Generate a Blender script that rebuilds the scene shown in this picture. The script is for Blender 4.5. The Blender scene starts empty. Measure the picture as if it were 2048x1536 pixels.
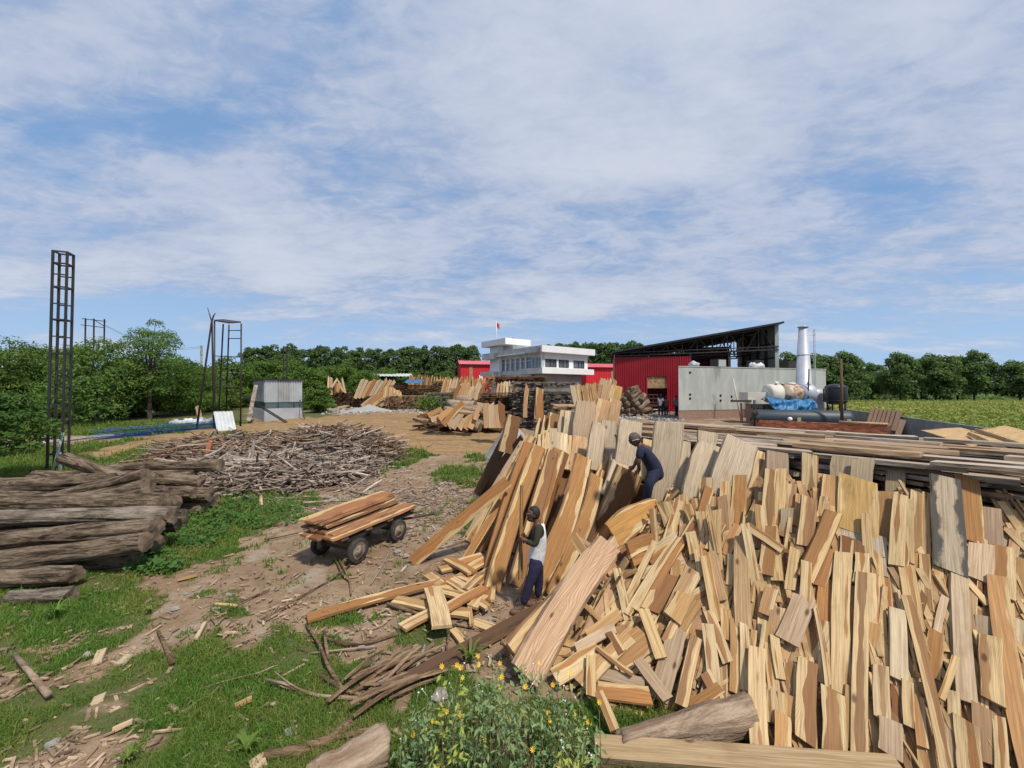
import bpy, bmesh, math, random
import numpy as np
from mathutils import Vector, Matrix

rnd = random.Random(11)
rng = np.random.default_rng(11)
S = bpy.context.scene
COL = S.collection
R = math.radians

# ------------------------------------------------------------------ camera, sky, sun, exposure
F, CAMZ, PITCH = 786.0, 3.6, R(0.8)
cd = bpy.data.cameras.new("camera")
cam = bpy.data.objects.new("camera", cd)
COL.objects.link(cam)
cam.location = (0, 0, CAMZ)
cam.rotation_euler = (R(90) + PITCH, 0, 0)
cd.sensor_width = 36.0
cd.lens = F / 2048 * 36.0
cd.clip_start = 0.05
cd.clip_end = 6000
S.camera = cam
S.view_settings.view_transform = 'Standard'
S.view_settings.look = 'None'
S.view_settings.gamma = 1.0
S.view_settings.use_curve_mapping = False
S.view_settings.exposure = 0.2

SUN_DIR = Vector((0.42, -0.52, 1.0)).normalized()      # towards the sun
SUN_EL = math.asin(SUN_DIR.z)
sl = bpy.data.lights.new("sun", 'SUN')
sl.energy = 3.9
sl.angle = R(4.0)
sl.color = (1.0, 0.93, 0.80)
sun = bpy.data.objects.new("sun", sl)
COL.objects.link(sun)
sun.rotation_euler = SUN_DIR.to_track_quat('Z', 'Y').to_euler()

world = bpy.data.worlds.new("World")
S.world = world
world.use_nodes = True
wn, wl = world.node_tree.nodes, world.node_tree.links
wn.clear()


def wnode(t, **kw):
    n = wn.new(t)
    for k, v in kw.items():
        setattr(n, k, v)
    return n


def wmath(op, a, b=None, c=None, clamp=False):
    n = wnode('ShaderNodeMath', operation=op)
    n.use_clamp = clamp
    for i, v in enumerate((a, b, c)):
        if v is None:
            continue
        if isinstance(v, (int, float)):
            n.inputs[i].default_value = v
        else:
            wl.new(v, n.inputs[i])
    return n.outputs[0]


def wramp(v, lo, hi, a=0.0, b=1.0):
    n = wnode('ShaderNodeMapRange', interpolation_type='SMOOTHSTEP')
    wl.new(v, n.inputs[0])
    n.inputs[1].default_value, n.inputs[2].default_value = lo, hi
    n.inputs[3].default_value, n.inputs[4].default_value = a, b
    return n.outputs[0]


def wnoise(vec, scale, detail, rough=0.55, dist=0.0):
    n = wnode('ShaderNodeTexNoise')
    n.inputs['Scale'].default_value = scale
    n.inputs['Detail'].default_value = detail
    n.inputs['Roughness'].default_value = rough
    n.inputs['Distortion'].default_value = dist
    wl.new(vec, n.inputs['Vector'])
    return n.outputs['Fac']


def wmix(f, a, b):
    n = wnode('ShaderNodeMix', data_type='RGBA')
    if isinstance(f, float):
        n.inputs[0].default_value = f
    else:
        wl.new(f, n.inputs[0])
    for i, v in ((6, a), (7, b)):
        if isinstance(v, tuple):
            n.inputs[i].default_value = (*v, 1)
        else:
            wl.new(v, n.inputs[i])
    return n.outputs[2]


sky = wnode('ShaderNodeTexSky', sky_type='NISHITA')
sky.sun_disc = False
sky.sun_elevation = SUN_EL
sky.sun_rotation = math.atan2(SUN_DIR.x, SUN_DIR.y)
sky.altitude = 200
sky.air_density = 1.0
sky.dust_density = 0.6
sky.ozone_density = 2.0
tc = wnode('ShaderNodeTexCoord')
sep = wnode('ShaderNodeSeparateXYZ')
wl.new(tc.outputs['Generated'], sep.inputs[0])
zz = wmath('MAXIMUM', sep.outputs[2], 0.0)
den = wmath('ADD', zz, 0.16)
cmb = wnode('ShaderNodeCombineXYZ')
wl.new(wmath('DIVIDE', sep.outputs[0], den), cmb.inputs[0])
wl.new(wmath('DIVIDE', sep.outputs[1], den), cmb.inputs[1])
cmb.inputs[2].default_value = 3.7
mp = wnode('ShaderNodeMapping')
mp.inputs['Rotation'].default_value = (0, 0, R(35))
mp.inputs['Scale'].default_value = (0.75, 1.25, 1)
wl.new(cmb.outputs[0], mp.inputs[0])
pv = mp.outputs[0]
big = wnoise(pv, 1.05, 3.0, 0.5, 0.4)
mid = wnoise(pv, 2.9, 6.0, 0.64, 0.15)
fine = wnoise(pv, 9.5, 5.0, 0.62, 0.9)
cov = wmath('ADD', wmath('MULTIPLY', big, 0.56), wmath('ADD', wmath('MULTIPLY', mid, 0.50), wmath('MULTIPLY', fine, 0.18)))
up = wramp(zz, 0.02, 0.28, -0.085, 0.12)             # clouds thin out towards the horizon
cmask = wramp(wmath('ADD', cov, up), 0.525, 0.755, 0.0, 0.93)
shade = wramp(wmath('ADD', wmath('MULTIPLY', fine, 0.45), wmath('MULTIPLY', mid, 0.55)), 0.36, 0.66)
thick = wramp(wmath('ADD', wmath('MULTIPLY', big, 0.75), wmath('MULTIPLY', mid, 0.25)), 0.46, 0.66)
ccol = wmix(shade, (4.1, 4.9, 6.7), (5.5, 6.1, 7.5))
ccol = wmix(wmath('MULTIPLY', thick, 0.62), ccol, (7.2, 7.6, 8.4))
blue = wmix(0.7, sky.outputs[0], (2.5, 4.5, 7.9))
hz = wramp(zz, 0.0, 0.36, 1.0, 0.0)
blue = wmix(wmath('MULTIPLY', hz, 0.85), blue, (4.3, 6.1, 8.6))
wcol = wmix(cmask, blue, ccol)
bg = wnode('ShaderNodeBackground')
bg.inputs['Strength'].default_value = 0.085
wl.new(wcol, bg.inputs['Color'])
wo = wnode('ShaderNodeOutputWorld')
wl.new(bg.outputs[0], wo.inputs[0])

# ------------------------------------------------------------------ measuring helpers (photo 2048 x 1536 -> metres)
CP, SP = math.cos(PITCH), math.sin(PITCH)
CAM = Vector((0, 0, CAMZ))


def ray(px, py):
    a, b = (px - 1024) / F, (768 - py) / F
    return Vector((a, CP - b * SP, SP + b * CP))


def at(px, py, y):
    d = ray(px, py)
    return CAM + d * (y / d.y)


def gz(px, py, z=0.0):
    d = ray(px, py)
    return CAM + d * ((z - CAMZ) / d.z)


def sst(t):
    t = min(1.0, max(0.0, t))
    return t * t * (3 - 2 * t)


def H(x, y):
    return 1.0 * sst((y - 17) / 21)


def gp(px, py):
    z = 0.0
    for _ in range(14):
        p = gz(px, py, z)
        z = 0.5 * z + 0.5 * H(p.x, p.y)
    p.z = H(p.x, p.y)
    return p


def gx(px, y):
    """ground point in picture column px at distance y"""
    return Vector(((px - 1024) / F * y, y, H(0, y)))


def project(x, y, z):
    dy = y * CP + (z - CAMZ) * SP
    dz = -y * SP + (z - CAMZ) * CP
    return 1024 + F * x / dy, 768 - F * dz / dy


def hash2(ix, iy, seed):
    h = np.sin(ix * 127.1 + iy * 311.7 + seed * 74.7) * 43758.5453
    return h - np.floor(h)


def vnoise(x, y, sc, seed=0):
    x = np.asarray(x) * sc
    y = np.asarray(y) * sc
    ix, iy = np.floor(x), np.floor(y)
    fx, fy = x - ix, y - iy
    fx, fy = fx * fx * (3 - 2 * fx), fy * fy * (3 - 2 * fy)
    a, b = hash2(ix, iy, seed), hash2(ix + 1, iy, seed)
    c, d = hash2(ix, iy + 1, seed), hash2(ix + 1, iy + 1, seed)
    return (a * (1 - fx) + b * fx) * (1 - fy) + (c * (1 - fx) + d * fx) * fy


def in_poly(px, py, poly):
    inside = np.zeros(px.shape, bool)
    n = len(poly)
    for i in range(n):
        x0, y0 = poly[i]
        x1, y1 = poly[(i + 1) % n]
        if y0 == y1:
            continue
        c = ((y0 > py) != (y1 > py)) & (px < (x1 - x0) * (py - y0) / (y1 - y0) + x0)
        inside ^= c
    return inside


# ------------------------------------------------------------------ materials
def mat(name):
    m = bpy.data.materials.new(name)
    m.use_nodes = True
    nt = m.node_tree
    b = nt.nodes.get('Principled BSDF')
    return m, nt, b


class NT:
    """tiny node helper"""

    def __init__(s, nt):
        s.n, s.l = nt.nodes, nt.links

    def node(s, t, **kw):
        n = s.n.new(t)
        for k, v in kw.items():
            setattr(n, k, v)
        return n

    def put(s, sock, v):
        if isinstance(v, (int, float)):
            sock.default_value = v
        elif isinstance(v, tuple):
            sock.default_value = (*v, 1) if len(v) == 3 and len(sock.default_value) == 4 else v
        else:
            s.l.new(v, sock)

    def math(s, op, a, b=0.0, c=None, clamp=False):
        n = s.node('ShaderNodeMath', operation=op)
        n.use_clamp = clamp
        s.put(n.inputs[0], a)
        s.put(n.inputs[1], b)
        if c is not None:
            s.put(n.inputs[2], c)
        return n.outputs[0]

    def mapr(s, v, lo, hi, a=0.0, b=1.0, smooth=True):
        n = s.node('ShaderNodeMapRange')
        if smooth:
            n.interpolation_type = 'SMOOTHSTEP'
        s.put(n.inputs[0], v)
        for i, q in enumerate((lo, hi, a, b)):
            s.put(n.inputs[1 + i], q)
        return n.outputs[0]

    def noise(s, vec, scale, detail=3.0, rough=0.55, dist=0.0, out='Fac'):
        n = s.node('ShaderNodeTexNoise')
        if vec is not None:
            s.l.new(vec, n.inputs['Vector'])
        n.inputs['Scale'].default_value = scale
        n.inputs['Detail'].default_value = detail
        n.inputs['Roughness'].default_value = rough
        n.inputs['Distortion'].default_value = dist
        return n.outputs[out]

    def mix(s, f, a, b, blend='MIX'):
        n = s.node('ShaderNodeMix', data_type='RGBA', blend_type=blend)
        s.put(n.inputs[0], f)
        s.put(n.inputs[6], a)
        s.put(n.inputs[7], b)
        return n.outputs[2]

    def mapping(s, vec, scale=(1, 1, 1), loc=(0, 0, 0), rot=(0, 0, 0)):
        n = s.node('ShaderNodeMapping')
        s.l.new(vec, n.inputs[0])
        n.inputs['Location'].default_value = loc
        n.inputs['Rotation'].default_value = rot
        n.inputs['Scale'].default_value = scale
        return n.outputs[0]

    def coord(s, k='Object'):
        return s.node('ShaderNodeTexCoord').outputs[k]

    def bump(s, h, strength=0.4, dist=0.02):
        n = s.node('ShaderNodeBump')
        n.inputs['Strength'].default_value = strength
        n.inputs['Distance'].default_value = dist
        s.l.new(h, n.inputs['Height'])
        return n.outputs[0]


def m_sawn(name="sawn_wood", bold=0.0, stain=False):
    m, nt, b = mat(name)
    k = NT(nt)
    oi = k.node('ShaderNodeObjectInfo')
    uv = k.node('ShaderNodeUVMap')
    sp = k.node('ShaderNodeSeparateXYZ')
    k.l.new(uv.outputs[0], sp.inputs[0])
    u, v = sp.outputs[0], sp.outputs[1]
    rz = k.math('MULTIPLY', oi.outputs['Random'], 60.0)
    co = k.coord('Object')
    add = k.node('ShaderNodeVectorMath', operation='ADD')
    cz = k.node('ShaderNodeCombineXYZ')
    k.l.new(rz, cz.inputs[0])
    k.l.new(rz, cz.inputs[2])
    k.l.new(co, add.inputs[0])
    k.l.new(cz.outputs[0], add.inputs[1])
    p = add.outputs[0]
    low = k.noise(k.mapping(p, (1.5, 1.4, 0.3)), 1.0, 2.0)
    ragged = k.noise(k.mapping(p, (3.0, 26, 2)), 1.0, 3.0)
    r5 = k.math('FRACT', k.math('MULTIPLY', oi.outputs['Random'], 7.77))
    av = k.math('ABSOLUTE', k.math('ADD', v, k.math('MULTIPLY', k.math('SUBTRACT', r5, 0.5), 1.3)))
    # how far this spot lies outside the heartwood
    e = k.math('ADD', av, k.math('ADD', k.math('MULTIPLY', k.math('SUBTRACT', low, 0.5), 2.1), k.math('MULTIPLY', k.math('SUBTRACT', ragged, 0.5), 0.22)))
    th = k.math('SUBTRACT', 1.0, oi.outputs['Alpha'])
    sap = k.mapr(k.math('SUBTRACT', e, th), -0.05, 0.09)
    sapc = k.mix(k.math('MULTIPLY', oi.outputs['Random'], 1.0), (0.66, 0.465, 0.225), (0.68, 0.52, 0.30))
    no_sap = k.mapr(oi.outputs['Alpha'], 0.0, 0.06)
    sap = k.math('MULTIPLY', sap, no_sap)
    col = k.mix(sap, oi.outputs['Color'], sapc)
    # year rings drawn out along the board
    warp = k.noise(k.mapping(p, (0.9, 2.2, 1.0)), 1.0, 2.0)
    w = k.math('MULTIPLY', k.math('ADD', k.math('ABSOLUTE', k.math('ADD', v, -0.15)), k.math('MULTIPLY', warp, 2.2)), 42.0)
    ring = k.math('MULTIPLY', k.math('ADD', k.math('SINE', w), 1.0), 0.5)
    ring = k.math('POWER', ring, 3.0)
    streak = k.noise(k.mapping(p, (1.6, 55, 10)), 1.0, 4.0, 0.65)
    col = k.mix(k.math('MULTIPLY', ring, 0.34 + bold), col, k.mix(0.5, oi.outputs['Color'], (0.13, 0.055, 0.02)))
    col = k.mix(k.mapr(streak, 0.30, 0.72, 0.50, 0.0), col, (0.11, 0.052, 0.022))
    blot = k.noise(k.mapping(p, (2.2, 5, 5)), 1.0, 5.0, 0.6)
    col = k.mix(k.mapr(blot, 0.52, 0.80, 0.0, 0.45), col, (0.17, 0.095, 0.045))
    # knots
    vo = k.node('ShaderNodeTexVoronoi')
    k.l.new(k.mapping(p, (1.9, 4.2, 0.01)), vo.inputs['Vector'])
    vo.inputs['Scale'].default_value = 1.0
    col = k.mix(k.mapr(vo.outputs['Distance'], 0.04, 0.13, 0.85, 0.0), col, (0.07, 0.028, 0.010))
    # dull, greyed or saw-marked surface on some boards
    r2 = k.math('FRACT', k.math('MULTIPLY', oi.outputs['Random'], 17.3))
    col = k.mix(k.mapr(r2, 0.7, 1.0, 0.0, 0.10, False), col, (0.36, 0.29, 0.215))
    if stain:
        sf = k.math('ADD', k.math('ABSOLUTE', v), k.math('MULTIPLY', k.math('SUBTRACT', blot, 0.5), 2.2))
        col = k.mix(k.mapr(sf, 0.48, 0.75, 0, 0.9), col, (0.045, 0.045, 0.045))
    k.l.new(col, b.inputs['Base Color'])
    b.inputs['Roughness'].default_value = 0.78
    b.inputs['Specular IOR Level'].default_value = 0.25
    saw = k.noise(k.mapping(p, (60, 3, 1)), 1.0, 2.0)
    hh = k.math('ADD', k.math('MULTIPLY', streak, 0.7), k.math('MULTIPLY', saw, 0.3))
    k.l.new(k.bump(hh, 0.35, 0.008), b.inputs['Normal'])
    return m


def m_edge():
    m, nt, b = mat("plank_edge")
    k = NT(nt)
    oi = k.node('ShaderNodeObjectInfo')
    co = k.coord('Object')
    n1 = k.noise(k.mapping(co, (3, 22, 22)), 1.0, 4.0, 0.6)
    n2 = k.noise(k.mapping(co, (1.3, 6, 6)), 1.0, 3.0)
    c = k.mix(k.mapr(n1, 0.35, 0.65), (0.055, 0.030, 0.018), (0.19, 0.11, 0.06))
    c = k.mix(k.mapr(n2, 0.40, 0.62, 0.15, 0.85), c, oi.outputs['Color'])
    k.l.new(c, b.inputs['Base Color'])
    b.inputs['Roughness'].default_value = 0.9
    k.l.new(k.bump(n1, 0.7, 0.02), b.inputs['Normal'])
    return m


def m_bark(name, c0, c1, c2, sc=1.0, bump=1.0):
    m, nt, b = mat(name)
    k = NT(nt)
    oi = k.node('ShaderNodeObjectInfo')
    add = k.node('ShaderNodeVectorMath', operation='ADD')
    k.l.new(k.coord('Object'), add.inputs[0])
    k.l.new(k.math('MULTIPLY', oi.outputs['Random'], 30.0), add.inputs[1])
    p = add.outputs[0]
    n1 = k.noise(k.mapping(p, (2.0 * sc, 12 * sc, 12 * sc)), 1.0, 6.0, 0.7, 0.6)
    n2 = k.noise(k.mapping(p, (0.8, 2.5, 2.5)), 1.0, 3.0)
    n3 = k.noise(k.mapping(p, (6, 40, 40)), 1.0, 4.0, 0.7)
    c = k.mix(k.mapr(n1, 0.38, 0.62), c0, c1)
    c = k.mix(k.mapr(n2, 0.45, 0.72, 0, 0.75), c, c2)
    c = k.mix(k.mapr(n3, 0.3, 0.6, 0.5, 0.0), c, c0)
    k.l.new(c, b.inputs['Base Color'])
    b.inputs['Roughness'].default_value = 0.95
    b.inputs['Specular IOR Level'].default_value = 0.15
    h = k.math('ADD', n1, k.math('MULTIPLY', n3, 0.35))
    k.l.new(k.bump(h, bump, 0.09), b.inputs['Normal'])
    return m


def m_plain(name, c0, c1=None, rough=0.7, metal=0.0, sc=4.0, bump=0.0, spec=0.4, island=0.0, objvar=0.0, stain=None, coord='Object', stretch=(1, 1, 1)):
    """mottled surface; island / objvar vary the brightness per piece"""
    m, nt, b = mat(name)
    k = NT(nt)
    c1 = c1 or tuple(x * 0.75 for x in c0)
    p = k.mapping(k.coord(coord), stretch)
    n1 = k.noise(p, sc, 5.0, 0.6)
    c = k.mix(k.mapr(n1, 0.35, 0.65), c0, c1)
    if stain:
        n2 = k.noise(p, sc * 0.35, 6.0, 0.65, 0.5)
        c = k.mix(k.mapr(n2, stain[1], stain[1] + 0.12), c, stain[0])
    if island or objvar:
        if island:
            rv = k.node('ShaderNodeNewGeometry').outputs['Random Per Island']
            amt = island
        else:
            rv = k.node('ShaderNodeObjectInfo').outputs['Random']
            amt = objvar
        f = k.mapr(rv, 0, 1, 1 - amt, 1 + amt, False)
        vm = k.node('ShaderNodeVectorMath', operation='SCALE')
        k.l.new(c, vm.inputs[0])
        k.l.new(f, vm.inputs['Scale'])
        c = vm.outputs[0]
    k.l.new(c, b.inputs['Base Color'])
    b.inputs['Roughness'].default_value = rough
    b.inputs['Metallic'].default_value = metal
    b.inputs['Specular IOR Level'].default_value = spec
    if bump:
        n3 = k.noise(p, sc * 5, 4.0, 0.6)
        k.l.new(k.bump(k.math('ADD', n1, k.math('MULTIPLY', n3, 0.4)), bump, 0.03), b.inputs['Normal'])
    return m


def m_leaf(name, ca, cb, cc=None, trans=0.35, clump=0.35):
    m, nt, b = mat(name)
    k = NT(nt)
    rv = k.node('ShaderNodeNewGeometry').outputs['Random Per Island']
    n = k.noise(k.coord('Object'), clump, 3.0)
    c = k.mix(k.mapr(rv, 0, 1, 0, 1, False), ca, cb)
    if cc:
        c = k.mix(k.mapr(n, 0.42, 0.66, 0, 0.8), c, cc)
    k.l.new(c, b.inputs['Base Color'])
    b.inputs['Roughness'].default_value = 0.6
    b.inputs['Specular IOR Level'].default_value = 0.25
    tr = k.node('ShaderNodeBsdfTranslucent')
    k.l.new(k.mix(0.4, c, (0.14, 0.20, 0.02)), tr.inputs['Color'])
    ms = k.node('ShaderNodeMixShader')
    ms.inputs[0].default_value = trans
    k.l.new(b.outputs[0], ms.inputs[1])
    k.l.new(tr.outputs[0], ms.inputs[2])
    out = nt.nodes.get('Material Output')
    k.l.new(ms.outputs[0], out.inputs['Surface'])
    return m


def m_brick(name, ca, cb, mortar, scale=1.0, rot=(R(90), 0, 0)):
    m, nt, b = mat(name)
    k = NT(nt)
    br = k.node('ShaderNodeTexBrick')
    k.l.new(k.mapping(k.coord('Object'), (1, 1, 1), (0, 0, 0), rot), br.inputs['Vector'])
    for nme, c in (('Color1', ca), ('Color2', cb), ('Mortar', mortar)):
        br.inputs[nme].default_value = (*c, 1)
    br.inputs['Scale'].default_value = scale
    br.inputs['Brick Width'].default_value = 0.24
    br.inputs['Row Height'].default_value = 0.085
    br.inputs['Mortar Size'].default_value = 0.009
    n = k.noise(k.coord('Object'), 6.0, 5.0)
    c = k.mix(k.mapr(n, 0.4, 0.7, 0, 0.5), br.outputs['Color'], mortar)
    k.l.new(c, b.inputs['Base Color'])
    b.inputs['Roughness'].default_value = 0.92
    k.l.new(k.bump(br.outputs['Fac'], -0.5, 0.02), b.inputs['Normal'])
    return m


M = {}
M['sawn'] = m_sawn()
M['bold'] = m_sawn("bold_grain_wood", 0.42)
M['stained'] = m_sawn("stained_wood", 0.0, True)
M['edge'] = m_edge()
M['bark'] = m_bark("log_bark", (0.040, 0.028, 0.019), (0.27, 0.20, 0.14), (0.37, 0.29, 0.21))
M['bark_grey'] = m_bark("grey_log_bark", (0.09, 0.07, 0.053), (0.30, 0.25, 0.195), (0.44, 0.38, 0.31))
M['bark_pale'] = m_bark("pale_log_bark", (0.20, 0.135, 0.09), (0.40, 0.30, 0.22), (0.46, 0.37, 0.29), 0.7, 0.6)
M['bark_strip'] = m_bark("bark_strip", (0.11, 0.068, 0.042), (0.34, 0.225, 0.14), (0.46, 0.33, 0.21), 1.6, 0.8)
M['trunk'] = m_bark("tree_bark", (0.05, 0.038, 0.028), (0.14, 0.11, 0.08), (0.2, 0.17, 0.13))
M['cut'] = m_plain("cut_log_end", (0.19, 0.14, 0.10), (0.10, 0.07, 0.048), 0.9, sc=9, bump=0.3)
M['cut_pale'] = m_plain("pale_cut_end", (0.50, 0.36, 0.22), (0.33, 0.21, 0.12), 0.9, sc=9, bump=0.3)
M['stick'] = m_plain("weathered_stick", (0.44, 0.38, 0.335), (0.24, 0.19, 0.155), 0.92, sc=5, bump=0.4, objvar=0.45, stretch=(1, 8, 8))
M['stick_mix'] = m_plain("weathered_sticks", (0.32, 0.255, 0.21), (0.15, 0.108, 0.082), 0.92, sc=5, bump=0.4, island=0.6)
M['stick_brown'] = m_plain("brown_stick", (0.24, 0.15, 0.09), (0.12, 0.075, 0.048), 0.92, sc=5, bump=0.4, objvar=0.4, stretch=(1, 8, 8))
M['chip'] = m_plain("wood_chips", (0.36, 0.265, 0.175), (0.20, 0.135, 0.088), 0.9, sc=6, island=0.5)
M['scrap_mix'] = m_plain("scrap_boards", (0.42, 0.27, 0.13), (0.22, 0.12, 0.055), 0.85, sc=3, bump=0.3, island=0.35)
M['stick_back'] = m_plain("brown_sticks", (0.27, 0.185, 0.125), (0.10, 0.066, 0.045), 0.92, sc=5, bump=0.4, island=0.55)
M['stack_brown'] = m_plain("stack_brown", (0.19, 0.105, 0.06), (0.09, 0.05, 0.03), 0.9, sc=3, island=0.5)
M['stack_grey'] = m_plain("stack_grey", (0.31, 0.265, 0.225), (0.11, 0.09, 0.075), 0.9, sc=3, island=0.55)
M['stack_tan'] = m_plain("stack_tan", (0.42, 0.29, 0.17), (0.24, 0.145, 0.08), 0.9, sc=3, island=0.4)
M['lath_mix'] = m_plain("thin_laths", (0.50, 0.36, 0.19), (0.36, 0.22, 0.105), 0.85, sc=5, bump=0.3, island=0.3)
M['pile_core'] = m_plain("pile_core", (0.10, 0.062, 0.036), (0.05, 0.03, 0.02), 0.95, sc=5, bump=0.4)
M['black'] = m_plain("black_paint", (0.022, 0.024, 0.028), (0.03, 0.028, 0.028), 0.5, sc=3)
M['navy_steel'] = m_plain("dark_steel", (0.035, 0.036, 0.042), (0.055, 0.042, 0.035), 0.55, 0.3, sc=3)
M['tank'] = m_plain("tank_paint", (0.028, 0.042, 0.062), (0.04, 0.05, 0.062), 0.5, sc=2, stain=((0.10, 0.058, 0.034), 0.60))
M['tank_black'] = m_plain("tank_black", (0.016, 0.019, 0.026), (0.022, 0.024, 0.03), 0.38, sc=2)
M['silver'] = m_plain("silver_sheet", (0.44, 0.465, 0.54), (0.38, 0.40, 0.47), 0.45, 0.15, sc=1.2, spec=0.5)
M['boiler_white'] = m_plain("boiler_white", (0.62, 0.60, 0.55), (0.5, 0.47, 0.41), 0.6, sc=1.5, stain=((0.20, 0.085, 0.035), 0.60))
M['rust'] = m_plain("boiler_rust", (0.17, 0.065, 0.028), (0.58, 0.50, 0.40), 0.8, sc=1.6, bump=0.2)
M['tarp'] = m_plain("blue_tarp", (0.018, 0.125, 0.29), (0.026, 0.155, 0.33), 0.5, sc=2)
M['blue_sheet'] = m_plain("blue_sheet", (0.06, 0.20, 0.52), (0.075, 0.23, 0.56), 0.4, 0.0, sc=1)
M['white_sheet'] = m_plain("white_sheet", (0.60, 0.62, 0.63), (0.50, 0.51, 0.52), 0.4, 0.1, sc=1, stain=((0.36, 0.34, 0.30), 0.60))
M['galv'] = m_plain("galvanised_sheet", (0.52, 0.54, 0.57), (0.43, 0.45, 0.48), 0.42, 0.35, sc=0.8)
M['galv_dull'] = m_plain("dull_galvanised_sheet", (0.37, 0.385, 0.39), (0.31, 0.315, 0.32), 0.5, 0.25, sc=0.9)
M['red'] = m_plain("red_sheet", (0.28, 0.008, 0.016), (0.24, 0.007, 0.014), 0.42, sc=0.7)
M['red_bright'] = m_plain("bright_red_sheet", (0.60, 0.025, 0.035), (0.54, 0.022, 0.03), 0.5, sc=0.5)
M['red_roof'] = m_plain("faded_red_roof", (0.62, 0.12, 0.13), (0.56, 0.10, 0.11), 0.45, sc=0.5)
M['roof_under'] = m_plain("dark_roof_sheet", (0.055, 0.028, 0.028), (0.075, 0.045, 0.042), 0.7, sc=1)
M['grey_clad'] = m_plain("grey_cladding", (0.34, 0.37, 0.36), (0.30, 0.325, 0.32), 0.6, sc=0.7)
M['concrete'] = m_plain("plaster", (0.41, 0.43, 0.405), (0.33, 0.35, 0.33), 0.92, sc=0.9, bump=0.15, stain=((0.25, 0.26, 0.24), 0.55), stretch=(1.7, 1.7, .55))
M['concrete_wall'] = m_plain("wall_concrete", (0.20, 0.225, 0.235), (0.15, 0.165, 0.17), 0.92, sc=1.1, bump=0.2, stain=((0.115, 0.12, 0.12), 0.56))
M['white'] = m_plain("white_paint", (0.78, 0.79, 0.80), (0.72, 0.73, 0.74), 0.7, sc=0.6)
M['shaded_stained'] = m_plain("shaded_stained_plaster", (0.55, 0.57, 0.56), (0.42, 0.44, 0.44), 0.85, sc=0.9, stain=((0.27, 0.29, 0.29), 0.54))  # office's shaded side: shade put into a greyer plaster, plus real stains
M['grey_floor'] = m_plain("grey_plaster", (0.37, 0.36, 0.35), (0.30, 0.29, 0.28), 0.9, sc=0.8)
M['glass'] = m_plain("window_glass", (0.10, 0.15, 0.17), (0.07, 0.10, 0.12), 0.06, sc=0.5, spec=0.9)
M['maroon'] = m_plain("maroon_frame", (0.10, 0.03, 0.028), None, 0.6)
M['hole_shade'] = m_plain("painted_hole_shade", (0.012, 0.012, 0.013), None, 0.95)
M['rubber'] = m_plain("tyre_rubber", (0.022, 0.022, 0.022), (0.05, 0.042, 0.035), 0.85, sc=8, bump=0.2)
M['rim'] = m_plain("rusty_rim", (0.30, 0.26, 0.22), (0.12, 0.075, 0.05), 0.65, 0.3, sc=12)
M['iron'] = m_plain("rusty_iron", (0.075, 0.052, 0.042), (0.045, 0.035, 0.032), 0.75, 0.2, sc=8)
M['brick'] = m_plain("red_brick", (0.47, 0.17, 0.085), (0.36, 0.12, 0.06), 0.92, sc=12, bump=0.3, objvar=0.45)
M['mortar'] = m_plain("mortar", (0.36, 0.30, 0.25), None, 0.95, sc=8)
M['brick_far'] = m_brick("old_brickwork", (0.22, 0.10, 0.065), (0.28, 0.15, 0.10), (0.26, 0.22, 0.19))
M['sack'] = m_plain("white_sack", (0.52, 0.53, 0.56), (0.36, 0.38, 0.42), 0.7, sc=5, bump=0.3, objvar=0.35)
M['stone'] = m_plain("stone", (0.30, 0.275, 0.25), (0.19, 0.17, 0.155), 0.9, sc=6, bump=0.5)
M['gravel'] = m_plain("gravel", (0.36, 0.35, 0.335), (0.24, 0.23, 0.22), 0.95, sc=10, bump=0.6)
M['gravel_bits'] = m_plain("gravel_bits", (0.40, 0.385, 0.365), (0.26, 0.25, 0.235), 0.95, sc=10, island=0.4)
M['teal_pole'] = m_plain("pale_green_pipe", (0.38, 0.52, 0.46), (0.3, 0.42, 0.37), 0.6)
M['skin'] = m_plain("skin", (0.135, 0.068, 0.042), (0.115, 0.055, 0.034), 0.55, sc=14)
M['hair'] = m_plain("black_hair", (0.010, 0.009, 0.009), (0.02, 0.018, 0.016), 0.6, sc=60, bump=0.4)
M['navy_cloth'] = m_plain("navy_cloth", (0.012, 0.015, 0.038), (0.016, 0.02, 0.048), 0.9, sc=14, bump=0.35)
M['navy_trouser'] = m_plain("indigo_cloth", (0.024, 0.023, 0.062), (0.017, 0.017, 0.046), 0.9, sc=14, bump=0.45)
M['olive_cloth'] = m_plain("olive_cloth", (0.040, 0.040, 0.021), (0.028, 0.029, 0.016), 0.9, sc=14, bump=0.35)
M['vest_cloth'] = m_plain("white_cloth", (0.72, 0.71, 0.72), (0.60, 0.59, 0.61), 0.9, sc=14, bump=0.35)
M['brown_cloth'] = m_plain("brown_cloth", (0.20, 0.115, 0.06), None, 0.9, sc=12)
M['grey_cloth'] = m_plain("grey_cloth", (0.19, 0.20, 0.23), None, 0.9, sc=12)
M['cap_cloth'] = m_plain("patterned_cap", (0.15, 0.12, 0.095), (0.045, 0.038, 0.035), 0.9, sc=26, bump=0.3)
M['frame_white'] = m_plain("pale_frame", (0.6, 0.62, 0.68), None, 0.3)
M['sandal'] = m_plain("sandal", (0.15, 0.09, 0.06), None, 0.8)
M['truck_white'] = m_plain("truck_paint", (0.70, 0.71, 0.71), (0.62, 0.62, 0.61), 0.35, sc=2)
M['flag_o'] = m_plain("flag_cloth", (0.55, 0.09, 0.05), (0.30, 0.05, 0.05), 0.8, sc=4)
M['paper_yellow'] = m_plain("pale_yellow_block", (0.60, 0.60, 0.30), None, 0.8)
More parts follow.
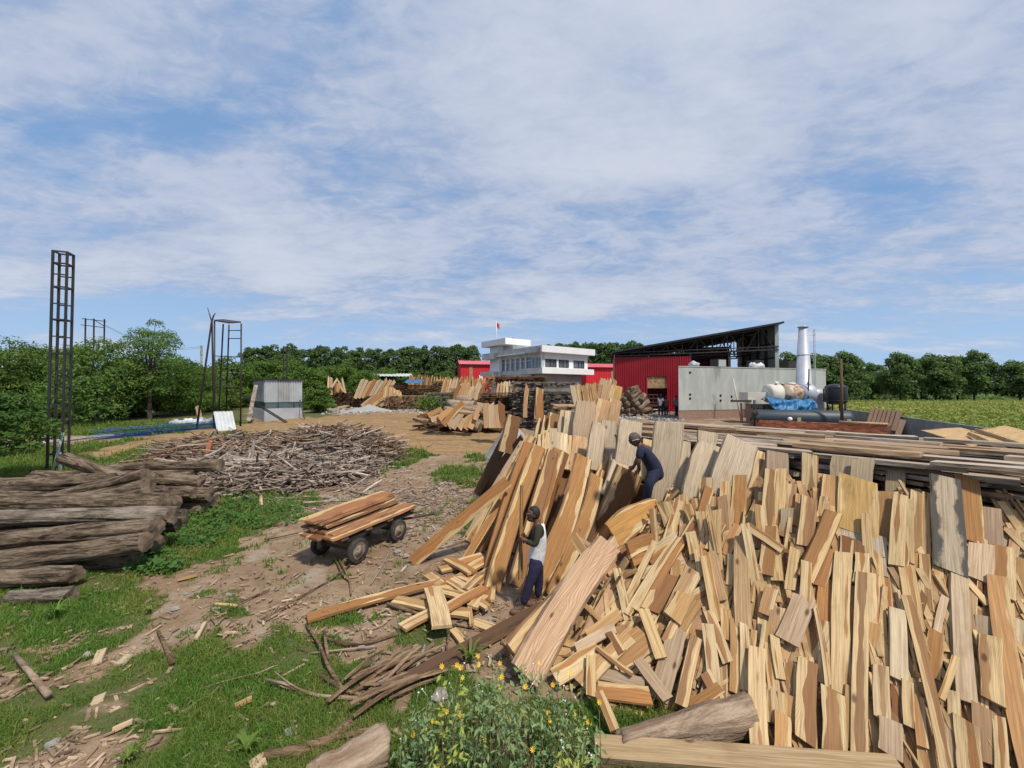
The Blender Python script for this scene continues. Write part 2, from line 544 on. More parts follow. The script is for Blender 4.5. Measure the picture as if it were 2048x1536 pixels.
M['leaf_far'] = m_leaf("far_tree_leaves", (0.066, 0.118, 0.044), (0.108, 0.175, 0.062), (0.14, 0.215, 0.074), 0.42, 0.28)
M['leaf_right'] = m_leaf("field_tree_leaves", (0.085, 0.155, 0.052), (0.145, 0.235, 0.075), (0.195, 0.30, 0.096), 0.46, 0.4)
M['leaf_bright'] = m_leaf("bright_leaves", (0.062, 0.132, 0.022), (0.110, 0.195, 0.034), (0.150, 0.235, 0.044), 0.4, 0.4)
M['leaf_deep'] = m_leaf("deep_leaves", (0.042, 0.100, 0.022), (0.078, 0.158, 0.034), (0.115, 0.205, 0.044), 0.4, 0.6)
M['leaf_light'] = m_leaf("light_leaves", (0.085, 0.175, 0.036), (0.145, 0.25, 0.056), (0.175, 0.28, 0.064), 0.42, 0.6)
M['leaf_bush'] = m_leaf("flower_bush_leaves", (0.14, 0.25, 0.10), (0.24, 0.36, 0.16), (0.36, 0.43, 0.17), 0.35, 3.0)
M['leaf_yellow'] = m_leaf("yellowing_leaves", (0.32, 0.38, 0.07), (0.44, 0.45, 0.09), None, 0.3)
M['stem'] = m_plain("plant_stem", (0.13, 0.13, 0.055), (0.17, 0.12, 0.06), 0.8)
M['petal'] = m_plain("yellow_petals", (0.78, 0.46, 0.02), (0.82, 0.55, 0.04), 0.6, sc=20)
M['petal_white'] = m_plain("white_petals", (0.75, 0.74, 0.68), None, 0.6)
M['grass'] = m_leaf("grass_blades", (0.090, 0.185, 0.030), (0.165, 0.275, 0.050), (0.25, 0.27, 0.07), 0.4, 0.9)
M['crop'] = m_leaf("crop_leaves", (0.17, 0.25, 0.05), (0.30, 0.34, 0.075), (0.44, 0.40, 0.11), 0.35, 0.12)
M['weed'] = m_leaf("weed_leaves", (0.042, 0.115, 0.022), (0.072, 0.165, 0.034), (0.10, 0.17, 0.036), 0.3, 1.2)

# ------------------------------------------------------------------ object helpers


def tag(o, label=None, cat=None, group=None, kind=None):
    if label:
        o['label'] = label
    if cat:
        o['category'] = cat
    if group:
        o['group'] = group
    if kind:
        o['kind'] = kind
    return o


def empty(name, loc, label, cat, group=None):
    o = bpy.data.objects.new(name, None)
    o.empty_display_size = 0.2
    o.location = loc
    COL.objects.link(o)
    return tag(o, label, cat, group)


def put(name, me, mats=None, parent=None, smooth=False):
    """link a mesh given in world coordinates; under a parent it keeps its place"""
    o = bpy.data.objects.new(name, me)
    COL.objects.link(o)
    if mats:
        for m in (mats if isinstance(mats, (list, tuple)) else [mats]):
            me.materials.append(m)
    if smooth:
        me.polygons.foreach_set('use_smooth', [True] * len(me.polygons))
    if parent:
        o.parent = parent
        q = parent
        off = Vector((0, 0, 0))
        while q:
            off += q.location
            q = q.parent
        if parent.type == 'EMPTY':
            o.matrix_parent_inverse = Matrix.Translation(-off)
    return o


def mesh(name, verts, faces):
    me = bpy.data.meshes.new(name)
    me.from_pydata([tuple(v) for v in verts], [], faces)
    return me


def np_mesh(name, verts, tris=None, quads=None):
    """fast mesh from arrays: verts (n,3), tris (a,3), quads (b,4)"""
    me = bpy.data.meshes.new(name)
    nv = len(verts)
    nt_ = 0 if tris is None else len(tris)
    nq = 0 if quads is None else len(quads)
    me.vertices.add(nv)
    me.vertices.foreach_set('co', np.asarray(verts, np.float32).ravel())
    idx = []
    st = []
    if nt_:
        idx.append(np.asarray(tris, np.int32).ravel())
        st.append(np.arange(nt_) * 3)
    if nq:
        idx.append(np.asarray(quads, np.int32).ravel())
        st.append(nt_ * 3 + np.arange(nq) * 4)
    idx = np.concatenate(idx)
    st = np.concatenate(st)
    me.loops.add(len(idx))
    me.loops.foreach_set('vertex_index', idx.astype(np.int32))
    me.polygons.add(nt_ + nq)
    me.polygons.foreach_set('loop_start', st.astype(np.int32))
    me.update(calc_edges=True)
    me.shade_flat()
    return me


BOXF = np.array([(0, 1, 3, 2), (4, 6, 7, 5), (0, 4, 5, 1), (2, 3, 7, 6), (0, 2, 6, 4), (1, 5, 7, 3)])


def boxes(name, items):
    """items: (centre, (sx,sy,sz), 3x3 axes or None)"""
    V = np.zeros((len(items), 8, 3))
    sg = np.array([(i, j, k) for i in (-.5, .5) for j in (-.5, .5) for k in (-.5, .5)])
    for n, (c, s, ax) in enumerate(items):
        q = sg * np.array(s)
        if ax is not None:
            q = q @ np.array(ax)
        V[n] = q + np.array(c)
    f = (BOXF[None] + (np.arange(len(items)) * 8)[:, None, None]).reshape(-1, 4)
    return np_mesh(name, V.reshape(-1, 3), None, f)


def axes_from(d, hint=(0, 0, 1)):
    x = Vector(d).normalized()
    h = Vector(hint)
    if abs(x.dot(h.normalized())) > 0.98:
        h = Vector((1, 0, 0))
    y = h.cross(x).normalized()
    z = x.cross(y)
    return [tuple(x), tuple(y), tuple(z)]


def beam(name, a, b, w, h, m, parent=None, hint=(0, 0, 1)):
    a, b = Vector(a), Vector(b)
    me = boxes(name, [((a + b) / 2, ((b - a).length, w, h), axes_from(b - a, hint))])
    return put(name, me, m, parent)


def tube_geo(pts, rads, seg=8, caps=True):
    """vertices and faces of a tube through pts"""
    pts = [Vector(p) for p in pts]
    V, Fc = [], []
    n = len(pts)
    prev = None
    for i, p in enumerate(pts):
        t = (pts[min(i + 1, n - 1)] - pts[max(i - 1, 0)]).normalized()
        if prev is None:
            u = t.orthogonal().normalized()
        else:
            u = (prev - t * prev.dot(t)).normalized()
        prev = u
        w = t.cross(u)
        for k in range(seg):
            a = 2 * math.pi * k / seg
            V.append(p + (u * math.cos(a) + w * math.sin(a)) * rads[i])
    for i in range(n - 1):
        for k in range(seg):
            k2 = (k + 1) % seg
            Fc.append((i * seg + k, i * seg + k2, (i + 1) * seg + k2, (i + 1) * seg + k))
    if caps:
        Fc.append(tuple(reversed(range(seg))))
        Fc.append(tuple((n - 1) * seg + k for k in range(seg)))
    return V, Fc


def tube(name, pts, rads, m, parent=None, seg=8, smooth=True):
    if isinstance(rads, (int, float)):
        rads = [rads] * len(pts)
    V, Fc = tube_geo(pts, rads, seg)
    return put(name, mesh(name, V, Fc), m, parent, smooth)


def multi_tube(name, chains, m, parent=None, seg=6):
    V, Fc = [], []
    for pts, rads in chains:
        v, f = tube_geo(pts, rads, seg)
        o = len(V)
        V += v
        Fc += [tuple(i + o for i in q) for q in f]
    return put(name, mesh(name, V, Fc), m, parent, True)


def lathe(name, prof, origin, axis, m, parent=None, seg=24, smooth=True, caps=True):
    """prof: (radius, distance along axis)"""
    ax = Vector(axis).normalized()
    u = ax.orthogonal().normalized()
    w = ax.cross(u)
    o = Vector(origin)
    V, Fc = [], []
    for r_, d in prof:
        for k in range(seg):
            a = 2 * math.pi * k / seg
            V.append(o + ax * d + (u * math.cos(a) + w * math.sin(a)) * max(r_, 1e-4))
    for i in range(len(prof) - 1):
        for k in range(seg):
            k2 = (k + 1) % seg
            Fc.append((i * seg + k, i * seg + k2, (i + 1) * seg + k2, (i + 1) * seg + k))
    if caps:
        Fc.append(tuple(reversed(range(seg))))
        Fc.append(tuple((len(prof) - 1) * seg + k for k in range(seg)))
    ob = put(name, mesh(name, V, Fc), m, parent, smooth)
    return ob


def corrugated(name, p0, U, V, pitch, depth, m, parent=None, thick=0.012):
    """sheet spanned by U (corrugations count along it) and V"""
    p0, U, V = Vector(p0), Vector(U), Vector(V)
    n = U.cross(V).normalized()
    k = max(2, int(U.length / pitch))
    vs, fs = [], []
    prof = ((0.0, 0), (0.30, 0), (0.42, 1), (0.78, 1), (0.90, 0))
    ts = []
    for i in range(k):
        for a, h in prof:
            ts.append(((i + a) / k, h * depth))
    ts.append((1.0, 0))
    for t, h in ts:
        q = p0 + U * t + n * h
        vs += [q, q + V]
    for i in range(len(ts) - 1):
        fs.append((2 * i, 2 * i + 2, 2 * i + 3, 2 * i + 1))
    o = put(name, mesh(name, vs, fs), m, parent)
    so = o.modifiers.new("thickness", 'SOLIDIFY')
    so.thickness = thick
    return o


# ---------- boards
COLOURS = {
    'c': ((0.38, 0.185, 0.066), 0.84, 'cream'), 'h': ((0.34, 0.185, 0.082), 0.50, 'brown-hearted cream'),
    't': ((0.46, 0.265, 0.11), 0.12, 'tan'), 'o': ((0.385, 0.185, 0.066), 0.12, 'orange-brown'),
    'b': ((0.23, 0.105, 0.045), 0.13, 'dark brown'), 'g': ((0.47, 0.285, 0.105), 0.12, 'golden'),
    'p': ((0.57, 0.44, 0.29), 0.0, 'pale'), 'k': ((0.50, 0.31, 0.165), 0.05, 'pinkish'),
    'w': ((0.40, 0.305, 0.20), 0.0, 'grey'), 'd': ((0.085, 0.048, 0.030), 0.0, 'blackish brown'),
}


def board_mesh(L, W, T, seg=6, bow=0.0, bend=0.0, taper=(1, 1), rough=0.05, wane=0.15, slant=(0, 0), rr=rnd, rise=0.0):
    """board along +X from 0 to L, width along Y, upper face +Z"""
    ph = [rr.uniform(0, 6.28) for _ in range(6)]
    V = []
    UV = []
    for i in range(seg + 1):
        t = i / seg
        hw = W / 2 * (taper[0] + (taper[1] - taper[0]) * t)
        l = hw * (1 + rough * (math.sin(t * 5 + ph[0]) + 0.6 * math.sin(t * 12 + ph[1])))
        r = hw * (1 + rough * (math.sin(t * 5.5 + ph[2]) + 0.6 * math.sin(t * 11 + ph[3])))
        yc = bow * 4 * t * (1 - t)
        z = bend * 4 * t * (1 - t)
        sx = slant[0] * (1 - t) + slant[1] * t
        for s, hh, k in ((-1, l, 1), (1, r, 1), (1, r, -1), (-1, l, -1)):
            ex = 1 + (wane if k < 0 else 0)
            y = yc + s * hh * ex
            V.append((L * t + s * hh * sx * (1 if i in (0, seg) else 0.6), y, z + k * T / 2))
            UV.append((L * t, s))
    Fs = []
    mi = []
    for i in range(seg):
        a, b = i * 4, i * 4 + 4
        for q, mm in (((a, b, b + 1, a + 1), 0), ((a + 1, b + 1, b + 2, a + 2), 1), ((a + 2, b + 2, b + 3, a + 3), 0), ((a + 3, b + 3, b, a), 1)):
            Fs.append(tuple(reversed(q)))
            mi.append(mm)
    Fs.append((0, 1, 2, 3)[::-1])
    e = seg * 4
    Fs.append((e, e + 1, e + 2, e + 3))
    mi += [0, 0]
    me = mesh("board", V, Fs)
    me.polygons.foreach_set('material_index', mi)
    uvl = me.uv_layers.new(name="UVMap")
    li = np.zeros(len(me.loops), np.int32)
    me.loops.foreach_get('vertex_index', li)
    uvl.data.foreach_set('uv', np.array(UV, np.float32)[li].ravel())
    me.materials.append(M['sawn'])
    me.materials.append(M['edge'])
    return me


def place(o, base, direction, normal):
    x = Vector(direction).normalized()
    z = Vector(normal)
    z = (z - x * z.dot(x))
    if z.length < 1e-4:
        z = x.orthogonal()
    z.normalize()
    y = z.cross(x)
    m = Matrix((x, y, z)).transposed().to_4x4()
    m.translation = base
    o.matrix_world = m


def colour(o, key, jit=0.2, rr=rnd):
    c, a, _ = COLOURS[key]
    f = 1 + rr.uniform(-jit, jit)
    g = 1 + rr.uniform(-jit, jit) * 0.35
    o.color = (c[0] * f, c[1] * f * g, c[2] * f * g, a)


def board(name, a, b, W, T, key, label, cat='plank', group=None, roll=0.0, normal=None, rr=rnd, **kw):
    a, b = Vector(a), Vector(b)
    L = (b - a).length
    me = board_mesh(L, W, T, rr=rr, **kw)
    o = bpy.data.objects.new(name, me)
    COL.objects.link(o)
    d = (b - a).normalized()
    if normal is None:
        normal = CAM - (a + b) / 2
    n = Vector(normal)
    n = (n - d * n.dot(d)).normalized()
    n = Matrix.Rotation(roll, 3, d) @ n
    place(o, a, d, n)
    colour(o, key, rr=rr)
    return tag(o, label, cat, group)


# ================================================================== GROUND
GRASS_POLYS = [
    [(-300, 1120), (150, 1140), (330, 1080), (350, 1010), (420, 985), (640, 985), (610, 1030), (500, 1085), (420, 1125), (300, 1165), (330, 1200), (250, 1260), (120, 1330), (-300, 1400)],
    [(-300, 1450), (60, 1385), (220, 1330), (420, 1255), (480, 1290), (600, 1250), (690, 1330), (690, 1400), (800, 1480), (800, 1600), (250, 1620), (330, 1480), (180, 1440), (60, 1500), (-300, 1560)],
    [(780, 1390), (900, 1325), (1000, 1370), (1150, 1400), (1300, 1415), (1480, 1470), (1500, 1620), (750, 1620)],
    [(-300, 905), (130, 893), (310, 878), (330, 930), (200, 940), (60, 960), (-300, 975)],
    [(640, 1225), (700, 1212), (750, 1235), (730, 1262), (660, 1262)],
    [(820, 1262), (880, 1240), (930, 1270), (900, 1318), (830, 1310)],
    [(745, 905), (800, 893), (880, 910), (830, 925), (770, 935), (760, 960)],
    [(860, 945), (930, 935), (985, 950), (930, 968), (870, 962)],
    [(835, 1020), (890, 1015), (900, 1032), (845, 1035)],
    [(890, 1060), (940, 1010), (985, 1005), (960, 1045), (910, 1070)],
    [(930, 905), (1000, 900), (990, 922), (940, 918)],
    [(650, 1155), (690, 1150), (690, 1165), (655, 1168)],
    [(370, 1190), (470, 1180), (480, 1230), (400, 1250)],
]
ROAD = [(150, 912), (320, 872), (500, 848), (640, 834), (860, 822), (1010, 838), (1040, 870), (1000, 908), (880, 912), (800, 893), (720, 862), (560, 862), (420, 868), (320, 884), (200, 922)]


def masks(x, y):
    """grass, road amounts (0..1) of ground points"""
    x, y = np.asarray(x, float), np.asarray(y, float)
    yy = np.maximum(y, 0.4)
    t = np.clip((yy - 17) / 21, 0, 1)
    z = t * t * (3 - 2 * t)
    px, py = project(x, yy, z)
    w = np.clip(yy / 6, 0.6, 3)
    jx = (vnoise(x, y, 1.6, 1) - .5) * 90 / w + (vnoise(x, y, 5, 2) - .5) * 50 / w
    jy = (vnoise(x, y, 1.6, 3) - .5) * 46 / w + (vnoise(x, y, 5, 4) - .5) * 30 / w
    g = np.zeros(x.shape)
    for p in GRASS_POLYS:
        g = np.maximum(g, in_poly(px + jx, py + jy, p).astype(float))
    patch = vnoise(x, y, 2.2, 9) * 0.6 + vnoise(x, y, 6, 8) * 0.4
    g = g * np.where(patch > 0.27, 1, 0.25)
    g = np.maximum(g, ((py < 1450) & (patch > 0.70) & (yy < 16) & (px < 1000) & (py > 1000)) * 0.35)
    far_left = (px + jx < 500) & (yy > 27)
    g = np.maximum(g, far_left * 1.0)
    g = np.maximum(g, ((yy > 75)) * 1.0)
    g = np.maximum(g, ((px + jx > 600) & (px + jx < 660) & (yy > 36)) * 1.0)
    # beyond the boundary wall (31,36)-(21.9,16.8)
    beyond = (x - 21.9) * (36 - 16.8) - (y - 16.8) * (31 - 21.9) > 0
    g = np.maximum(g, (beyond & (x > 10)) * 1.0)
    g = np.maximum(g, ((y < 3.2)) * 0.9)
    rd = in_poly(px + jx * 0.5, py + jy * 0.25, ROAD).astype(float)
    g = g * (1 - rd)
    return g, rd


def build_ground():
    n = 430
    tx = np.linspace(-1, 1, n)
    A = 5.0
    gx_ = A * np.sinh(tx * math.asinh(3000 / A))
    gy_ = 9 + A * np.sinh(tx * math.asinh(3000 / A))
    X, Y = np.meshgrid(gx_, gy_)
    t = np.clip((Y - 17) / 21, 0, 1)
    Z = t * t * (3 - 2 * t)
    Z = Z + (vnoise(X, Y, 1.3, 5) - .5) * 0.05 + (vnoise(X, Y, 4, 6) - .5) * 0.03 - 0.01
    g, rd = masks(X, Y)
    rut = np.abs(np.sin((X * 0.35 + Y * 0.9) * 2.1 + vnoise(X, Y, .4, 7) * 4))
    Z += rd * (0.10 * vnoise(X, Y, 2.2, 12) + 0.07 * rut)
    V = np.stack([X, Y, Z], -1).reshape(-1, 3)
    i = np.arange(n * n).reshape(n, n)
    q = np.stack([i[:-1, :-1], i[:-1, 1:], i[1:, 1:], i[1:, :-1]], -1).reshape(-1, 4)
    me = np_mesh("ground", V, None, q)
    for nm, v in (('grass', g), ('road', rd)):
        a = me.attributes.new(nm, 'FLOAT', 'POINT')
        a.data.foreach_set('value', v.ravel().astype(np.float32))
    m, nt, b = mat("ground_soil")
    k = NT(nt)
    p = k.coord('Object')
    ga = k.node('ShaderNodeAttribute', attribute_name='grass').outputs['Fac']
    ra = k.node('ShaderNodeAttribute', attribute_name='road').outputs['Fac']
    n1 = k.noise(p, 0.55, 6.0, 0.6)
    n2 = k.noise(p, 3.5, 6.0, 0.65)
    n3 = k.noise(p, 22.0, 4.0, 0.7)
    soil = k.mix(k.mapr(n1, 0.35, 0.65), (0.225, 0.152, 0.098), (0.30, 0.215, 0.145))
    soil = k.mix(k.mapr(n2, 0.42, 0.70, 0, 0.8), soil, (0.155, 0.098, 0.063))
    soil = k.mix(k.mapr(k.noise(p, 1.1, 4.0, 0.6), 0.54, 0.70, 0, 0.65), soil, (0.335, 0.295, 0.25))
    soil = k.mix(k.mapr(n3, 0.52, 0.75, 0, 0.5), soil, (0.38, 0.29, 0.20))
    road = k.mix(k.mapr(n2, 0.35, 0.65), (0.315, 0.208, 0.108), (0.235, 0.150, 0.076))
    tr_ = k.noise(k.mapping(p, (0.35, 2.6, 1), (0, 0, 0), (0, 0, 0.35)), 1.0, 4.0, 0.6, 0.8)
    road = k.mix(k.mapr(tr_, 0.46, 0.62, 0, 0.75), road, (0.17, 0.105, 0.056))
    road = k.mix(k.mapr(n3, 0.45, 0.7, 0, 0.4), road, (0.40, 0.275, 0.15))
    vo = k.node('ShaderNodeTexVoronoi')
    k.l.new(k.mapping(p, (7, 18, 7), (0, 0, 0), (0, 0, 0.7)), vo.inputs['Vector'])
    vo.inputs['Scale'].default_value = 1.0
    chip = k.math('MULTIPLY', k.mapr(vo.outputs['Distance'], 0.16, 0.26, 1.0, 0.0), k.mapr(n1, 0.42, 0.55))
    soil = k.mix(k.math('MULTIPLY', chip, 0.8), soil, (0.42, 0.33, 0.23))
    green = k.mix(k.mapr(n2, 0.35, 0.62), (0.052, 0.085, 0.020), (0.085, 0.095, 0.032))
    gf = k.mapr(k.math('ADD', ga, k.math('MULTIPLY', k.math('SUBTRACT', n2, 0.5), 0.7)), 0.35, 0.65, 0, 0.86)
    c = k.mix(k.mapr(ra, 0.3, 0.7), soil, road)
    c = k.mix(gf, c, green)
    k.l.new(c, b.inputs['Base Color'])
    b.inputs['Roughness'].default_value = 0.97
    b.inputs['Specular IOR Level'].default_value = 0.1
    hgt = k.math('ADD', k.math('MULTIPLY', n2, 1.0), k.math('ADD', k.math('MULTIPLY', n3, 0.5), k.math('MULTIPLY', chip, 0.25)))
    k.l.new(k.bump(hgt, 0.9, 0.05), b.inputs['Normal'])
    o = put("ground", me, m, None, True)
    tag(o, None, None, None, 'structure')
    return o


build_ground()

# ================================================================== VEGETATION


def leaf_quads(C, N, size, aspect, rg):
    """flat leaves: centres C, normals N"""
    n = len(C)
    rnd_v = rg.normal(size=(n, 3))
    U = np.cross(N, rnd_v)
    U /= np.linalg.norm(U, axis=1, keepdims=True) + 1e-9
    W = np.cross(N, U)
    s = size * rg.uniform(0.6, 1.35, (n, 1))
    a = U * s
    b = W * s * aspect
    fold = N * s * 0.18
    V = np.stack([C - a, C - b + fold, C + a, C + b + fold], 1).reshape(-1, 3)
    q = np.arange(n * 4).reshape(n, 4)
    return V, q


def crown_points(blobs, n, rg):
    w = np.array([r[0] * r[1] + r[0] * r[2] for _, r in blobs])
    pick = rg.choice(len(blobs), n, p=w / w.sum())
    c = np.array([b[0] for b in blobs])[pick]
    r = np.array([b[1] for b in blobs])[pick]
    d = rg.normal(size=(n, 3))
    d /= np.linalg.norm(d, axis=1, keepdims=True)
    d[:, 2] = np.where(d[:, 2] < -0.45, -d[:, 2] * 0.6, d[:, 2])
    rad = 1 - rg.exponential(0.16, (n, 1))
    rad = np.clip(rad, 0.1, 1.0) * (1 + rg.normal(0, 0.07, (n, 1)))
    P = c + d * r * rad
    N = d * 0.8 + rg.normal(size=(n, 3)) * 0.55 + np.array([0, 0, 0.35])
    N /= np.linalg.norm(N, axis=1, keepdims=True)
    return P, N


def tree_meshes(seed, height, spread, trunk_h, nblob, nleaf, leaf, lean=0.0, trunk_r=0.18, aspect=0.55, flat=0.62, bottom=None):
    """returns (trunk mesh, crown mesh) standing at the origin"""
    rr = random.Random(seed)
    rg = np.random.default_rng(seed)
    blobs, chains = [], []
    top = Vector((lean, 0, trunk_h))
    chains.append(([(0, 0, -0.2), (lean * .3, 0, trunk_h * 0.5), top], [trunk_r * 1.25, trunk_r, trunk_r * 0.8]))
    lo = trunk_h * 0.9 if bottom is None else bottom
    for i in range(nblob):
        t = (i + 0.5) / nblob
        a = i * 2.4 + rr.uniform(-.5, .5)
        z = lo + (height - lo) * (t ** 0.85) * rr.uniform(0.88, 1.0)
        f = (z - lo) / max(0.1, height - lo)
        rad = spread * math.sqrt(max(0.06, 1 - abs(f - 0.35) ** 1.6 * 1.9)) * rr.uniform(0.35, 0.80)
        c = Vector((lean + math.cos(a) * rad, math.sin(a) * rad, z))
        br = spread * rr.uniform(0.30, 0.48) * (1.0 - 0.35 * f)
        blobs.append((tuple(c - Vector((0, 0, br * flat * 0.8))), (br, br, br * flat)))
        midp = top.lerp(c, 0.5) + Vector((0, 0, 0.12 * spread))
        chains.append(([top - Vector((0, 0, trunk_h * 0.12)), midp, c], [trunk_r * 0.5, trunk_r * 0.3, trunk_r * 0.08]))
    V, Fc = [], []
    for pts, rads in chains:
        v, f = tube_geo(pts, rads, 6)
        o = len(V)
        V += v
        Fc += [tuple(i + o for i in q) for q in f]
    tm = mesh("trunk", V, Fc)
    P, N = crown_points(blobs, nleaf, rg)
    v, q = leaf_quads(P, N, leaf, aspect, rg)
    cm = np_mesh("crown", v, None, q)
    return tm, cm


def plant_tree(name, loc, pair, leafmat, label, cat='tree', group=None, rot=0.0, sc=1.0, szz=None):
    e = empty(name, loc, label, cat, group)
    e.rotation_euler = (0, 0, rot)
    e.scale = (sc, sc, szz or sc)
    for nm, me, m in (("trunk", pair[0], M['trunk']), ("crown", pair[1], leafmat)):
        if not me.materials:
            me.materials.append(m)
        o = bpy.data.objects.new(nm, me)
        COL.objects.link(o)
        o.parent = e
        if nm == "crown":
            o['kind'] = 'stuff'
    return e


# ---- the distant tall row behind the yard
far_pairs = [tree_meshes(100 + i, 17, 4.9, 6.5, 44, 6500, 0.36, trunk_r=0.22, flat=0.85, bottom=4.5) for i in range(4)]
FAR = [  # picture column, top row, distance
    (505, 690, 125), (540, 686, 128), (578, 686, 122), (612, 692, 130), (645, 687, 125), (680, 689, 122), (715, 694, 128), (748, 691, 124), (782, 694, 122),
    (815, 688, 128), (846, 690, 122), (880, 686, 120), (912, 684, 126), (942, 686, 120), (1010, 690, 120), (1045, 690, 122), (1090, 684, 115), (1122, 682, 118), (1152, 682, 112), (1182, 679, 116), (1212, 680, 112),
    (1240, 681, 116), (1268, 680, 112), (1296, 686, 116), (1326, 690, 118), (1360, 694, 120)]
for i, (px, py, D) in enumerate(FAR):
    g = gx(px, D)
    z = CAMZ + (779 - py) * D / F
    plant_tree("tall_tree", g, far_pairs[i % 4], M['leaf_far'],
               "tall tree of the even horizon row " + ("behind the thin black mast" if px < 600 else "above the leaning pale slabs of the yard" if px < 740 else "behind the white roofed shelter" if px < 840 else "next to the small bright red shed" if px < 960 else "behind the white office roof" if px < 1100 else "between the office and the open hall" if px < 1240 else "peeping over the hall roof"), 'tree', 'tall trees along the horizon',
               rot=i * 1.7, sc=1.0 + 0.1 * math.sin(i * 2.3), szz=(z - 1.0) / 17.0)
# understorey that closes the row
rg = np.random.default_rng(5)
nU = 9000
ux = rg.uniform(470, 1340, nU)
uD = rg.uniform(126, 140, nU)
uz = 1.0 + np.abs(rg.normal(0, 3.6, nU))
C = np.stack([(ux - 1024) / F * uD, uD, uz], 1)
N = rg.normal(size=(nU, 3)) + np.array([0, -0.6, 0.6])
N /= np.linalg.norm(N, axis=1, keepdims=True)
v, q = leaf_quads(C, N, 0.75, 0.6, rg)
tag(put("undergrowth", np_mesh("undergrowth", v, None, q), M['leaf_far']), "dark undergrowth closing the foot of the distant tree row", 'undergrowth', None, 'stuff')

# ---- trees at the edge of the crop field
field_pairs = [tree_meshes(200 + i, 11.5, 4.9, 2.8, 40, 8500, 0.29, trunk_r=0.2, flat=0.85, bottom=2.9) for i in range(3)]
FIELD = [
    (1578, 702, 84, 'pale green broad tree standing behind the shed with the raised roof'),
    (1640, 704, 86, 'broad tree seen behind the silver chimney'),
    (1692, 702, 84, 'rounded light green tree rising behind the black water tank'),
    (1742, 724, 100, 'small slim tree in the gap next to the black water tank'),
    (1768, 745, 112, 'low dark tree deep in the gap of the field row'),
    (1800, 704, 92, 'full tree at the near end of the field row after the gap'),
    (1842, 716, 98, 'mid height tree between two fuller ones at the field edge'),
    (1872, 704, 90, 'broad leafy tree in the middle of the field row'),
    (1915, 712, 96, 'dense tree pressed against the tallest one of the field row'),
    (1948, 698, 88, 'tallest wide tree of the field row before the sky gap'),
    (2040, 718, 84, 'tree at the far end of the field row beyond the sky gap'),
    (2120, 706, 84, 'last tree of the field row cut by the picture edge')]
for i, (px, py, D, lab) in enumerate(FIELD):
    z = CAMZ + (779 - py) * D / F
    plant_tree("field_tree", gx(px, D), field_pairs[i % 3], M['leaf_right'], lab, 'tree', 'trees at the field edge', rot=i * 2.1, sc=0.95 + 0.12 * math.sin(i * 1.9), szz=(z - 1.0) / 11.5)
nU = 2600
ux = rg.uniform(1560, 2300, nU)
uD = rg.uniform(96, 125, nU)
uz = 1.0 + np.abs(rg.normal(0, 0.8, nU))
C = np.stack([(ux - 1024) / F * uD, uD, uz], 1)
N = rg.normal(size=(nU, 3)) + np.array([0, -0.3, 0.9])
N /= np.linalg.norm(N, axis=1, keepdims=True)
v, q = leaf_quads(C, N, 0.6, 0.6, rg)
tag(put("undergrowth", np_mesh("undergrowth", v, None, q), M['leaf_right']), "low green undergrowth beneath the trees at the field edge", 'undergrowth', None, 'stuff')

# ---- bright green trees beyond the yard
mid_pairs = [tree_meshes(300 + i, 7.0, 3.9, 1.6, 34, 7500, 0.17, trunk_r=0.14, flat=0.72, bottom=0.9) for i in range(3)]
MID = [
    (420, 735, 50, 'bright green tree behind the water stand'), (455, 712, 56, 'leafy tree rising above the grey metal cabin'),
    (500, 722, 60, 'bushy tree next to the thin black mast'), (540, 712, 62, 'bright tree top crossed by the thin black mast'),
    (578, 705, 66, 'tallest bright tree behind the thin black mast'), (618, 732, 58, 'spreading bright tree beyond the grey metal cabin'),
    (655, 725, 62, 'bright tree behind the upright boards of the brown stack'), (690, 718, 66, 'bright feathery tree over the leaning pale slabs'),
    (728, 738, 62, 'dense low tree just before the white shed roof'), (770, 728, 74, 'tree half hidden behind the white shed roof'),
    (830, 742, 78, 'low round tree beyond the white shed roof'), (380, 722, 46, 'green tree between the feathery tree and the water stand'),
    (890, 738, 82, 'low green tree next to the small red shed')]
for i, (px, py, D, lab) in enumerate(MID):
    z = CAMZ + (779 - py) * D / F
    plant_tree("green_tree", gx(px, D), mid_pairs[i % 3], M['leaf_bright'], lab, 'tree', 'bright green trees beyond the yard', rot=i * 1.3, sc=0.95 + .15 * math.sin(i * 2.7), szz=(z - 1) / 7.0)
SHR = [(636, 768, 44, 'round green shrub at the corner of the grey metal cabin', 1.9), (600, 790, 50, 'low shrub behind the grey metal cabin', 2.2),
       (690, 765, 66, 'dark shrub behind the brown stack', 2.6), (560, 770, 55, 'shrub peering over the roof of the grey metal cabin', 2.4)]
shrub_pair = tree_meshes(350, 3.0, 1.8, 0.4, 16, 4200, 0.11, trunk_r=0.06, flat=0.65, bottom=0.5)
for px, py, D, lab, s_ in SHR:
    z = CAMZ + (779 - py) * D / F
    plant_tree("shrub", gx(px, D), shrub_pair, M['leaf_bright'], lab, 'shrub', None, rot=px, sc=s_ / 1.8, szz=max(0.5, (z - H(0, D)) / 3.0))

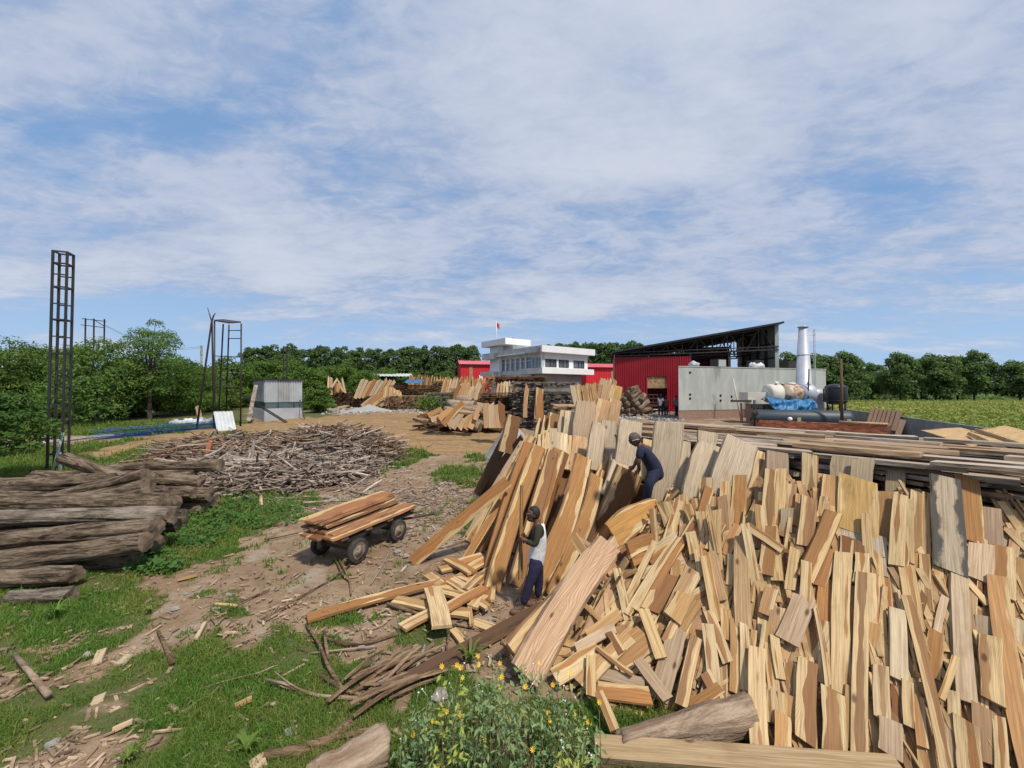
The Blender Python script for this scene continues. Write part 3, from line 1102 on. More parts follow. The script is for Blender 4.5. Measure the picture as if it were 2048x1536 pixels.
# ---- trees close by on the grass side
NEARTREES = [
    (20, 672, 26, 9.0, 4.0, 1.6, 30, 11000, 0.13, 'leaf_bright', 'dark leafy tree behind the lattice tower at the picture edge'),
    (-120, 668, 24, 9.0, 4.4, 1.6, 28, 9000, 0.13, 'leaf_deep', 'dark tree reaching in from outside the picture'),
    (110, 690, 30, 8.0, 3.2, 1.8, 26, 9000, 0.13, 'leaf_light', 'tree with yellowish top just behind the lattice tower'),
    (195, 674, 25, 7.5, 3.3, 2.0, 26, 10000, 0.13, 'leaf_light', 'light green tree with a visible pale trunk beside the lattice tower'),
    (300, 636, 27, 9.4, 2.5, 2.6, 24, 8500, 0.10, 'leaf_light', 'tall feathery tree with thin drooping sprays against the sky'),
    (262, 712, 32, 7.5, 3.2, 1.2, 24, 8000, 0.13, 'leaf_deep', 'dark tree between the light green tree and the feathery tree'),
    (352, 712, 31, 7.0, 2.8, 1.2, 24, 8500, 0.12, 'leaf_bright', 'rounded dark tree over the white sacks'),
    (395, 742, 36, 6.0, 2.8, 1.2, 20, 7000, 0.12, 'leaf_bright', 'low tree with a forked trunk behind the water stand'),
]
for i, (px, py, D, h0, sp_, th, nb, nl, ls, lm, lab) in enumerate(NEARTREES):
    D, sp_, ls = D + 8, sp_ * 1.16, ls * 1.1
    g = gx(px, D)
    z = CAMZ + (779 - py) * D / F - g.z
    pr = tree_meshes(400 + i, z, sp_, th * 1.25, int(nb * 1.5), int(nl * 1.2), ls, trunk_r=0.15, flat=0.78, bottom=z * (.24 + .05 * (i % 3)), aspect=0.36)
    plant_tree("leafy_tree", g, pr, M[lm], lab, 'tree', 'trees on the grass side of the yard', rot=i * 0.9)
pr = tree_meshes(450, 3.3, 1.7, 1.3, 24, 5600, 0.10, trunk_r=0.05, flat=0.6, bottom=1.45, aspect=0.42)
plant_tree("leafy_shrub", gz(-20, 965, 0), pr, M['leaf_deep'], 'leafy green shrub in front of the foot of the lattice tower', 'shrub', None, rot=0.4, sc=1.1)
pr2 = tree_meshes(451, 2.9, 1.5, 1.2, 18, 4500, 0.10, trunk_r=0.05, flat=0.5, bottom=1.2, aspect=0.42)
plant_tree("leafy_shrub", gz(-90, 930, 0), pr2, M['leaf_deep'], 'leafy shrub at the picture edge beside the white roofing sheets', 'shrub', None, rot=1.4, sc=1.5)
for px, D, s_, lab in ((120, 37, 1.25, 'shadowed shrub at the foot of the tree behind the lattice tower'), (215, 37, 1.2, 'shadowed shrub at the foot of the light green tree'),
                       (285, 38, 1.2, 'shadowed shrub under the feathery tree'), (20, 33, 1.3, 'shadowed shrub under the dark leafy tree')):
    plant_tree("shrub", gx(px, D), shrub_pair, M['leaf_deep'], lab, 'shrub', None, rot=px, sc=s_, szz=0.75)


# ---- grass
def build_grass():
    rg = np.random.default_rng(21)
    n = 900000
    y = 2.6 * np.exp(rg.uniform(0, math.log(34 / 2.6), n))
    x = rg.uniform(-1.5, 1.5, n) * y
    keep = (x < 4.2) | (y > 20)
    x, y = x[keep], y[keep]
    g, rd = masks(x, y)
    # thinner where the wear shows
    wear = vnoise(x, y, 1.1, 31) * 0.55 + vnoise(x, y, 3.7, 32) * 0.45
    keep = (rg.uniform(size=len(x)) < g * np.clip((wear - 0.22) * 3.0, 0.15, 1)) & (y < 33)
    x, y, wear = x[keep], y[keep], wear[keep]
    if len(x) > 260000:
        s = rg.choice(len(x), 260000, replace=False)
        x, y, wear = x[s], y[s], wear[s]
    n = len(x)
    t = np.clip((y - 17) / 21, 0, 1)
    z = t * t * (3 - 2 * t) - 0.03
    ln = rg.uniform(0.05, 0.13, n) * (0.6 + 0.9 * wear) * np.clip(y / 8, 0.9, 2.2)
    tall = rg.uniform(size=n) < 0.04
    ln = np.where(tall, ln * 2.0, ln)
    w = 0.0045 * np.clip(y / 4.0, 0.9, 7)
    a = rg.uniform(0, 6.283, n)
    ux, uy = np.cos(a), np.sin(a)
    bend = rg.uniform(0.15, 0.95, n)
    ba = rg.uniform(0, 6.283, n)
    bx, by = np.cos(ba) * bend * ln, np.sin(ba) * bend * ln
    B = np.stack([x, y, z], 1)
    U = np.stack([ux * w, uy * w, np.zeros(n)], 1)
    Mv = B + np.stack([bx * .35, by * .35, ln * 0.62], 1)
    Tv = B + np.stack([bx, by, ln * (1.0 - 0.35 * bend)], 1)
    V = np.stack([B - U, B + U, Mv - U * .7, Mv + U * .7, Tv], 1).reshape(-1, 3)
    i0 = np.arange(n) * 5
    q = np.stack([i0, i0 + 1, i0 + 3, i0 + 2], 1)
    tr = np.stack([i0 + 2, i0 + 3, i0 + 4], 1)
    o = put("grass", np_mesh("grass", V, tr, q), M['grass'])
    tag(o, "short green grass growing between the dirt paths and the timber", 'grass', None, 'stuff')


build_grass()


def build_weeds():
    rg = np.random.default_rng(23)
    pts = []
    for (px, py, rx, ry, n) in ((420, 1010, 80, 30, 900), (390, 1060, 70, 40, 900), (520, 1030, 90, 30, 700), (300, 1130, 70, 25, 500), (250, 900, 60, 14, 350), (380, 965, 50, 20, 250)):
        for _ in range(n):
            a, r_ = rg.uniform(0, 6.283), math.sqrt(rg.uniform())
            p = gz(px + math.cos(a) * rx * r_, py + math.sin(a) * ry * r_, 0)
            pts.append((p.x, p.y, abs(rg.normal(0, 0.10)) + 0.03))
    C = np.array(pts)
    n = len(C)
    N = rg.normal(size=(n, 3)) * 0.5 + np.array([0, -0.2, 1.0])
    N /= np.linalg.norm(N, axis=1, keepdims=True)
    v, q = leaf_quads(C, N, 0.055, 0.6, rg)
    tag(put("weeds", np_mesh("weeds", v, None, q), M['weed']), "broad leaved weeds growing along the ends of the log pile", 'weeds', None, 'stuff')


build_weeds()


def build_crop():
    rg = np.random.default_rng(24)
    n = 52000
    y = 20 * np.exp(rg.uniform(0, math.log(82 / 20), n))
    x = rg.uniform(0.7, 1.9, n) * y
    beyond = (x - 22.6) * (36 - 16.8) - (y - 16.8) * (31 - 21.9) > 9
    x, y = x[beyond], y[beyond]
    n = len(x)
    row = np.sin((x * 0.5 - y * 0.86) * 3.2)
    t = np.clip((y - 17) / 21, 0, 1)
    z = t * t * (3 - 2 * t) + 0.15 + 0.45 * rg.uniform(0, 1, n) * (0.65 + 0.35 * row)
    C = np.stack([x, y, z], 1)
    N = rg.normal(size=(n, 3)) * 0.6 + np.array([-0.1, -0.3, 0.8])
    N /= np.linalg.norm(N, axis=1, keepdims=True)
    v, q = leaf_quads(C, N, 0.16, 0.5, rg)
    tag(put("crop", np_mesh("crop", v, None, q), M['crop']), "yellow green crop growing in the field beyond the boundary wall", 'crop', None, 'stuff')


build_crop()

# ================================================================== BUILDINGS AND STRUCTURES
def wall_box(name, c, size, ax, m, parent):
    return put(name, boxes(name, [(c, size, ax)]), m, parent)


UPV = Vector((0, 0, 1))


class Frame:
    """local frame: origin o, u along the face, n outwards, z up"""

    def __init__(s, o, u):
        s.o = Vector(o)
        s.u = Vector((u[0], u[1], 0)).normalized()
        s.n = Vector((s.u.y, -s.u.x, 0))
        s.ax = [tuple(s.u), tuple(-s.n), (0, 0, 1)]

    def p(s, a, d, z):
        return s.o + s.u * a - s.n * d + UPV * z

    def box(s, name, a0, a1, d0, d1, z0, z1, m, parent):
        c = s.p((a0 + a1) / 2, (d0 + d1) / 2, (z0 + z1) / 2)
        return wall_box(name, c, (abs(a1 - a0), abs(d1 - d0), abs(z1 - z0)), s.ax, m, parent)


# ---------- open red shed with the raised roof
def red_hall():
    L0, R0 = Vector((12.06, 46, 1.0)), Vector((28.5, 42, 1.0))
    fr = Frame(L0, R0 - L0)
    W = (R0 - L0).length
    D = 13.0
    RD = 16.5
    e = empty("red_hall", L0, "large open red corrugated hall with black trusses under a roof that rises to one side", "hall")
    eave, apex = 7.0, 9.65
    rz = lambda a: eave + (apex - eave) * a / W
    chord = 6.35
    # front wall of red sheet with a door opening
    da0, da1, dz = 3.55, 5.75, 4.1
    def sheet(nm, a0, a1, d, z0, z1, m, par=e):
        return corrugated(nm, fr.p(a0, d, z0), fr.u * (a1 - a0), UPV * (z1 - z0), 0.24, 0.045, m, par)
    sheet("wall_panel", 0.0, da0, 0, 0, chord, M['red'])
    sheet("wall_panel", da0, da1, 0, dz, chord, M['red'])
    sheet("wall_panel", da1, 8.2, 0, 0, chord, M['red'])
    fr.box("door_lintel", da0 + 0.05, da1 - 0.05, 0.10, 0.16, 2.75, dz - 0.02, M['stack_tan'], e)
    fr.box("door_frame", da0 - 0.10, da0 + 0.04, -0.08, 0.06, 0, dz, M['red'], e)
    fr.box("door_frame", da1 - 0.04, da1 + 0.10, -0.08, 0.06, 0, dz, M['red'], e)
    # back wall, side walls
    sheet("back_wall", 0, W * .3, D, 0, 6.95, M['red'])
    sheet("back_wall", W * .3, W * .58, D, 0, 7.7, M['red'])
    sheet("back_wall", W * .58, W * .93, D, 0, 8.6, M['red'])
    fr.box("side_wall", -0.05, 0.0, 0.05, D - .05, 0, 6.9, M['red'], e)
    fr.box("side_wall", W - 0.10, W, 0.05, D + .3, 0, apex - 0.16, M['grey_clad'], e)
    fr.box("corner_post", W - 0.32, W + 0.03, -0.05, 0.12, 0, apex - 0.1, M['grey_clad'], e)
    for d in (2.6, 5.2, 7.8, 10.4):
        fr.box("wall_post", W - 0.36, W - 0.12, d, d + 0.18, 0, apex - 0.3, M['navy_steel'], e)
    for z in (2.0, 4.0, 6.0, 7.6):
        fr.box("wall_rail", W - 0.22, W - 0.12, 0.2, D, z, z + 0.14, M['navy_steel'], e)
    # roof sheet
    def rp(a, d):
        return fr.p(a, d, rz(a))
    a0, a1, d0, d1 = -0.35, W + 0.35, -0.6, RD
    corrugated("roof_sheet", rp(a0, d1), rp(a0, d0) - rp(a0, d1), rp(a1, d0) - rp(a0, d0), 0.35, 0.05, M['roof_under'], e, 0.02)
    beam("roof_edge", rp(a1, d0) + Vector((0, 0, .03)), rp(a1, d1) + Vector((0, 0, .03)), 0.06, 0.22, M['white'], e)
    beam("roof_edge", rp(a0, d0) + Vector((0, 0, -.02)), rp(a1, d0) + Vector((0, 0, -.02)), 0.05, 0.20, M['black'], e)
    for a in np.linspace(0.6, W - 0.4, 9):
        beam("purlin", rp(a, d0 + .1) - UPV * 0.10, rp(a, d1 - .1) - UPV * 0.10, 0.09, 0.13, M['navy_steel'], e)
    # trusses, each with chords and web
    for d in (0.15, 4.4, 8.7, D - 0.2):
        t = beam("truss", fr.p(0.0, d, chord + 0.1), fr.p(W - .3, d, chord + 0.55), 0.14, 0.16, M['navy_steel'], e)
        beam("top_chord", fr.p(0.0, d, rz(0) - .25), fr.p(W - .3, d, rz(W) - .27), 0.14, 0.16, M['navy_steel'], e)
        k = 11
        items = []
        for i in range(k):
            x0, x1 = W * i / k, W * (i + 1) / k
            lo = lambda x: chord + 0.1 + 0.45 * x / W
            for (pa, pb) in ((fr.p(x1 - .3, d, lo(x1)), fr.p(x1 - .3, d, rz(x1) - .3)), (fr.p(x0 + .02, d, lo(x0) if i % 2 else rz(x0) - .3), fr.p(x1 - .3, d, rz(x1) - .3 if i % 2 else lo(x1)))):
                items.append(((pa + pb) / 2, ((pb - pa).length, .08, .08), axes_from(pb - pa)))
        tag(put("truss_web", boxes("truss_web", items), M['navy_steel'], e), kind='stuff')
    for z in (0.35, 0.7):
        beam("girder", fr.p(0, -0.12, chord + z - .2), fr.p(W, -0.12, chord + z + .15), 0.08, 0.10, M['navy_steel'], e)
    for a in (8.2, W * 0.72):
        fr.box("post", a - 0.12, a + 0.12, 0.02, 0.28, 0, chord + .3, M['navy_steel'], e)
    fr.box("floor_slab", 0.05, W - 0.35, 0.1, D - .1, -0.3, 0.02, M['grey_floor'], e)


red_hall()


# ---------- plastered drying kiln block
def kiln():
    A, B = Vector((14.66, 34.6, 0)), Vector((31.8, 39.8, 0))
    fr = Frame(A, B - A)
    W = (B - A).length
    e = empty("kiln_building", A, "long flat roofed kiln block of bare grey plaster with small pipe holes", "building")
    def block(nm, z0, z1, g, m):
        q = [fr.p(g, g, 0), fr.p(W - g, g, 0)]
        dv = Vector((.40, .92, 0)) * (2.9 - 2 * g)
        q += [q[1] + dv, q[0] + dv]
        put(nm, mesh(nm, [p + UPV * z for z in (z0, z1) for p in q], [(3, 2, 1, 0), (4, 5, 6, 7), (0, 1, 5, 4), (1, 2, 6, 5), (2, 3, 7, 6), (3, 0, 4, 7)]), m, e)
    block("wall", 1.75, 5.6, 0, M['concrete'])
    block("plinth", .3, 1.747, .03, M['brick_far'])
    block("roof_slab", 5.602, 5.68, -.04, M['concrete'])
    for px, py in ((1380, 745), (1380, 789), (1380, 797), (1441, 791), (1441, 801), (1463, 793), (1464, 801)):
        p = at(px, py, 36.5)
        # slide along the ray onto the wall plane
        d = ray(px, py)
        t = (fr.o - CAM).dot(fr.n) / d.dot(fr.n)
        p = CAM + d * t
        lathe("pipe_hole", [(0.11, -0.05), (0.11, 0.035), (0.085, 0.036)], p, fr.n, M['hole_shade'], e, 12)  # solid black stubs; the holes' inner shade is put into the colour
    for a, w, lab in ((4.9, 1.0, "dark grey box with a pale front panel on the kiln roof, nearer the red wall"), (9.3, 1.15, "dark grey box on the kiln roof beside the white sacks"), (13.6, 1.25, "dark grey box on the kiln roof beside the chimney")):
        b = empty("roof_unit", fr.p(a, 1.0, 5.68), lab, "roof box", "dark boxes on the kiln roof")
        fr.box("casing", a, a + w, 0.6, 1.5, 5.68, 6.45, M['navy_steel'], b)
        fr.box("front_panel", a + .08, a + w - .08, 0.56, 0.597, 5.76, 6.38, M['grey_clad'] if a < 6 else M['navy_steel'], b)
    for a, lab in ((2.0, "small white sack lying on the kiln roof near its corner"), (8.9, "white sack slumped on the kiln roof"), (9.7, "white sack leaning on the grey box on the kiln roof")):
        p = fr.p(a, 0.4, 5.68)
        tag(sack(p, 0.38, a), lab, "sack")


def sack(p, s, seed):
    r_ = random.Random(seed)
    bm = bmesh.new()
    bmesh.ops.create_icosphere(bm, subdivisions=3, radius=1)
    for v in bm.verts:
        n = v.co.normalized()
        f = 1 + 0.14 * math.sin(n.x * 5 + seed) + 0.12 * math.sin(n.y * 7 + seed * 2) + 0.08 * math.sin(n.z * 9 + n.x * 6)
        v.co = Vector((n.x * s * 1.2 * f, n.y * s * .9 * f, max(-0.55, n.z * f) * s * 0.8 + s * 0.42))
    me = bpy.data.meshes.new("sack")
    bm.to_mesh(me)
    bm.free()
    o = put("sack", me, M['sack'], None, True)
    o.location = p
    o.rotation_euler = (0, 0, r_.uniform(0, 6))
    return o


kiln()


# ---------- white office
def office():
    A = Vector((4.66, 60, 1.0))
    frR = Frame(A, (8.14, 6.0))
    uL = Vector((-0.59, 0.81, 0)).normalized()
    WL, WR = 13.5, 10.1
    B = A + uL * WL
    frL = Frame(B, A - B)        # left face, runs from the far end to the corner
    e = empty("office_building", A, "two storey white office with a glazed side, flat parapets and some bare plaster", "building")
    D = WL
    frR.box("ground_floor", 0.6, WR - 1.0, 0.6, D - .2, 0, 5.05, M['grey_floor'], e)
    # balcony band round the first floor
    frR.box("balcony_band", -0.5, WR + 0.9, -0.5, 0.1, 5.05, 5.95, M['white'], e)
    frL.box("balcony_band", 8.2, WL + .48, -0.5, 0.05, 5.05, 5.93, M['shaded_stained'], e)
    frR.box("floor_slab", -0.1, WR - .1, 0.0, D, 5.06, 5.5, M['shaded_stained'], e)
    # first floor wall, front with three window openings
    z0, z1 = 5.5, 8.3
    ws = [(0.62, 3.05), (3.45, 5.75), (6.75, 9.35)]
    wz0, wz1 = 6.05, 7.35
    cur = 0.0
    for a0, a1 in ws + [(WR, WR)]:
        frR.box("wall", cur, a0, 0.12, 0.4, z0, z1, M['white'], e)
        cur = a1
    for a0, a1 in ws:
        frR.box("wall", a0, a1, 0.12, 0.4, z0, wz0, M['white'], e)
        frR.box("wall", a0, a1, 0.12, 0.4, wz1, z1, M['white'], e)
        w = frR.box("window", a0, a1, 0.26, 0.30, wz0, wz1, M['glass'], e)
        fw = 0.13
        for q in ((a0, a1, wz0, wz0 + fw), (a0, a1, wz1 - fw, wz1), (a0, a0 + fw, wz0 + fw, wz1 - fw), (a1 - fw, a1, wz0 + fw, wz1 - fw), ((a0 + a1) / 2 - .06, (a0 + a1) / 2 + .06, wz0 + fw, wz1 - fw), (a0 + (a1 - a0) * .78, a0 + (a1 - a0) * .78 + .07, wz0 + fw, wz1 - fw)):
            o = frR.box("frame", q[0], q[1], 0.17, 0.255, q[2], q[3], M['maroon'], None)
            o.parent = w
            par = w.parent
            o.matrix_parent_inverse = Matrix.Translation(par.location) @ Matrix.Translation(-par.location)
    frR.box("end_wall", WR - .3, WR, 0.4, D - .3, z0, z1, M['white'], e)
    # glazed side: tall panes between white mullions
    frL.box("upper_wall", 2.2, 10.6, 0.1, 0.4, 7.75, 8.3, M['shaded_stained'], e)
    frL.box("lower_wall", 2.2, 10.6, 0.1, 0.4, 5.4, 5.75, M['shaded_stained'], e)
    n = 6
    for i in range(n):
        a0 = 2.2 + 8.4 * i / n
        a1 = 2.2 + 8.4 * (i + 1) / n
        frL.box("window_pane", a0 + .1, a1 - .1, 0.25, 0.29, 5.75, 7.75, M['glass'], e)
        frL.box("mullion", a0 - .1, a0 + .1, 0.05, 0.30, 5.75, 7.75, M['white'], e)
        frL.box("transom", a0 + .1, a1 - .1, 0.18, 0.24, 7.2, 7.26, M['white'], e)
    frL.box("wall", 10.6, WL - .02, 0.12, 0.4, z0, z1, M['shaded_stained'], e)
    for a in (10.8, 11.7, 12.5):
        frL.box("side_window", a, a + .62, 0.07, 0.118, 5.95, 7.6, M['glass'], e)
    frL.box("plinth_wall", 2.2, 10.6, -0.02, 0.35, 3.9, 5.38, M['shaded_stained'], e)
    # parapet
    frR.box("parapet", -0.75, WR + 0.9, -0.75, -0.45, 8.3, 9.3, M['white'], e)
    frL.box("parapet", 2.0, WL + 0.72, -0.74, -0.45, 8.3, 9.28, M['shaded_stained'], e)
    frR.box("roof_slab", -0.72, WR + .88, -0.44, D - 2.0, 8.3, 8.52, M['white'], e)
    # stair tower at the far end
    frL.box("stair_tower", -0.8, 2.2, -0.3, 3.5, 0, 10.2, M['white'], e)
    frL.box("stair_roof", -2.0, 5.6, -1.4, 4.0, 10.25, 11.25, M['white'], e)
    frL.box("stair_wall", 2.2, 5.0, 0.6, 3.2, 8.52, 10.25, M['shaded_stained'], e)
    frL.box("tower_balcony", -1.6, 2.0, -1.5, -0.3, 7.9, 9.0, M['shaded_stained'], e)
    frL.box("tower_balcony", -2.0, 2.0, -1.6, -0.3, 5.0, 5.75, M['shaded_stained'], e)
    frL.box("roof_vent", 4.2, 4.7, 1, 1.5, 11.25, 11.6, M['grey_floor'], e)
    frL.box("roof_vent", 3.1, 3.4, 1, 1.3, 11.25, 11.5, M['grey_floor'], e)
    p = frL.p(0.4, 0.3, 11.25)
    fl = empty("flagpole", p, "thin white flagpole with a small dark red flag on the office roof", "flagpole")
    tube("pole", [p, p + UPV * 3.6], 0.06, M['white'], fl, 8)
    vs, fs = [], []
    for i in range(6):
        for j in range(4):
            vs.append(p + UPV * (3.55 - j * 0.32 - i * 0.10) + Vector((0.06 + i * 0.10, 0.08 * math.sin(i * 1.5), 0)))
    for i in range(5):
        for j in range(3):
            a = i * 4 + j
            fs.append((a, a + 4, a + 5, a + 1))
    o = put("flag", mesh("flag", vs, fs), M['flag_o'], fl)
    o.modifiers.new("thickness", 'SOLIDIFY').thickness = 0.01


office()


# ---------- far small red sheds
def red_shed(px0, px1, D, ztop, zr, label, panels, depth=9):
    A, B = gx(px0, D), gx(px1, D + 1.5)
    fr = Frame(A, B - A)
    W = (B - A).length
    e = empty("red_shed", A, label, "shed", None)
    corrugated("wall_panel", fr.p(0, 0, 0), fr.u * W, UPV * ztop, 0.5, 0.05, M['red_bright'], e)
    fr.box("side_wall", -0.04, 0, 0.06, depth, 0, ztop - .02, M['red_bright'], e)
    fr.box("side_wall", W, W + .04, 0.06, depth, 0, ztop - .02, M['red_bright'], e)
    fr.box("back_wall", 0.02, W - .02, depth - .1, depth, 0, ztop, M['red_bright'], e)
    p0 = fr.p(-0.3, -0.5, ztop)
    corrugated("roof_sheet", p0, fr.u * (W + .6), -fr.n * (depth / 2 + .5) + UPV * zr, 0.5, 0.05, M['red_roof'], e)
    corrugated("roof_sheet", fr.p(-.3, depth / 2, ztop + zr), fr.u * (W + .6), -fr.n * (depth / 2 + .5) - UPV * zr, 0.5, 0.05, M['red_roof'], e)
    for a0, a1, z0, z1, m in panels:
        fr.box("wall_insert", a0, a1, -0.075, -0.055, z0, z1, M[m], e)


red_shed(921, 990, 84, 8.0, 1.1, "small bright red shed standing past the far end of the office", [(1.9, 2.6, 0, 7.6, 'stack_tan'), (4.0, 4.8, 4.6, 5.7, 'white')])
red_shed(1172, 1245, 76, 6.9, 1.0, "low bright red shed with a faded roof between the office and the open hall", [(5.2, 6.4, 0, 6.4, 'stack_tan'), (0.4, 1.2, 0, 1.2, 'stack_tan')])


def low_roof():
    A = gx(745, 68)
    e = empty("open_shelter", A, "low open shelter with a pale flat roof among the lumber stacks", "shelter")
    B = gx(826, 70)
    fr = Frame(A, B - A)
    W = (B - A).length
    corrugated("roof_sheet", fr.p(0, -.3, 4.9), fr.u * W, -fr.n * 6 + UPV * 0.7, .6, .06, M['white_sheet'], e)
    for a in (0.2, W / 2, W - .2):
        for d in (0.0, 5.0):
            fr.box("post", a, a + .15, d, d + .15, 0, 4.88, M['navy_steel'], e)


low_roof()


# ---------- grey metal cabin
def cabin():
    A = Vector((-21.1, 33.5, 0.85))
    fr = Frame(A, (2.1, 2.0))
    W, D, Hh = 2.95, 4.4, 3.55
    e = empty("metal_cabin", A, "grey corrugated metal cabin with a dark window strip and flat roof", "cabin")
    n = 3
    for i in range(n):
        a0, a1 = W * i / n, W * (i + 1) / n
        corrugated("wall_panel", fr.p(a0 + .005, 0, 1.65), fr.u * (a1 - a0 - .01), UPV * (Hh - 1.65), 0.18, 0.05, M['galv'] if i != 1 else M['galv_dull'], e)
    corrugated("lower_panel", fr.p(0, 0, 0), fr.u * W, UPV * 1.12, 0.16, 0.03, M['galv'], e)
    fr.box("window_strip", 0.02, W - .02, 0.02, 0.06, 1.125, 1.645, M['glass'], e)
    for a in (0.0, 1.0, 2.25, W - .07):
        fr.box("window_bar", a, a + .07, -0.03, 0.018, 1.13, 1.64, M['black'], e)
    fs = Frame(fr.p(0, D, 0), fr.n)
    corrugated("side_panel", fs.p(0, 0, 1.7), fs.u * D, UPV * (Hh - 1.7), 0.2, 0.03, M['galv_dull'], e)
    corrugated("side_panel", fs.p(0, 0, 0), fs.u * D, UPV * 1.1, 0.2, 0.03, M['galv_dull'], e)
    fs.box("side_window", 0.02, D - .02, 0.03, 0.06, 1.11, 1.69, M['glass'], e)
    fr.box("end_wall", W - .05, W - .01, 0.05, D, 0, Hh, M['galv_dull'], e)
    fr.box("back_wall", 0.06, W - .06, D - .06, D, 0, Hh, M['galv_dull'], e)
    fr.box("roof", -0.12, W + .12, -0.15, D + .15, Hh + .002, Hh + .10, M['black'], e)
    p0, p1 = at(574, 844, 31.8), at(487, 790, 33.8)
    for s in (0, 1):
        off = Vector((0.0, 0.0, -0.14 * s))
        o = beam("metal_rail", p0 + off, p1 + off, 0.07, 0.07, M['black'])
        tag(o, "long black steel rail leaning in front of the grey metal cabin, %s of the two" % ("upper" if s == 0 else "lower"), "rail", "black rails at the cabin")
    q0, q1 = at(497, 842, 31.6), at(512, 770, 33.5)
    o = beam("leaning_board", q0, q1, 0.28, 0.05, M['stack_grey'], None, CAM - q0)
    tag(o, "grey weathered board leaning on the side of the grey metal cabin", "board")
    q0, q1 = at(609, 838, 34.0), at(600, 800, 35.2)
    tag(beam("support_strut", q0, q1, 0.08, 0.08, M['black']), "short black strut propped against the corner of the grey metal cabin", "strut")


cabin()


# ---------- steel towers
def lattice_tower():
    b = [gz(90, 945, 0), None, None, None]
    s = 0.46
    c = gz(97, 944, 0) + Vector((0, .35, 0))
    ang = R(24)
    e = empty("lattice_tower", c, "tall narrow black lattice tower of square steel legs and rungs standing in the grass", "tower")
    u = Vector((math.cos(ang), math.sin(ang), 0))
    w = Vector((-u.y, u.x, 0))
    cor = [c + (u * a + w * d) * s / 2 for a, d in ((-1, -1), (1, -1), (1, 1), (-1, 1))]
    Ht = 9.75
    lean = Vector((0.10, 0.0, 0))
    top = lambda p, z: p + UPV * z + lean * (z / Ht)
    for p in cor:
        beam("leg", top(p, -0.1), top(p, Ht), 0.075, 0.075, M['black'], e, (u.x, u.y, 0))
    zs = [0.75, 2.2, 3.7, 5.2, 6.7, 8.15, 9.2, 9.72]
    for z in zs:
        for i in range(4):
            beam("rung", top(cor[i], z), top(cor[(i + 1) % 4], z), 0.055, 0.06, M['black'], e)
    for z in (1.45, 2.95, 4.45, 5.95, 7.4, 8.7):
        beam("rung", top(cor[0], z), top(cor[1], z), 0.05, 0.05, M['black'], e)
        if z > 5:
            beam("rung", top(cor[2], z), top(cor[3], z), 0.05, 0.05, M['black'], e)
    for (x0, y0), (x1, y1), lab in (((112, 946), (126, 865), "pale green pipe leaning steeply on the lattice tower"), ((130, 944), (121, 905), "short pale green pipe crossing the longer one at the lattice tower")):
        p0 = gz(x0, y0, 0) + Vector((0, -.15, 0))
        p1 = at(x1, y1, p0.y + 0.3)
        tag(tube("pipe", [p0, p1], 0.045, M['teal_pole']), lab, "pipe", "pale green pipes at the tower")


lattice_tower()


def water_stand():
    D = 30.5
    P = lambda px, py, dy=0: at(px, py, D + dy)
    e = empty("water_stand", gx(450, D), "tall black pipe stand with a flat platform on top and a short ladder side", "stand")
    legs = [((437, 828), (446.5, 648), 1.6), ((452, 822), (458, 649), 2.2), ((482, 846), (482.5, 647), 0), ((430, 846), (429, 642), -0.6)]
    for (x0, y0), (x1, y1), dy in legs:
        a, b = gx(x0, D + dy), P(x1, y1, dy * .7)
        tube("leg", [a - UPV * .1, b], 0.055, M['navy_steel'], e, 6)
    t = [P(428, 642, -.5), P(446, 640.5, 1.3), P(482, 645.5, .1), P(458, 647, -1.4)]
    bm = []
    me = mesh("platform", t + [p + UPV * .10 for p in t], [(3, 2, 1, 0), (4, 5, 6, 7), (0, 1, 5, 4), (1, 2, 6, 5), (2, 3, 7, 6), (3, 0, 4, 7)])
    put("platform", me, M['navy_steel'], e)
    for y in (661, 677, 714):
        tube("rung", [P(457.5, y, 1.6), P(482.5, y, 0)], 0.035, M['navy_steel'], e, 6)
    tube("brace", [P(405, 771, -.8), P(482, 775, 0)], 0.03, M['navy_steel'], e, 6)
    tube("brace", [P(430, 712, -.6), P(482, 714, 0)], 0.03, M['navy_steel'], e, 6)
    tube("brace", [P(428, 745, -.4), P(480, 800, 0)], 0.03, M['navy_steel'], e, 6)
    g = gx(394, D - 1.4)
    tag(tube("pole", [g, P(423, 645, -1), P(427, 632, -.9), P(431, 626, -1)], [.07, .06, .05, .02], M['iron'], None, 6), "slanting dark pole with a crooked tip leaning against the water stand", "pole")
    g = gx(429, D - 1.0)
    tag(tube("pole", [g, P(424, 645, -.7), P(415, 615, -.8)], [.065, .055, .02], M['iron'], None, 6), "upright dark pole whose tip bends outward beside the water stand", "pole")


water_stand()


def mast():
    D = 52
    c = gx(570, D)
    e = empty("thin_mast", c, "thin black twin leg mast rising between the bright green trees", "mast")
    zt = CAMZ + (779 - 692) * D / F
    for s in (-.24, .24):
        beam("leg", c + Vector((s, 0, -.1)), Vector((c.x + s, D, zt)), .09, .09, M['black'], e)
    for i in range(9):
        z = 2.0 + i * (zt - 2.1) / 8
        beam("rung", Vector((c.x - .24, D, z)), Vector((c.x + .24, D, z)), .06, .06, M['black'], e)


mast()


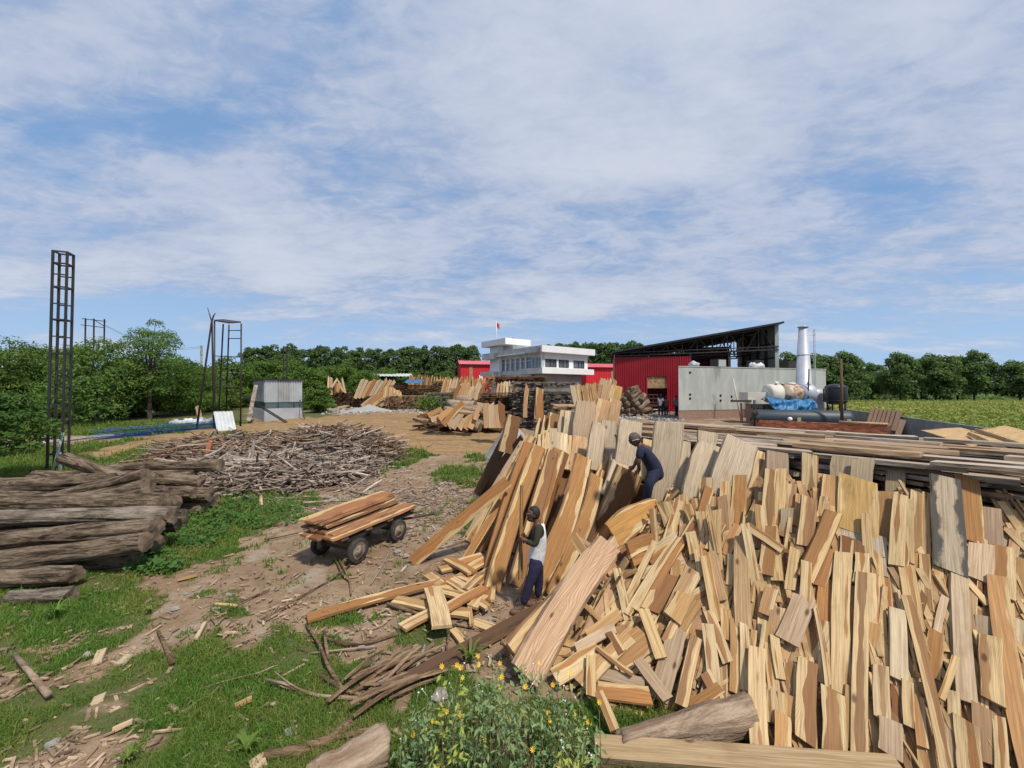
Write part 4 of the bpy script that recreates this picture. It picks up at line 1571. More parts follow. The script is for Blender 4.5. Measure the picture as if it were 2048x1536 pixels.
def pole_frame():
    D = 58
    e = empty("power_pole_frame", gx(188, D), "grey three legged power pole frame with cross bars rising behind the trees", "power pole")
    Z = lambda py: CAMZ + (779 - py) * D / F
    for px, py in ((169, 636), (186, 637), (207, 638)):
        p = gx(px, D)
        beam("pole", p, Vector((p.x, D, Z(py))), .13, .13, M['navy_steel'], e)
    for py, a, b in ((637.5, 165, 212), (650, 163, 210)):
        p, q_ = gx(a, D), gx(b, D)
        beam("crossbar", Vector((p.x, D - .2, Z(py))), Vector((q_.x, D - .2, Z(py) - .4)), .10, .10, M['navy_steel'], e)
    p, q_ = gx(187, D), gx(209, D)
    beam("brace", Vector((p.x, D - .25, Z(638))), Vector((q_.x, D - .25, Z(652))), .07, .07, M['navy_steel'], e)
    # wires to a further pole
    g = gx(402, 66)
    pole = tube("distant_pole", [g, Vector((g.x, 66, CAMZ + (779 - 691) * 66 / F))], .16, M['stack_grey'], None, 8)
    tag(pole, "single grey power pole far behind the trees by the water stand", "power pole")
    for i, py in enumerate((650, 652)):
        a = Vector((gx(209, D).x, D, Z(py)))
        b = Vector((g.x, 66, CAMZ + (779 - 693 - 3 * i) * 66 / F))
        pts = [a.lerp(b, t) - UPV * 3.0 * math.sin(math.pi * t) * .5 for t in np.linspace(0, 1, 10)]
        tag(tube("wire", pts, 0.02, M['black'], None, 4), "thin sagging power wire strung from the pole frame to the single pole", "wire", "power wires")


pole_frame()


# ---------- boiler plant
def boiler_plant():
    # low brick wall, brick by brick
    A, B = at(1505, 853, 30.2), at(1781, 862, 25.5)
    A.z = B.z = 0
    top = 1.28
    u = (B - A).normalized()
    W = (B - A).length
    fr = Frame(A, u)
    e = empty("brick_wall", A, "low unplastered red brick wall in front of the black tank", "wall")
    fr.box("mortar_core", 0.01, W - .01, 0.012, 0.228, -0.2, top - .012, M['mortar'], e)
    bw, bh = 0.30, 0.088
    me = boxes("brick", [((0, 0, 0), (bw - .014, 0.11, bh - .013), None)])
    me.materials.append(M['brick'])
    nz = 8
    for r_ in range(nz):
        z = top - bh * (r_ + .5)
        off = -0.15 if r_ % 2 else 0.0
        for i in range(int(W / bw) + 2):
            a = off + i * bw + bw / 2
            if a < 0.12 or a > W - 0.12:
                continue
            o = bpy.data.objects.new("brick", me)
            COL.objects.link(o)
            o.parent = e
            loc = fr.p(a + rnd.uniform(-.005, .005), 0.05 + rnd.uniform(-.006, .006), z) - e.location
            o.matrix_local = Matrix.Translation(loc) @ Matrix(fr.ax).transposed().to_4x4()
    fr.box("wall_end", W - .02, W + .03, 0.0, .24, -.2, top, M['brick_far'], e)
    # small things standing on the wall
    p = at(1588, 838, fr.p(2.2, .1, 0).y)
    p = fr.p(2.35, 0.12, top)
    lampo = empty("globe_lamp", p, "round white ball standing on the low brick wall", "globe")
    lathe("globe", [(0.03, 0.02), (.12, .06), (.16, .16), (.12, .26), (.03, .30)], p, (0, 0, 1), M['white'], lampo, 16)
    lathe("base", [(0.06, 0), (.06, .03)], p, (0, 0, 1), M['grey_floor'], lampo, 12)
    for a, lab in ((2.8, "pale yellow block standing on the low brick wall beside the white ball"), (5.55, "pale yellow block at the foot of the wooden post on the low brick wall")):
        o = fr.box("yellow_block", a, a + .20, .03, .2, top, top + .27, M['paper_yellow'], None)
        tag(o, lab, "block", "yellow blocks on the brick wall")
    tag(tube("pipe", [fr.p(5.1, .05, top + .10), fr.p(W - .1, .0, top + .06)], .08, M['cut_pale'], None, 8), "long pale pipe lying along the top of the low brick wall", "pipe")
    # long dark tank
    c0, c1 = at(1502, 838, 31.0), at(1706, 852, 29.0)
    c0.z = c1.z = 1.38
    ax = (c1 - c0)
    L = ax.length
    t = empty("long_tank", c0, "long dark blue grey tank lying on its side behind the low brick wall", "tank")
    lathe("shell", [(0.02, -.02), (.35, .02), (.58, .16), (.66, .4), (.66, L - .4), (.58, L - .16), (.35, L - .02), (.02, L + .02)], c0, ax, M['tank'], t, 28)
    for s in (.2, .75):
        q_ = c0.lerp(c1, s)
        wall_box("cradle", q_ - UPV * .62, (.3, 1.1, .9), axes_from(ax), M['brick_far'], t)
    # valve gear at its end
    v = empty("valve_stand", at(1518, 850, 29.8), "black valve gear with handwheels at the end of the long tank", "valve")
    P = lambda px, py, y=29.6: at(px, py, y)
    tube("pipe", [P(1509, 858), P(1509, 800)], .09, M['black'], v, 8)
    tube("pipe", [P(1500, 838), P(1517, 838)], .07, M['black'], v, 8)
    tube("pipe", [P(1515, 845), P(1515, 815)], .06, M['black'], v, 8)
    wall_box("bracket", P(1513, 812), (0.75, .2, .32), None, M['black'], v)
    wall_box("beam", P(1482, 802, 30.2), (1.5, .2, .16), None, M['iron'], v)
    for px, py in ((1509, 826), (1516, 836)):
        lathe("handwheel", [(.16, 0), (.2, .02), (.16, .05)], P(px, py, 29.4), (0, -1, 0), M['black'], v, 14)
    # boiler on brick pillars
    b0, b1 = at(1534, 787, 31.9), at(1622, 788, 31.9)
    L = (b1 - b0).length
    bo = empty("boiler", b0 - UPV * 2.2, "white and rusty horizontal boiler drum above a blue tarpaulin", "boiler")
    lathe("shell_end", [(.02, -.12), (.45, -.08), (.72, .0), (.76, .1), (.76, .95)], b0, (1, 0, 0), M['boiler_white'], bo, 28)
    lathe("shell_middle", [(.74, .96), (.74, 2.5)], b0, (1, 0, 0), M['rust'], bo, 28)
    lathe("shell_end", [(.77, 2.51), (.77, L - .1), (.70, L), (.45, L + .12), (.02, L + .16)], b0, (1, 0, 0), M['silver'], bo, 28)
    lathe("manhole", [(.34, 0), (.34, .12), (.30, .16), (.05, .2)], b0 + Vector((1.95, 0, .70)), (0, 0, 1), M['boiler_white'], bo, 18)
    for x, z, m in ((.62, .86, 'boiler_white'), (1.12, .82, 'rust'), (1.35, .60, 'rust'), (3.2, .80, 'rust'), (1.1, .45, 'rust')):
        q_ = b0 + Vector((x, -.25, z))
        lathe("flange", [(.05, -.25), (.05, 0), (.16, .0), (.16, .05), (.05, .06)], q_, (0, -.6, .8), M[m], bo, 14)
    wall_box("feed_box", at(1510, 792, 32.3), (1.9, 1.2, .62), None, M['boiler_white'], bo)
    for px in (1510, 1537, 1615):
        g = at(px, 815, 32.2)
        wall_box("brick_pillar", Vector((g.x, 32.3, 1.55)), (.8, 1.0, 1.7), None, M['brick_far'], bo)
    # tarpaulin draped in front
    vs, fs = [], []
    nx, nz_ = 36, 12
    p0, p1 = at(1534, 794, 31.0), at(1624, 797, 31.0)
    for i in range(nx + 1):
        s = i / nx
        for j in range(nz_ + 1):
            r_ = j / nz_
            drop = 1.02 - .18 * math.cos(s * 6.28) + .10 * math.sin(s * 17)
            sag = .16 * math.sin(s * math.pi)
            dy = -.45 * math.sin(r_ * 1.5) + .14 * math.sin(s * 26 + r_ * 5) * r_ + .07 * math.sin(s * 47 + 3 * r_) + .08 * math.sin(r_ * 9 + s * 8)
            vs.append(p0.lerp(p1, s) + Vector((.05 * math.sin(r_ * 8 + s * 9), dy + (0.55 if j == 0 else 0), -drop * r_ - sag * (1 - r_) * .6 + .05 * math.sin(s * 21))))
    for i in range(nx):
        for j in range(nz_):
            a = i * (nz_ + 1) + j
            fs.append((a, a + 1, a + nz_ + 2, a + nz_ + 1))
    o = put("tarpaulin", mesh("tarpaulin", vs, fs), M['tarp'], None, True)
    o.modifiers.new("thickness", 'SOLIDIFY').thickness = .02
    tag(o, "crumpled bright blue tarpaulin hanging beneath the boiler drum", "tarpaulin")
    # chimney
    g = Vector((at(1611, 800, 33.2).x, 33.4, .9))
    zt = CAMZ + (779 - 652) * 33.2 / F
    ch = empty("chimney", g, "tall tapered silver sheet metal chimney beside the kiln", "chimney")
    hh = zt - g.z
    lathe("lower_shell", [(.62, 0), (.59, 1.2), (.585, 3.0)], g, (0, 0, 1), M['silver'], ch, 28)
    lathe("middle_shell", [(.60, 3.003), (.585, 3.05), (.57, 3.06), (.46, 5.6)], g, (0, 0, 1), M['silver'], ch, 28)
    lathe("upper_shell", [(.475, 5.603), (.475, 5.66), (.455, 5.67), (.315, hh - .1)], g, (0, 0, 1), M['silver'], ch, 28)
    lathe("rim", [(.32, hh - .1), (.40, hh - .09), (.40, hh), (.30, hh), (.28, hh - .3)], g, (0, 0, 1), M['silver'], ch, 28)
    lathe("base_drum", [(.85, 0), (.85, 2.4), (.75, 2.6), (.62, 2.75)], g + Vector((.7, 0, 0)), (0, 0, 1), M['silver'], ch, 24)
    lx = g.x + .82
    for s in (0, .34):
        beam("ladder_rail", Vector((lx + s * .4, g.y - .3 + s, 2.5)), Vector((lx + s * .4 - .05, g.y - .3 + s, zt - .3)), .035, .035, M['galv'], ch)
    for i in range(14):
        z = 2.8 + i * .45
        beam("ladder_rung", Vector((lx, g.y - .3, z)), Vector((lx + .136, g.y + .04, z)), .025, .025, M['galv'], ch)
    for z in (4.4, 6.6, 8.2):
        beam("ladder_bracket", Vector((g.x + .4, g.y - .2, z)), Vector((lx + .05, g.y - .25, z)), .03, .03, M['galv'], ch)
    # vertical tank on legs
    g = Vector((at(1672, 800, 31.6).x, 31.6, .75))
    vt = empty("water_tank", g, "black upright water tank standing on thin legs beside the boiler", "tank")
    lathe("body", [(.05, 1.62), (.45, 1.66), (.70, 1.82), (.74, 1.95), (.74, 3.0), (.70, 3.12), (.40, 3.26), (.06, 3.30)], g, (0, 0, 1), M['tank_black'], vt, 28)
    for z in (1.95, 3.0):
        lathe("band", [(.745, z - .03), (.765, z), (.745, z + .03)], g, (0, 0, 1), M['tank_black'], vt, 28)
    for a in range(4):
        x, y = .6 * math.cos(a * 1.57 + .5), .6 * math.sin(a * 1.57 + .5)
        beam("leg", g + Vector((x, y, -.1)), g + Vector((x, y, 1.95)), .08, .08, M['tank_black'], vt)
    pz = [g + Vector((-.7, -.2, 2.9)), g + Vector((-1.15, -.2, 2.9)), g + Vector((-1.15, -.2, 1.9)), g + Vector((-.5, -.2, 1.9))]
    tube("feed_pipe", pz, .05, M['tank_black'], vt, 8)
    tube("valve_pipe", [g + Vector((-.75, -.2, 1.6)), g + Vector((-.75, -.2, .7))], .06, M['tank_black'], vt, 8)
    for z in (.8, 1.1, 1.4):
        lathe("valve_wheel", [(.12, 0), (.14, .03), (.12, .06)], g + Vector((-.78, -.3, z)), (0, -1, 0), M['tank_black'], vt, 12)
    # posts and stays
    g0, g1 = at(1684, 846, 28.2), at(1682, 718, 28.2)
    tag(tube("wooden_post", [g0, g1], [.10, .075], M['stick_brown'], None, 8), "weathered wooden post standing in front of the black water tank", "post")
    g0, g1 = at(1483, 845, 33.6), at(1466, 757, 34.6)
    tag(tube("wooden_pole", [g0, g1], .06, M['stick'], None, 6), "thin pale pole leaning on the grey kiln wall", "pole")
    tag(beam("white_post", at(1484, 842, 33.2), at(1482, 806, 33.2), .12, .12, M['cut_pale']), "short whitish post at the kiln wall beside the leaning pole", "post")
    tag(tube("wooden_pole", [at(1657, 800, 31), at(1616, 0 + 735, 33)][:1] + [at(1618, 736, 32.4)], .05, M['stick_brown'], None, 6) if False else tube("steel_rod", [at(1616, 800, 31.2), at(1618, 738, 31.2)], .05, M['iron'], None, 6), "thin rusty rod standing in front of the chimney", "rod")


boiler_plant()


# ---------- boundary wall
def boundary():
    pts = [Vector((33.5, 40)), Vector((31, 36)), Vector((26.6, 26.6)), Vector((21.9, 16.8)), Vector((17.3, 7.2))]
    e = empty("boundary_wall", (31, 36, 0), "long low grey concrete boundary wall in front of the crop field", "wall")
    L = 0
    for a, b in zip(pts[:-1], pts[1:]):
        d = (b - a)
        n = int(d.length / 3.4) + 1
        for i in range(n):
            p, q_ = a + d * (i / n), a + d * ((i + 1) / n)
            p3, q3 = Vector((p.x, p.y, 0)), Vector((q_.x, q_.y, 0))
            dd = (q3 - p3).normalized() * .012
            c = (p3 + q3) / 2 + UPV * .82
            wall_box("wall_panel", c, ((q3 - p3 - 2 * dd).length, .16, 1.84), axes_from(d.to_3d()), M['concrete_wall'], e)
    # dark boards leaning on it
    for i in range(7):
        x0, x1 = 1737 + i * 8.3, 1741 + i * 8.6
        a, b = at(x0, 848 + i * 2.3, 27.6 - i * .25), at(x1 + 6, 818 + i * .6, 28.6 - i * .25)
        board("leaning_board", a, b, .24, .06, 'b', "dark brown board in the row leaning on the boundary wall behind the brick wall", 'board', 'boards leaning on the boundary wall').color = (.16, .105, .075, 0)
    a, b = at(1795, 872, 24.6), at(1806, 840, 25.2)
    tag(board("leaning_board", a, b, .26, .08, 'b', "lone dark board leaning on the boundary wall apart from the row", 'board'), None).color = (.2, .13, .1, 0)
    # plywood sheets and pale battens lying at the foot of the wall
    SH = [((1888, 875), (1965, 868), 1.2, 'c', "pale plywood sheet lying tilted near the boundary wall"), ((2005, 880), (2075, 868), 1.5, 'c', "pale plywood sheet lying at the picture edge near the boundary wall")]
    for (x0, y0), (x1, y1), w, c, lab in SH:
        a, b = at(x0, y0, 14.0), at(x1, y1, 14.6)
        o = board("plywood_sheet", a, b, w, .02, 'c', lab, 'sheet', None, normal=(-.1, -.35, 1), seg=2, rough=0)
        o.color = (.52, .36, .18, 0)
    for (x0, y0), (x1, y1), lab in (((1938, 868), (2012, 900), "pale square batten sloping over the plywood sheet"), ((1952, 860), (2050, 893), "long pale batten sloping above the other near the boundary wall")):
        a, b = at(x0, y0, 14.2), at(x1, y1, 12.4)
        board("batten", a, b, .12, .1, 'c', lab, 'batten').color = (.5, .34, .18, .2)


boundary()


# ---------- roofing sheets and junk on the grass side
def junk():
    def sheet_pile(px0, py0, px1, py1, w, n, m, base, label, depthdir=(.3, .95)):
        a, b = gp(px0, py0), gp(px1, py1)
        d = Vector((*depthdir, 0)).normalized()
        for i in range(n):
            off = Vector((rnd.uniform(-.15, .15), rnd.uniform(-.1, .1), .05 + i * (.055 if m == 'white_sheet' else .10)))
            o = corrugated("roofing_sheet", a + off, (d * w), (b - a), .22, .035, M[m], None, .008)
            tag(o, label, "roofing sheet", base)
    sheet_pile(-40, 905, 168, 878, 3.2, 3, 'white_sheet', 'white roofing sheets', "long white corrugated sheet lying in the flat pile beside the lattice tower")
    sheet_pile(182, 880, 428, 860, 1.5, 7, 'blue_sheet', 'blue roofing sheets', "long blue corrugated sheet lying in the pile behind the grey sticks")
    a, b = gp(434, 863), gp(473, 862)
    t = at(427, 824, a.y + .8)
    o = corrugated("roofing_sheet", a + UPV * .02, b - a, t - a, .22, .035, M['white_sheet'], None, .008)
    tag(o, "white corrugated sheet leaning upright in front of the water stand", "roofing sheet")
    a2 = gp(452, 848)
    prop = tube("prop", [gp(452, 850), at(444, 826, gp(452, 850).y - .2)], .05, M['iron'], None, 6)
    tag(prop, "short dark prop behind the leaning white sheet", "prop")
    SK = [(352, 852, .40), (368, 850, .45), (385, 851, .42), (398, 848, .42), (376, 840, .40), (392, 838, .42), (360, 842, .36), (408, 846, .35), (412, 838, .38)]
    for i, (px, py, s) in enumerate(SK):
        g = gp(px, 849)
        z = at(px, py, g.y + .2 * (i % 3)).z
        p = Vector((g.x, g.y + .25 * (i % 3), max(g.z, z - .3)))
        tag(sack(p, s * .8, i * 1.7 + 1), "white plastic sack in the heap at the foot of the water stand", "sack", "white sacks by the water stand")
    for (x0, y0), (x1, y1), lab in (((345, 850), (345, 840), "grey wooden block beside the white sacks"), ((402, 846), (395, 812), "pale board stuck in the heap of white sacks")):
        g = gp(x0, y0)
        tag(beam("board", g, at(x1, y1, g.y + .4), .35, .08, M['stack_tan'], None, (0, -1, 0)), lab, "board")


junk()

# ================================================================== LOGS
def log_mesh(L, r0, r1, seed, seg=40, ring=18, knobs=1.0, bow=0.05):
    """log along +X, ridged bark, cut ends in the second material"""
    rr = random.Random(seed)
    ph = [rr.uniform(0, 6.28) for _ in range(8)]
    V, Fs, mi = [], [], []
    for i in range(ring + 1):
        t = i / ring
        r = r0 + (r1 - r0) * t
        r *= 1 + 0.06 * knobs * math.sin(t * 7 + ph[0]) + 0.04 * knobs * math.sin(t * 17 + ph[1])
        cy, cz = bow * math.sin(t * 3.1 + ph[2]) * L * .3, bow * .6 * math.sin(t * 2.6 + ph[3]) * L * .3
        for k in range(seg):
            a = 2 * math.pi * k / seg
            f = 1 + 0.06 * math.sin(a * 3 + ph[4] + t * 1.5) + 0.05 * math.sin(a * 9 + ph[5] + 1.6 * math.sin(t * 5)) + 0.04 * math.sin(a * 15 + 2 * math.sin(t * 7 + ph[6])) + rr.uniform(-.03, .03)
            ex = 0.03 * math.sin(a * 2 + ph[7]) * (1 if i in (0, ring) else 0)
            V.append((L * t + ex, cy + r * f * math.cos(a), cz + r * f * math.sin(a)))
    for i in range(ring):
        for k in range(seg):
            k2 = (k + 1) % seg
            Fs.append((i * seg + k, (i + 1) * seg + k, (i + 1) * seg + k2, i * seg + k2))
            mi.append(0)
    for i, rev in ((0, 0), (ring, 1)):
        c = len(V)
        q = [V[i * seg + k] for k in range(seg)]
        V.append((sum(v[0] for v in q) / seg + (0.01 if rev else -.01), sum(v[1] for v in q) / seg, sum(v[2] for v in q) / seg))
        for k in range(seg):
            k2 = (k + 1) % seg
            Fs.append((i * seg + k, i * seg + k2, c) if not rev else (i * seg + k2, i * seg + k, c))
            mi.append(1)
    me = mesh("log", V, Fs)
    me.polygons.foreach_set('material_index', mi)
    me.polygons.foreach_set('use_smooth', [m == 0 for m in mi])
    return me


def log(a, b, r0, r1, label, m='bark', cut='cut', group=None, seed=None, name="log", cat="log", **kw):
    a, b = Vector(a), Vector(b)
    sd = seed if seed is not None else rnd.randint(0, 9999)
    me = log_mesh((b - a).length, r0, r1, sd, **kw)
    me.materials.append(M[m])
    me.materials.append(M[cut])
    o = bpy.data.objects.new(name, me)
    COL.objects.link(o)
    n = Matrix.Rotation(sd * 1.3, 3, (b - a).normalized()) @ (b - a).orthogonal()
    place(o, a, b - a, n)
    return tag(o, label, cat, group)


G_LOG = "logs of the big log pile"
LOGS = [
    ((-90, 974, 10.6), (222, 962, 10.6), .23, .20, 'bark', "long dark log along the upper back of the log pile"),
    ((127, 917, 11.2), (262, 962, 10.9), .155, .17, 'bark', "short log with a knot hole jutting up from the top of the log pile"),
    ((215, 942, 12.2), (443, 928, 12.0), .17, .175, 'bark', "log at the top of the pile pointing towards the grey stick heap"),
    ((285, 957, 11.7), (402, 964, 11.5), .17, .165, 'bark', "log just below the topmost one towards the grey stick heap"),
    ((90, 1000, 9.9), (293, 950, 9.9), .15, .19, 'bark', "slanting log lying across the pile, upper of the two slanting ones"),
    ((150, 1006, 9.5), (298, 972, 9.55), .16, .19, 'bark', "slanting log across the pile, lower of the two slanting ones"),
    ((-80, 1004, 9.1), (327, 1008, 9.1), .20, .205, 'bark', "thick straight log under the two slanting ones"),
    ((270, 982, 10.6), (325, 980, 10.6), .12, .12, 'bark', "short log stub peeping out behind the slanting logs"),
    ((310, 988, 11.2), (389, 986, 11.0), .17, .165, 'bark', "log end low in the pile next to the weeds and grey sticks"),
    ((-80, 1041, 8.75), (346, 1033, 8.75), .17, .17, 'bark_grey', "greyish barked log in the middle of the pile face"),
    ((300, 1010, 9.5), (349, 1006, 9.4), .17, .17, 'bark', "short cut stub beside the end of the thick straight log"),
    ((-80, 1086, 8.15), (315, 1056, 8.25), .18, .20, 'bark', "long deeply furrowed log below the greyish one"),
    ((-80, 1130, 7.6), (293, 1084, 7.75), .185, .19, 'bark', "thick log resting at the front of the pile above the grass"),
    ((-80, 1162, 7.15), (152, 1147, 7.2), .15, .15, 'bark', "low log half sunk in grass at the front of the pile"),
    ((15, 1197, 6.72), (145, 1189, 6.75), .115, .125, 'bark_grey', "grey broken log lying alone in the tall grass before the pile"),
    ((-60, 1260, 6.2), (50, 1252, 6.2), .10, .10, 'bark_grey', "short grey log hidden in the grass at the picture edge"),
]
for i, ((x0, y0, d0), (x1, y1, d1), r0, r1, m, lab) in enumerate(LOGS):
    log(at(x0, y0, d0), at(x1, y1, d1), r0, r1, lab, m, 'cut', G_LOG, 50 + i, bow=0.03)
# the logs underneath that carry them
for i, (y, z, x1) in enumerate(((8.0, .12, -7.6), (8.75, .20, -7.6), (9.3, .2, -8.1), (9.9, .2, -8.3), (10.6, .2, -8.6), (11.3, .2, -8.4), (12.0, .2, -9.0), (9.2, .6, -8.1), (10.2, .65, -8.6), (11.2, .62, -8.6), (11.9, .6, -9.3), (10.9, .98, -9.6), (11.9, .95, -9.6))):
    log((-14.5, y, z), (x1 - .2 * (i % 3), y, z), .19, .2, "dark log deep inside the log pile carrying the upper ones", 'bark', 'cut', G_LOG, 90 + i, bow=.02)

log(gz(628, 1575, .17), gz(768, 1487, .17), .17, .15, "thick pale barked log lying at the bottom edge beside the yellow flowering bush", 'bark_pale', 'cut_pale', None, 131, bow=.05)
log(gz(1250, 1492, .13), gz(1490, 1418, .22), .10, .175, "thick curved pale log lying at the foot of the scrap heap", 'bark_pale', 'cut_pale', None, 133, bow=.12, name="log")

# ================================================================== HEAP OF GREY STICKS
def heap_z(x, y):
    """height of the stick heap above z = 0"""
    # two lobes in ground coordinates
    h = 0.0
    for cx, cy, rx, ry, hh in ((-10.0, 16.6, 4.2, 3.6, .80), (-9.2, 19.8, 3.4, 3.4, 1.55), (-14.2, 20.0, 3.9, 2.6, 1.15), (-8.0, 19.4, 2.0, 3.0, 1.30), (-12.3, 17.5, 3.0, 2.6, .9)):
        d = ((x - cx) / rx) ** 2 + ((y - cy) / ry) ** 2
        h = max(h, hh * max(0, 1 - d) ** 0.7)
    return h + H(x, y)


def stick_mesh(seed, L, w, t):
    rr = random.Random(seed)
    n = 5
    V, Fs = [], []
    c1, c2, p1 = rr.uniform(-.07, .07), rr.uniform(-.05, .05), rr.uniform(0, 6)
    for i in range(n + 1):
        s = i / n
        x = (s - .5) * L
        f = 1 - 0.35 * abs(2 * s - 1) ** 3 * rr.uniform(.3, 1.2)
        cy, cz = c1 * L * math.sin(s * 3.1 + p1), c2 * L * math.sin(s * 3.1)
        for a, b in ((-1, -1), (1, -1), (.75, 1), (-.75, 1)):
            V.append((x, cy + a * w / 2 * f, cz + b * t / 2 * f))
    for i in range(n):
        for k in range(4):
            k2 = (k + 1) % 4
            Fs.append((i * 4 + k, i * 4 + k2, (i + 1) * 4 + k2, (i + 1) * 4 + k))
    Fs += [(3, 2, 1, 0), (n * 4, n * 4 + 1, n * 4 + 2, n * 4 + 3)]
    return mesh("stick", V, Fs)


STICKS = []
for i in range(14):
    L = rnd.uniform(1.0, 2.5)
    me = stick_mesh(500 + i, L, rnd.uniform(.035, .09), rnd.uniform(.025, .05))
    me.materials.append(M['stick'] if i < 9 else M['stick_brown'])
    STICKS.append((me, L))


def heap_items(n, lift, seed):
    rr = random.Random(seed)
    out = []
    while len(out) < n:
        x, y = rr.uniform(-19, -4.8), rr.uniform(12.6, 23.6)
        h = heap_z(x, y)
        if h - H(x, y) < 0.02 and rr.random() > .12:
            continue
        # bias to what shows: front slopes
        yaw = rr.gauss(0.15, 0.75) if rr.random() < .7 else rr.uniform(0, 3.14)
        out.append((x, y, h + rr.uniform(lift[0], lift[1]), yaw, rr.gauss(0, .22)))
    return out


# core and the countless lower sticks, joined
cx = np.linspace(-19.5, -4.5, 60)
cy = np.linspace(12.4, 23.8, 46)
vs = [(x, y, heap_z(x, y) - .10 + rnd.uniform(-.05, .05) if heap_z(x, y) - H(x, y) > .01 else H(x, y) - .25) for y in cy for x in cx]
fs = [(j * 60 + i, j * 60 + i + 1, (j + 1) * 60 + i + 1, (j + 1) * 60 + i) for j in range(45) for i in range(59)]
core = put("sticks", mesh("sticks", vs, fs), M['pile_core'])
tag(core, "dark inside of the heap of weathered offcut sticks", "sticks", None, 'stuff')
items = []
for x, y, z, yaw, pit in heap_items(3600, (-.12, .08), 61):
    L = rnd.uniform(.5, 2.1)
    d = Vector((math.cos(yaw), math.sin(yaw), math.tan(pit)))
    items.append((Vector((x, y, z)), (L, rnd.uniform(.025, .075), rnd.uniform(.02, .045)), axes_from(d, (rnd.gauss(0, .4), rnd.gauss(0, .4), 1))))
back = [q for q in items if q[0].y > 18.2 + .35 * (q[0].x + 9)]
items = [q for q in items if q[0].y <= 18.2 + .35 * (q[0].x + 9)]
tag(put("sticks", boxes("sticks", back), M['stick_back']), "tangled mass of brown barky sticks on the road side of the heap", "sticks", None, 'stuff')
tag(put("sticks", boxes("sticks", items), M['stick_mix']), "tangled mass of weathered sticks and slab offcuts filling the heap", "sticks", None, 'stuff')
for i, (x, y, z, yaw, pit) in enumerate(heap_items(270, (.03, .15), 62)):
    front = y < 16.5 + (x + 10) * .2 and x > -14
    me, L = STICKS[i % 9] if front or i % 3 else STICKS[9 + i % 5]
    o = bpy.data.objects.new("stick", me)
    COL.objects.link(o)
    d = Vector((math.cos(yaw), math.sin(yaw), math.tan(pit)))
    place(o, (x, y, z), d, (rnd.gauss(0, .3), rnd.gauss(0, .3), 1))
    if me.materials[0] == M['stick']:
        tag(o, "pale weathered stick lying loose on top of the grey stick heap", "stick", "loose pale sticks on the heap")
    else:
        tag(o, "brown barky stick lying loose on top of the grey stick heap", "stick", "loose brown sticks on the heap")
for (x0, y0, d0), (x1, y1, d1), w, lab, m in (
        ((790, 985, 13.5), (690, 1010, 13.4), .07, "long grey stick sliding off the front of the stick heap", 'stick'),
        ((815, 975, 14), (735, 1018, 12.6), .05, "thin grey pole at the foot of the stick heap behind the loaded cart", 'stick'),
        ((523, 1020, 11.9), (522, 992, 12.2), .10, "short pale stump of wood standing in the grass before the stick heap", 'cut_pale'),
        ((415, 905, 16.8), (422, 882, 16.8), .20, "reddish upright board stuck in the stick heap", 'brick'),
        ((502, 935, 15.6), (508, 880, 16.2), .14, "broken grey board standing up out of the stick heap", 'stick'),
        ((495, 925, 15.9), (545, 905, 16.0), .16, "split grey board lying across the top of the stick heap", 'stick'),
        ((320, 905, 18.0), (448, 872, 18.6), .12, "long brown pole lying on the brown side of the stick heap", 'stick_brown'),
        ((611, 860, 22), (609, 848, 22), .08, "short brown stake standing behind the stick heap", 'stick_brown')):
    a, b = at(x0, y0, d0), at(x1, y1, d1)
    tag(tube("stick", [a, (a + b) / 2 + Vector((0, 0, .02)), b], [w / 2, w / 2, w * .4], M[m], None, 6, False), lab, "stick")

